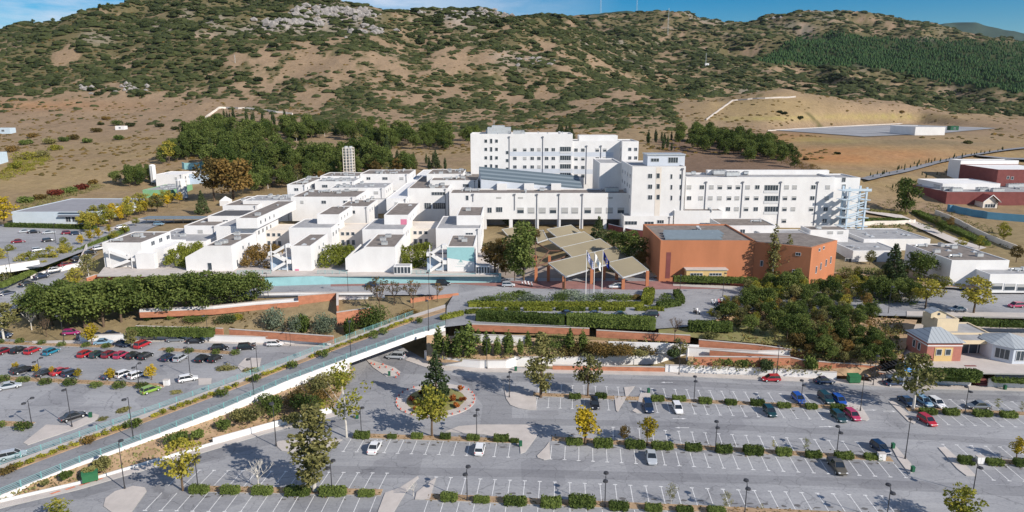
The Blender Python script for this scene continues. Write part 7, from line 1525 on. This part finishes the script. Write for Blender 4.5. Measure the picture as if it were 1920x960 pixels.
for a in [
 (703,843,0,85,'white','sedan','white saloon parked in the bay row below the roundabout, left one'), (900,846,0,86,'white','hatch','white hatchback in the bay row, right of the white saloon'),
 (1115,762,0,-92,'black','hatch','black hatchback in the second row near the olive street tree'), (1215,768,0,-92,'navy','suv','dark suv beside the small concrete island'), (1270,770,0,-91,'white','hatch','white hatchback two bays right of the dark suv'),
 (1443,776,0,-89,'darkgreen','hatch','dark green hatchback alone under a hedge in the second row'), (1221,862,0,-95,'silver','sedan','silver saloon leaving a bay in the middle row'), (1569,880,0,-92,'bronze','pickup','dark bronze pickup in the middle row'),
 (1445,714,0,180,'red','hatch','red hatchback by the white wall on the upper lane'), (1545,718,0,4,'navy','sedan','dark blue saloon right of the red hatchback by the wall'), (1676,722,0,6,'navy','sedan','dark car parked by the green container'),
 (1497,752,0,-87,'blue','hatch','bright blue hatchback in the back row'), (1548,752,0,-87,'darkgreen','suv','dark green suv next to the bright blue hatchback'), (1573,755,0,-86,'blue','hatch','second blue hatchback beside the concrete island'),
 (1572,786,0,-87,'darkgreen','hatch','dark green hatchback under the hedge by the pink car'), (1598,783,0,-86,'pink','hatch','pink red small car at the end of the second row'), (1650,845,0,-82,'navy','hatch','deep blue car by the small white box'),
 (1700,757,0,-86,'navy','sedan','dark saloon under the leafy tree'), (1732,757,0,-86,'lightblue','hatch','pale blue hatchback under the leafy tree'), (1756,760,0,-85,'white','hatch','white hatchback right of the leafy tree'), (1738,793,0,-82,'red','hatch','red hatchback at the corner of the cross lane'), (1833,765,0,178,'grey','sedan','dark grey estate alone in the far right row'),
 (8,662,0,80,'darkred','hatch','dark red car at the left edge of the left car park'), (36,660,0,80,'black','hatch','black car between two red cars at the left'), (62,661,0,80,'red','hatch','red car third from the left edge'), (97,663,0,78,'teal','hatch','teal hatchback alone in the rear row'),
 (161,667,0,80,'red','hatch','bright red hatchback at the left of the tight row'), (183,668,0,80,'darkgreen','hatch','dark green hatchback second in the tight row'), (206,668,0,80,'darkred','hatch','dark red hatchback third in the tight row'), (228,669,0,80,'pink','hatch','faded red hatchback fourth in the tight row'), (251,670,0,80,'black','hatch','black hatchback fifth in the tight row'), (274,671,0,80,'black','hatch','black hatchback last in the tight row'),
 (316,674,0,80,'navy','hatch','dark hatchback left of the silver one'), (339,675,0,80,'silver','hatch','silver hatchback beside the dark one in the rear row'), (380,676,0,80,'black','hatch','black hatchback left of a pair by the lamp'), (404,676,0,80,'black','hatch','black hatchback right of a pair by the lamp'),
 (268,650,0,75,'red','suv','bright red and yellow car behind the tight row'), (182,634,0,8,'navy','hatch','small dark car behind the golden tree'), (160,636,0,10,'navy','hatch','dark blue car left of the golden tree'), (194,645,0,15,'lightblue','sedan','blue grey saloon in front of the golden tree'), (229,649,0,-20,'navy','sedan','dark saloon in the shade of the small dull tree'),
 (134,627,0,10,'magenta','hatch','magenta hatchback on the rear lane'), (208,630,0,5,'navy','sedan','navy saloon on the rear lane'), (243,634,0,5,'darkgreen','sedan','dark green saloon half hidden by the dull tree'), (281,636,0,5,'cream','sedan','cream yellow taxi on the rear lane'), (330,640,0,4,'grey','sedan','dark grey saloon by the white wall'), (367,643,0,4,'black','sedan','black saloon by the white wall, right of the grey one'),
 (413,656,0,5,'black','hatch','black hatchback behind the pair by the lamp'), (463,655,0,15,'black','suv','black suv near the kerb island'), (516,648,0,3,'white','hatch','white hatchback on the lane by the terracotta wall'), (5,633,0,20,'navy','suv','dark blue suv cut by the left edge'),
 (43,698,0,60,'black','suv','black suv left in the middle strip row'), (86,702,0,58,'black','sedan','black saloon beside the crimson car'), (115,700,0,62,'red','sedan','crimson saloon in the middle strip row'), (135,703,0,60,'navy','hatch','dark hatchback right of the crimson saloon'), (210,707,0,58,'navy','sedan','navy saloon left of the white pair'), (234,705,0,62,'white','hatch','left white car of the white pair'), (258,707,0,62,'white','hatch','right white car of the white pair'),
 (18,728,0,32,'silver','sedan','silver blue saloon at the left edge, middle lot'), (283,735,0,55,'green','hatch','lime green hatchback near the ramp'), (353,714,0,30,'white','hatch','white hatchback by the concrete block near the ramp'), (138,785,0,50,'black','sedan','black saloon beside the green bin under the ramp'), (25,858,0,30,'silver','hatch','silver car glimpsed through the ramp railing at the left'),
 (742,672,0,172,'silver','suv','silver grey suv driving out from under the bridge'),
 (698,537,ZP,5,'navy','sedan','dark saloon by the turquoise wall, behind the bare trees'), (831,535,ZP,5,'black','suv','black suv beside the long turquoise wall'), (953,537,ZP,3,'silver','hatch','blue grey hatchback left of the entrance canopy'), (1154,540,ZP,182,'white','hatch','white hatchback under the front canopy column'),
 (1060,592,ZP,182,'navy','sedan','first dark car on the plaza drive behind the hedge'), (1112,593,ZP,182,'navy','sedan','second dark car on the plaza drive behind the hedge'), (1160,594,ZP,182,'darkgreen','sedan','third dark car on the plaza drive behind the hedge'), (1218,594,ZP,182,'black','suv','last dark car on the plaza drive beside the turning bed'),
 (1795,583,ZP,182,'silver','sedan','silver saloon parked behind the brick pavilion'), (1904,576,ZP,185,'pink','hatch','pink hatchback before the gabled clinic'),
 (15,553,3.3,52,'navy','sedan','dark saloon lowest on the climbing road'), (52,534,4.8,56,'black','sedan','black saloon second on the climbing road'), (78,520,5.8,57,'navy','sedan','navy saloon third on the climbing road'), (102,509,6.6,58,'white','sedan','white saloon on the climbing road'), (124,499,7.2,58,'darkred','sedan','dark red saloon on the climbing road'), (146,488,7.9,58,'black','sedan','black saloon above the dark red one on the climbing road'), (168,477,8.5,58,'black','sedan','black saloon next to the leftmost white block'), (186,468,8.8,58,'white','hatch','white hatchback highest on the climbing road'),
 (35,455,9,30,'darkred','sedan','dark red saloon alone in the upper car park'), (91,453,9,35,'black','hatch','black hatchback by a sapling in the upper car park'), (72,471,9,45,'silver','hatch','silver car in the lower corner of the upper car park'), (48,436,9,30,'silver','sedan','silver saloon in the back row of the upper car park'), (64,437,9,30,'black','sedan','black saloon in the back row of the upper car park'), (92,438,9,30,'silver','sedan','pale saloon in the back row of the upper car park, right one'), (127,439,9,30,'darkred','hatch','dark red hatchback in the back row of the upper car park'), (143,440,9,30,'navy','hatch','navy hatchback at the end of the upper back row'),
 (228,428,9.3,40,'white','hatch','white car below the long carport'), (298,422,9.4,10,'lightblue','hatch','pale car under the carport')]: car(*a)
# ================================================================== LAMPS, POLES, BINS
def lampproto(h, twin):
    root = empty('street_lamp'); mb = MB(); mb.tube((0, 0, 0), (0, 0, h), .09, .055, 8); mb.build('pole', DARKM, root); mb = MB(); mb.tube((0, 0, 0), (0, 0, .5), .16, .12, 8); mb.build('base', DARKM, root)
    for s in ((-1, 1) if twin else (1,)):
        mb = MB(); zz = h-.25 if (twin and s < 0) else h; mb.bar((0, 0, zz), (0, s*.6, zz+.04), .08, .08); mb.tube((0, s*.95, zz-.10), (0, s*.95, zz+.12), .42, .36, 10); mb.tube((0, s*.95, zz+.12), (0, s*.95, zz+.22), .30, .1, 10); l = mb.build('lamp_head', DARKM, root)
        mb = MB(); mb.tube((0, s*.95, zz-.16), (0, s*.95, zz-.11), .3, .3, 10); mb.build('lens', LAMPW, l)
    return Proto(root)
LT, LS = lampproto(5.2, True), lampproto(7.8, False)
for px, py, lab in [(876,938,'twin lamp in the front strip near the small island'),(1134,951,'twin lamp in the front strip at the middle'),(1396,966,'twin lamp in the front strip toward the right'),(623,926,'twin lamp behind a hedge beside the tall poplar'),(372,919,'twin lamp right of the white trunked yellow tree'),(1341,846,'twin lamp in the middle right strip, left one'),(1568,856,'twin lamp in the middle right strip, right one'),(1301,754,'twin lamp in the rear right strip, left one'),(1501,762,'twin lamp in the rear right strip by the blue car'),(1809,775,'twin lamp in the far right rear strip'),(894,822,'twin lamp beside the large pavement island'),(678,818,'twin lamp by the white trunked tree'),(1662,975,'twin lamp cut by the bottom edge'),
  (60,798,'twin lamp in the lower left car park'),(77,716,'twin lamp among the bushes of the left middle strip'),(261,727,'twin lamp beside the white pair of cars'),(1824,925,'twin lamp at the bottom right corner'),(955,745,'twin lamp on the roundabout right island')]:
    q = P(px, py, .1); LT.put(tuple(q), R(-10), 1.0, lab, 'street lamp')
for px, py, z, s, lab in [(234,916,.12,1,'tall single lamp at the lower left island'),(518,836,.12,1.1,'tall single lamp on the curved island'),(1697,860,.12,1,'tall single lamp by the cross lane'),(1613,770,.12,1,'tall lamp on the upper island of the cross lane'),(1658,770,.12,.1,''),(250,822,1.9,1,'lamp on the lower ramp beside the railing, left one'),(476,740,3.2,1,'lamp on the ramp beside the railing, middle one'),(658,668,4.9,1,'lamp on the bridge railing before the open span'),(804,620,5.9,1,'lamp at the top end of the bridge'),(135,800,.12,1.0,'lamp beside the black saloon under the ramp'),(357,705,.12,.9,'lamp beside the white hatchback near the ramp'),(484,700,.12,.95,'lamp on the kerb island by the rear lane'),(120,640,.12,.9,'lamp on the rear lane near the magenta hatchback'),(391,640,.12,.9,'lamp along the white wall of the rear lane'),(545,648,.12,.6,'short lamp by the white hatchback on the rear lane'),
  (913,691,.12,1,'lamp on the pavement by the roundabout wall'),(1273,702,.12,1,'tall lamp on the pavement before the white wall'),(1456,706,.12,.95,'lamp on the pavement behind the red hatchback'),(1637,722,.12,.9,'lamp by the covered steps'),(503,556,6,.9,'lamp on the upper road by the turquoise wall, left one'),(653,550,6,.9,'lamp on the upper road by the turquoise wall, middle one'),(805,560,6,1,'lamp on the upper road before the turquoise block'),(1105,560,6,.6,'low lamp between the flag poles'),(1274,560,6,.9,'lamp at the small turning bed'),(1355,556,6,.9,'lamp on the upper road before the orange hall'),(1665,590,5.6,1,'lamp on the upper path behind the pavilion'),(1905,545,6.2,.8,'lamp before the gabled clinic windows'),(105,455,9,.9,'lamp in the upper car park'),(20,510,9,.9,'lamp at the left edge above the climbing road'),(1240,562,6,.01,'')]:
    if not lab: continue
    q = P(px, py, z); LS.put(tuple(q), R(rnd.choice([170, 190, 10, 150])), s, lab, 'street lamp')
def binproto():
    root = empty('litter_bin'); mb = MB(); mb.prism([(-.32, -.28), (.32, -.28), (.32, .28), (-.32, .28)], 0, 1.0); mb.build('body', BINM, root); mb = MB(); mb.prism([(-.36, -.32), (.36, -.32), (.36, .32), (-.36, .32)], 1.003, [1.08, 1.08, 1.2, 1.2]); mb.build('lid', BINM, root); return Proto(root)
BN = binproto()
for px, py, z, lab in [(730,704,.13,'green litter bin on the splitter island by the bridge'),(670,784,.13,'green litter bin beside the white trunked tree'),(967,695,.13,'green litter bin at the wall recess by the roundabout'),(976,836,.13,'dark green bin at the corner of the large island'),(1884,730,.13,'green bin by the white wall at the right'),(1674,840,.13,'dark bin at the tip of the cross lane island'),(1711,884,.13,'dark bin near the bottom of the cross lane island'),(170,782,.13,'green bin on the island under the ramp'),(1216,736,.13,'dark bin on the small triangular island')]:
    BN.put(tuple(P(px, py, z)), .2, .8, lab, 'bin')
def skip(px, py, z, label, rz=0, s=1):
    q = P(px, py, z); root = empty('waste_container', tuple(q), rz, label=label, cat='container'); mb = MB(); mb.prism([(-1.0, -.6), (1.0, -.6), (1.0, .6), (-1.0, .6)], .2, 1.3); mb.build('body', mat('skip_green', (.03, .14, .06), .6, .15, 1), root)
    mb = MB(); mb.prism([(-1.05, -.65), (1.05, -.65), (1.05, .65), (-1.05, .65)], 1.303, [1.4, 1.4, 1.6, 1.6]); mb.build('lid', MATS['skip_green'], root)
    for sx in (-.8, .8):
        for sy in (-.45, .45): mb = MB(); mb.tube((sx-.05, sy, .1), (sx+.05, sy, .1), .1, .1, 8); mb.build('wheel', TYRE, root)
    root.scale = (s, s, s)
skip(170, 902, .12, 'green waste container on the pavement at the lower left', R(32), 1.1); skip(1600, 717, .12, 'green waste container by the covered steps', 0, 1.2)
# small white cabinets
for px, py, lab in [(1652,862,'small white cabinet beside the deep blue car'),(1836,868,'white cabinet in the right strip'),(313,722,'pale concrete block beside the lime car'),(1365,532,'small white box on the upper pavement')]:
    z = 0.12 if py > 600 else ZP+.12; q = P(px, py, z); root = empty('utility_cabinet', tuple(q), label=lab, cat='cabinet'); mb = MB(); mb.box(-.6, .6, -.35, .35, 0, 1.25); mb.build('body', WHITE, root); mb = MB(); mb.box(-.65, .65, -.4, .4, 1.253, 1.32); mb.box(-.02, .02, -.36, -.351, .1, 1.15); mb.build('lid', CONC, root)
# red white bollard marks round the roundabout and splitter islands
BOL = MB(); BOL.tube((0, 0, 0), (0, 0, .35), .16, .12, 8); bm_ = BOL.mesh('kerb_marker', mat('marker_red', (.50, .10, .07), .7, .1, 2)); k = 0
for i in range(30):
    a = 2*math.pi*i/30
    if math.sin(a) > .75: continue
    o = link('kerb_marker', bm_, None, (RC.x+8.0*math.cos(a), RC.y+8.0*math.sin(a), .14)); tag(o, 'small red marker on the kerb of the roundabout', 'marker', 'red kerb markers round the roundabout')
for px, py in [(702,684),(712,690),(724,689),(736,694),(745,700),(748,703),(742,708),(718,684),(696,682)]: o = link('kerb_marker', bm_, None, tuple(P(px, py, .13)), 0, 1.1); tag(o, 'small red marker on the splitter island by the bridge', 'marker', 'red kerb markers on the splitter island')
# red painted dashes on the lower left pavement
mb = MB()
for px, py in [(104,923),(132,915),(158,907),(184,899)]: c = P(px, py, .13); mb.face([(c.x-.7, c.y-.45, .135), (c.x-.2, c.y-.55, .135), (c.x+.7, c.y+.35, .135), (c.x+.2, c.y+.5, .135)])
struct('red_pavement_marks', mb, mat('mark_red', (.62, .22, .13), .8, .2, 1))
# flags
def flag(px, pb, pt, cells, label, seed):
    q = P(px, pb, ZP); top = Q(px, pt, q.y); root = empty('flag_pole', tuple(q), label=label, cat='flag pole'); h = top.z-ZP; mb = MB(); mb.tube((0, 0, 0), (0, 0, h), .13, .08, 10); mb.tube((0, 0, h), (0, 0, h+.15), .14, .05, 8); mb.build('pole', WHITE, root)
    W_, Hh, nx, ny = 4.2, 2.4, 18, 9; V = []; mi = []
    for i in range(nx+1):
        for j in range(ny+1): u = i/nx; v = j/ny; V.append((.15+W_*u*.42, -.25*math.sin(u*9+seed)-.12*math.sin(v*4+u*3), h-.2-Hh*v-W_*u*.72+.15*math.sin(u*7)))
    fl = MB(); fl.v = V
    for i in range(nx):
        for j in range(ny): fl.f.append((i*(ny+1)+j, i*(ny+1)+j+1, (i+1)*(ny+1)+j+1, (i+1)*(ny+1)+j)); fl.m.append(cells(i, j))
    fl.build('flag', [WHITE, mat('flag_blue', (.02, .07, .36), .8, .05, 2), mat('flag_navy', (.015, .03, .22), .8, .05, 2), mat('flag_yellow', (.75, .60, .04), .8, .05, 2), mat('flag_pale_blue', (.35, .55, .70), .8, .05, 2)], root)
def greek(i, j):
    if i < 7 and j < 5: return 0 if (i == 3 or j == 2) else 1
    return 1 if j % 2 == 0 else 0
def eu(i, j):
    for k in range(12):
        a = k*math.pi/6
        if abs(i-(8.5+3.4*math.cos(a))) < .5 and abs(j-(4+2.6*math.sin(a))) < .5: return 3
    return 2
flag(1098, 557, 470, greek, 'left flag pole with the blue and white striped flag', 0); flag(1113, 557, 474, lambda i, j: 4 if 7 < i < 11 and 2 < j < 6 else 0, 'middle flag pole with a white flag', 2); flag(1128, 557, 470, eu, 'right flag pole with the dark blue starred flag', 4)
# blue board sign
q = P(1702, 712, 1.6); sg = empty('blue_sign', tuple(q), label='blue board sign with pale text lines beside the leafy tree', cat='sign'); s = q.y/F; w_, h_ = 20*s, 25*s; z0 = 17*s; mb = MB(); mb.box(-w_/2, w_/2, -.08, .08, z0, z0+h_); mb.build('board', mat('sign_blue', (.03, .26, .62), .6, .04, 1), sg)
mb = MB()
for i in range(5): mb.box(-w_*.4, w_*(.35-.1*(i % 2)), -.1, -.083, z0+h_*(.16+.17*i), z0+h_*(.16+.17*i)+.09)
mb.build('text_lines', LAMPW, sg); mb = MB()
for sx in (-w_*.35, w_*.35): mb.box(sx-.08, sx+.08, .09, .22, -1.6, z0+h_*.9)
mb.build('posts', METAL, sg)
# covered steps
q = P(1630, 712, .1); cs = empty('covered_steps', tuple(q), label='dark glazed canopy climbing over the steps by the green container', cat='steps'); mb = MB()
for i in range(10): mb.box(i*.55, i*.55+.56, -1.0, .6, -.1, .22*(i+1))
mb.build('steps', CONC, cs); mb = MB()
for i in range(10): mb.prism([(i*.62-.3, -1.3), (i*.62+.1, -1.3), (i*.62+.1, .6), (i*.62-.3, .6)], 2.1+.25*i, 2.25+.25*i)
mb.bar((-.5, -1.3, 2.0), (6, -1.3, 4.6), .1, .15); mb.bar((-.5, .6, 2.0), (6, .6, 4.6), .1, .15); mb.build('roof', DARKM, cs)
for sx, sz in ((-.3, 2.05), (2.8, 3.3), (5.7, 4.5)): mb = MB(); mb.tube((sx, -1.25, 0), (sx, -1.25, sz), .06, .06, 6); mb.build('post', DARKM, cs)
# brick steps by the ivy
q = P(1846, 724, .1); bs = empty('brick_steps', tuple(q), label='dark brick steps right of the ivy hedge', cat='steps'); mb = MB()
for i in range(8): mb.box(-1.2-i*.15, 1.2-i*.15, i*.5, i*.5+.5, -.1, .4*(i+1))
mb.build('steps', BRICK, bs); 
# masts on the skyline
for px, rb, ht, wpx, lab in [(984,30,44,4,'pale lattice mast on the central ridge'),(1126,24,34,3,'white banded mast on the far hill'),(1194,22,30,2.5,'thin dark mast right of the white banded one'),(1252,66,46,2.5,'thin mast standing on the right slope'),(1323,124,22,2,'small mast beside the tiny white hut'),(441,118,14,2,'short white mast on the front hill slope')]:
    q = hit(px, rb) if lab[0] != 'w' and 'far hill' not in lab and 'right of the white' not in lab else Q(px, rb, 3550); s = q.y/F; h = ht*s; b_ = wpx*s/2; root = empty('radio_mast', tuple(q), label=lab, cat='mast'); mb = MB()
    for sx, sy in ((-1, -1), (1, -1), (0, 1)): mb.bar((sx*b_, sy*b_, -2), (sx*b_*.4, sy*b_*.4, h), .25*s, .25*s)
    for k in range(10): z = h*k/10; f = 1-.6*k/10; mb.bar((-b_*f, -b_*f, z), (b_*f, -b_*f, z+h/10), .2*s, .2*s)
    mb.build('lattice', METAL, root)
for i, (px, py) in enumerate([(188,9),(203,10),(62,42),(100,40)]): tr(pines[2:], 9.7, px, py+3, 9, ORD[i]+' lone tree on the left skyline')
# scooters in the shade
def scooter():
    root = empty('scooter'); mb = MB(); mb.bar((-.5, 0, .45), (.3, 0, .35), .28, .25); mb.bar((.3, 0, .35), (.62, 0, 1.0), .2, .1); mb.box(-.7, .05, -.14, .14, .6, .8); mb.bar((.6, -.3, 1.0), (.6, .3, 1.0), .06, .06); mb.build('body', CARP, root)
    for sx in (-.6, .65): mb = MB(); mb.tube((sx, -.06, .25), (sx, .06, .25), .25, .25, 12); mb.build('wheel', TYRE, root)
    return Proto(root)
SC_ = scooter()
for i, (px, py, c, z) in enumerate([(979,534,'white',6),(985,535,'white',6),(991,536,'white',6),(997,537,'silver',6),(1337,571,'white',6),(1343,570,'silver',6),(1349,570,'red',6),(1355,569,'white',6),(1303,588,'black',6),(1309,588,'white',6)]): SC_.put(tuple(P(px, py, z+.03)), 1.7, 1.2, ORD[i]+' parked scooter, '+('left of the canopy' if i < 4 else 'in the tree shade by the turning bed'), 'scooter', 'parked scooters', CC[c])
print('objects', len(scene.objects))

# ------------------------------------------------------------------ labels that single out the members of a group
SHORT = {'pines in the left grove': 'pine in the left grove', 'pines at the left tip of the grove': 'pine above the gas tanks', 'pines in the upper belt': 'pine in the upper belt', 'pines behind the lab roofs': 'pine near the chimney lattice', 'conifers behind the low roofs': 'slim conifer behind the roofs', 'autumn trees behind the lab roofs': 'autumn tree behind the lab roofs', 'pines beside the tall ward': 'pine beside the tall ward', 'firs behind the tall ward': 'fir behind the tall ward', 'pines above the tower block': 'pine above the tower block', 'pines on the brown slope': 'pine on the brown slope', 'cypresses right of the tall ward': 'cypress right of the tall ward', 'cypresses along the far road': 'small cypress along the far road', 'young cypresses below the far road': 'young cypress below the far road', 'cypresses by the enclosure': 'thin cypress by the hillside enclosure', 'yellow trees beside the supply hall': 'yellow tree beside the supply hall', 'dark trees behind the plant yard': 'dark tree behind the plant yard', 'stone pines above the left car park': 'stone pine above the left car park', 'thicket trees on the bank': 'tree in the bank thicket', 'trees along the upper path': 'tree along the upper path', 'shrubby trees on the lower slope': 'shrubby tree on the lower slope', 'thujas in the conifer bed': 'thuja in the conifer bed', 'golden bushes on the ramp median': 'golden bush on the ramp', 'red kerb markers round the roundabout': 'red marker round the roundabout', 'red kerb markers on the splitter island': 'red marker on the splitter island', 'shrubs in the open fields': ''}
GR = {}
for o in scene.objects:
    if o.parent is None and 'group' in o and o['group'] in SHORT: GR.setdefault((o['group'], o['label'] if not SHORT[o['group']] else ''), []).append(o)
for (g_, l_), os_ in GR.items():
    if len(os_) < 2: continue
    base = SHORT[g_] or l_.split(',')[0].replace(' in the open fields', '')+(' of the left field' if 'left side' in l_ else ' of the right field')
    k = 1 if len(os_) <= 34 else (2 if len(os_) <= 64 else (3 if len(os_) <= 100 else 4)); names = {1: [''], 2: ['front', 'rear'], 3: ['front', 'middle', 'rear'], 4: ['front', 'second', 'third', 'rear']}[k]
    os_.sort(key=lambda o: o.location.y); m_ = math.ceil(len(os_)/k)
    for r_ in range(k):
        part = sorted(os_[r_*m_:(r_+1)*m_], key=lambda o: o.location.x/o.location.y)
        for i, o in enumerate(part): o['label'] = base+', '+ORD[i]+' from the left'+(' in the '+names[r_]+' rank' if k > 1 else '')
print('objects', len(scene.objects))
# ------------------------------------------------------------------ thin autumn haze
hz = MB(); hz.box(-9000, 9000, -300, 8200, -4.0, 620); m, t, b = newmat('haze_air'); t.nodes.remove(b); pv = t.nodes.new('ShaderNodeVolumePrincipled'); pv.inputs['Density'].default_value = 1.4e-5; pv.inputs['Color'].default_value = (.62, .80, 1.0, 1); pv.inputs['Anisotropy'].default_value = .2
t.links.new(pv.outputs[0], t.nodes['Material Output'].inputs['Volume']); o = hz.build('haze', m); tag(o, 'thin pale haze over the hills', 'haze', kind='stuff')
for o in scene.objects:
    if o.name.startswith('land_base'): o.location.z = 0
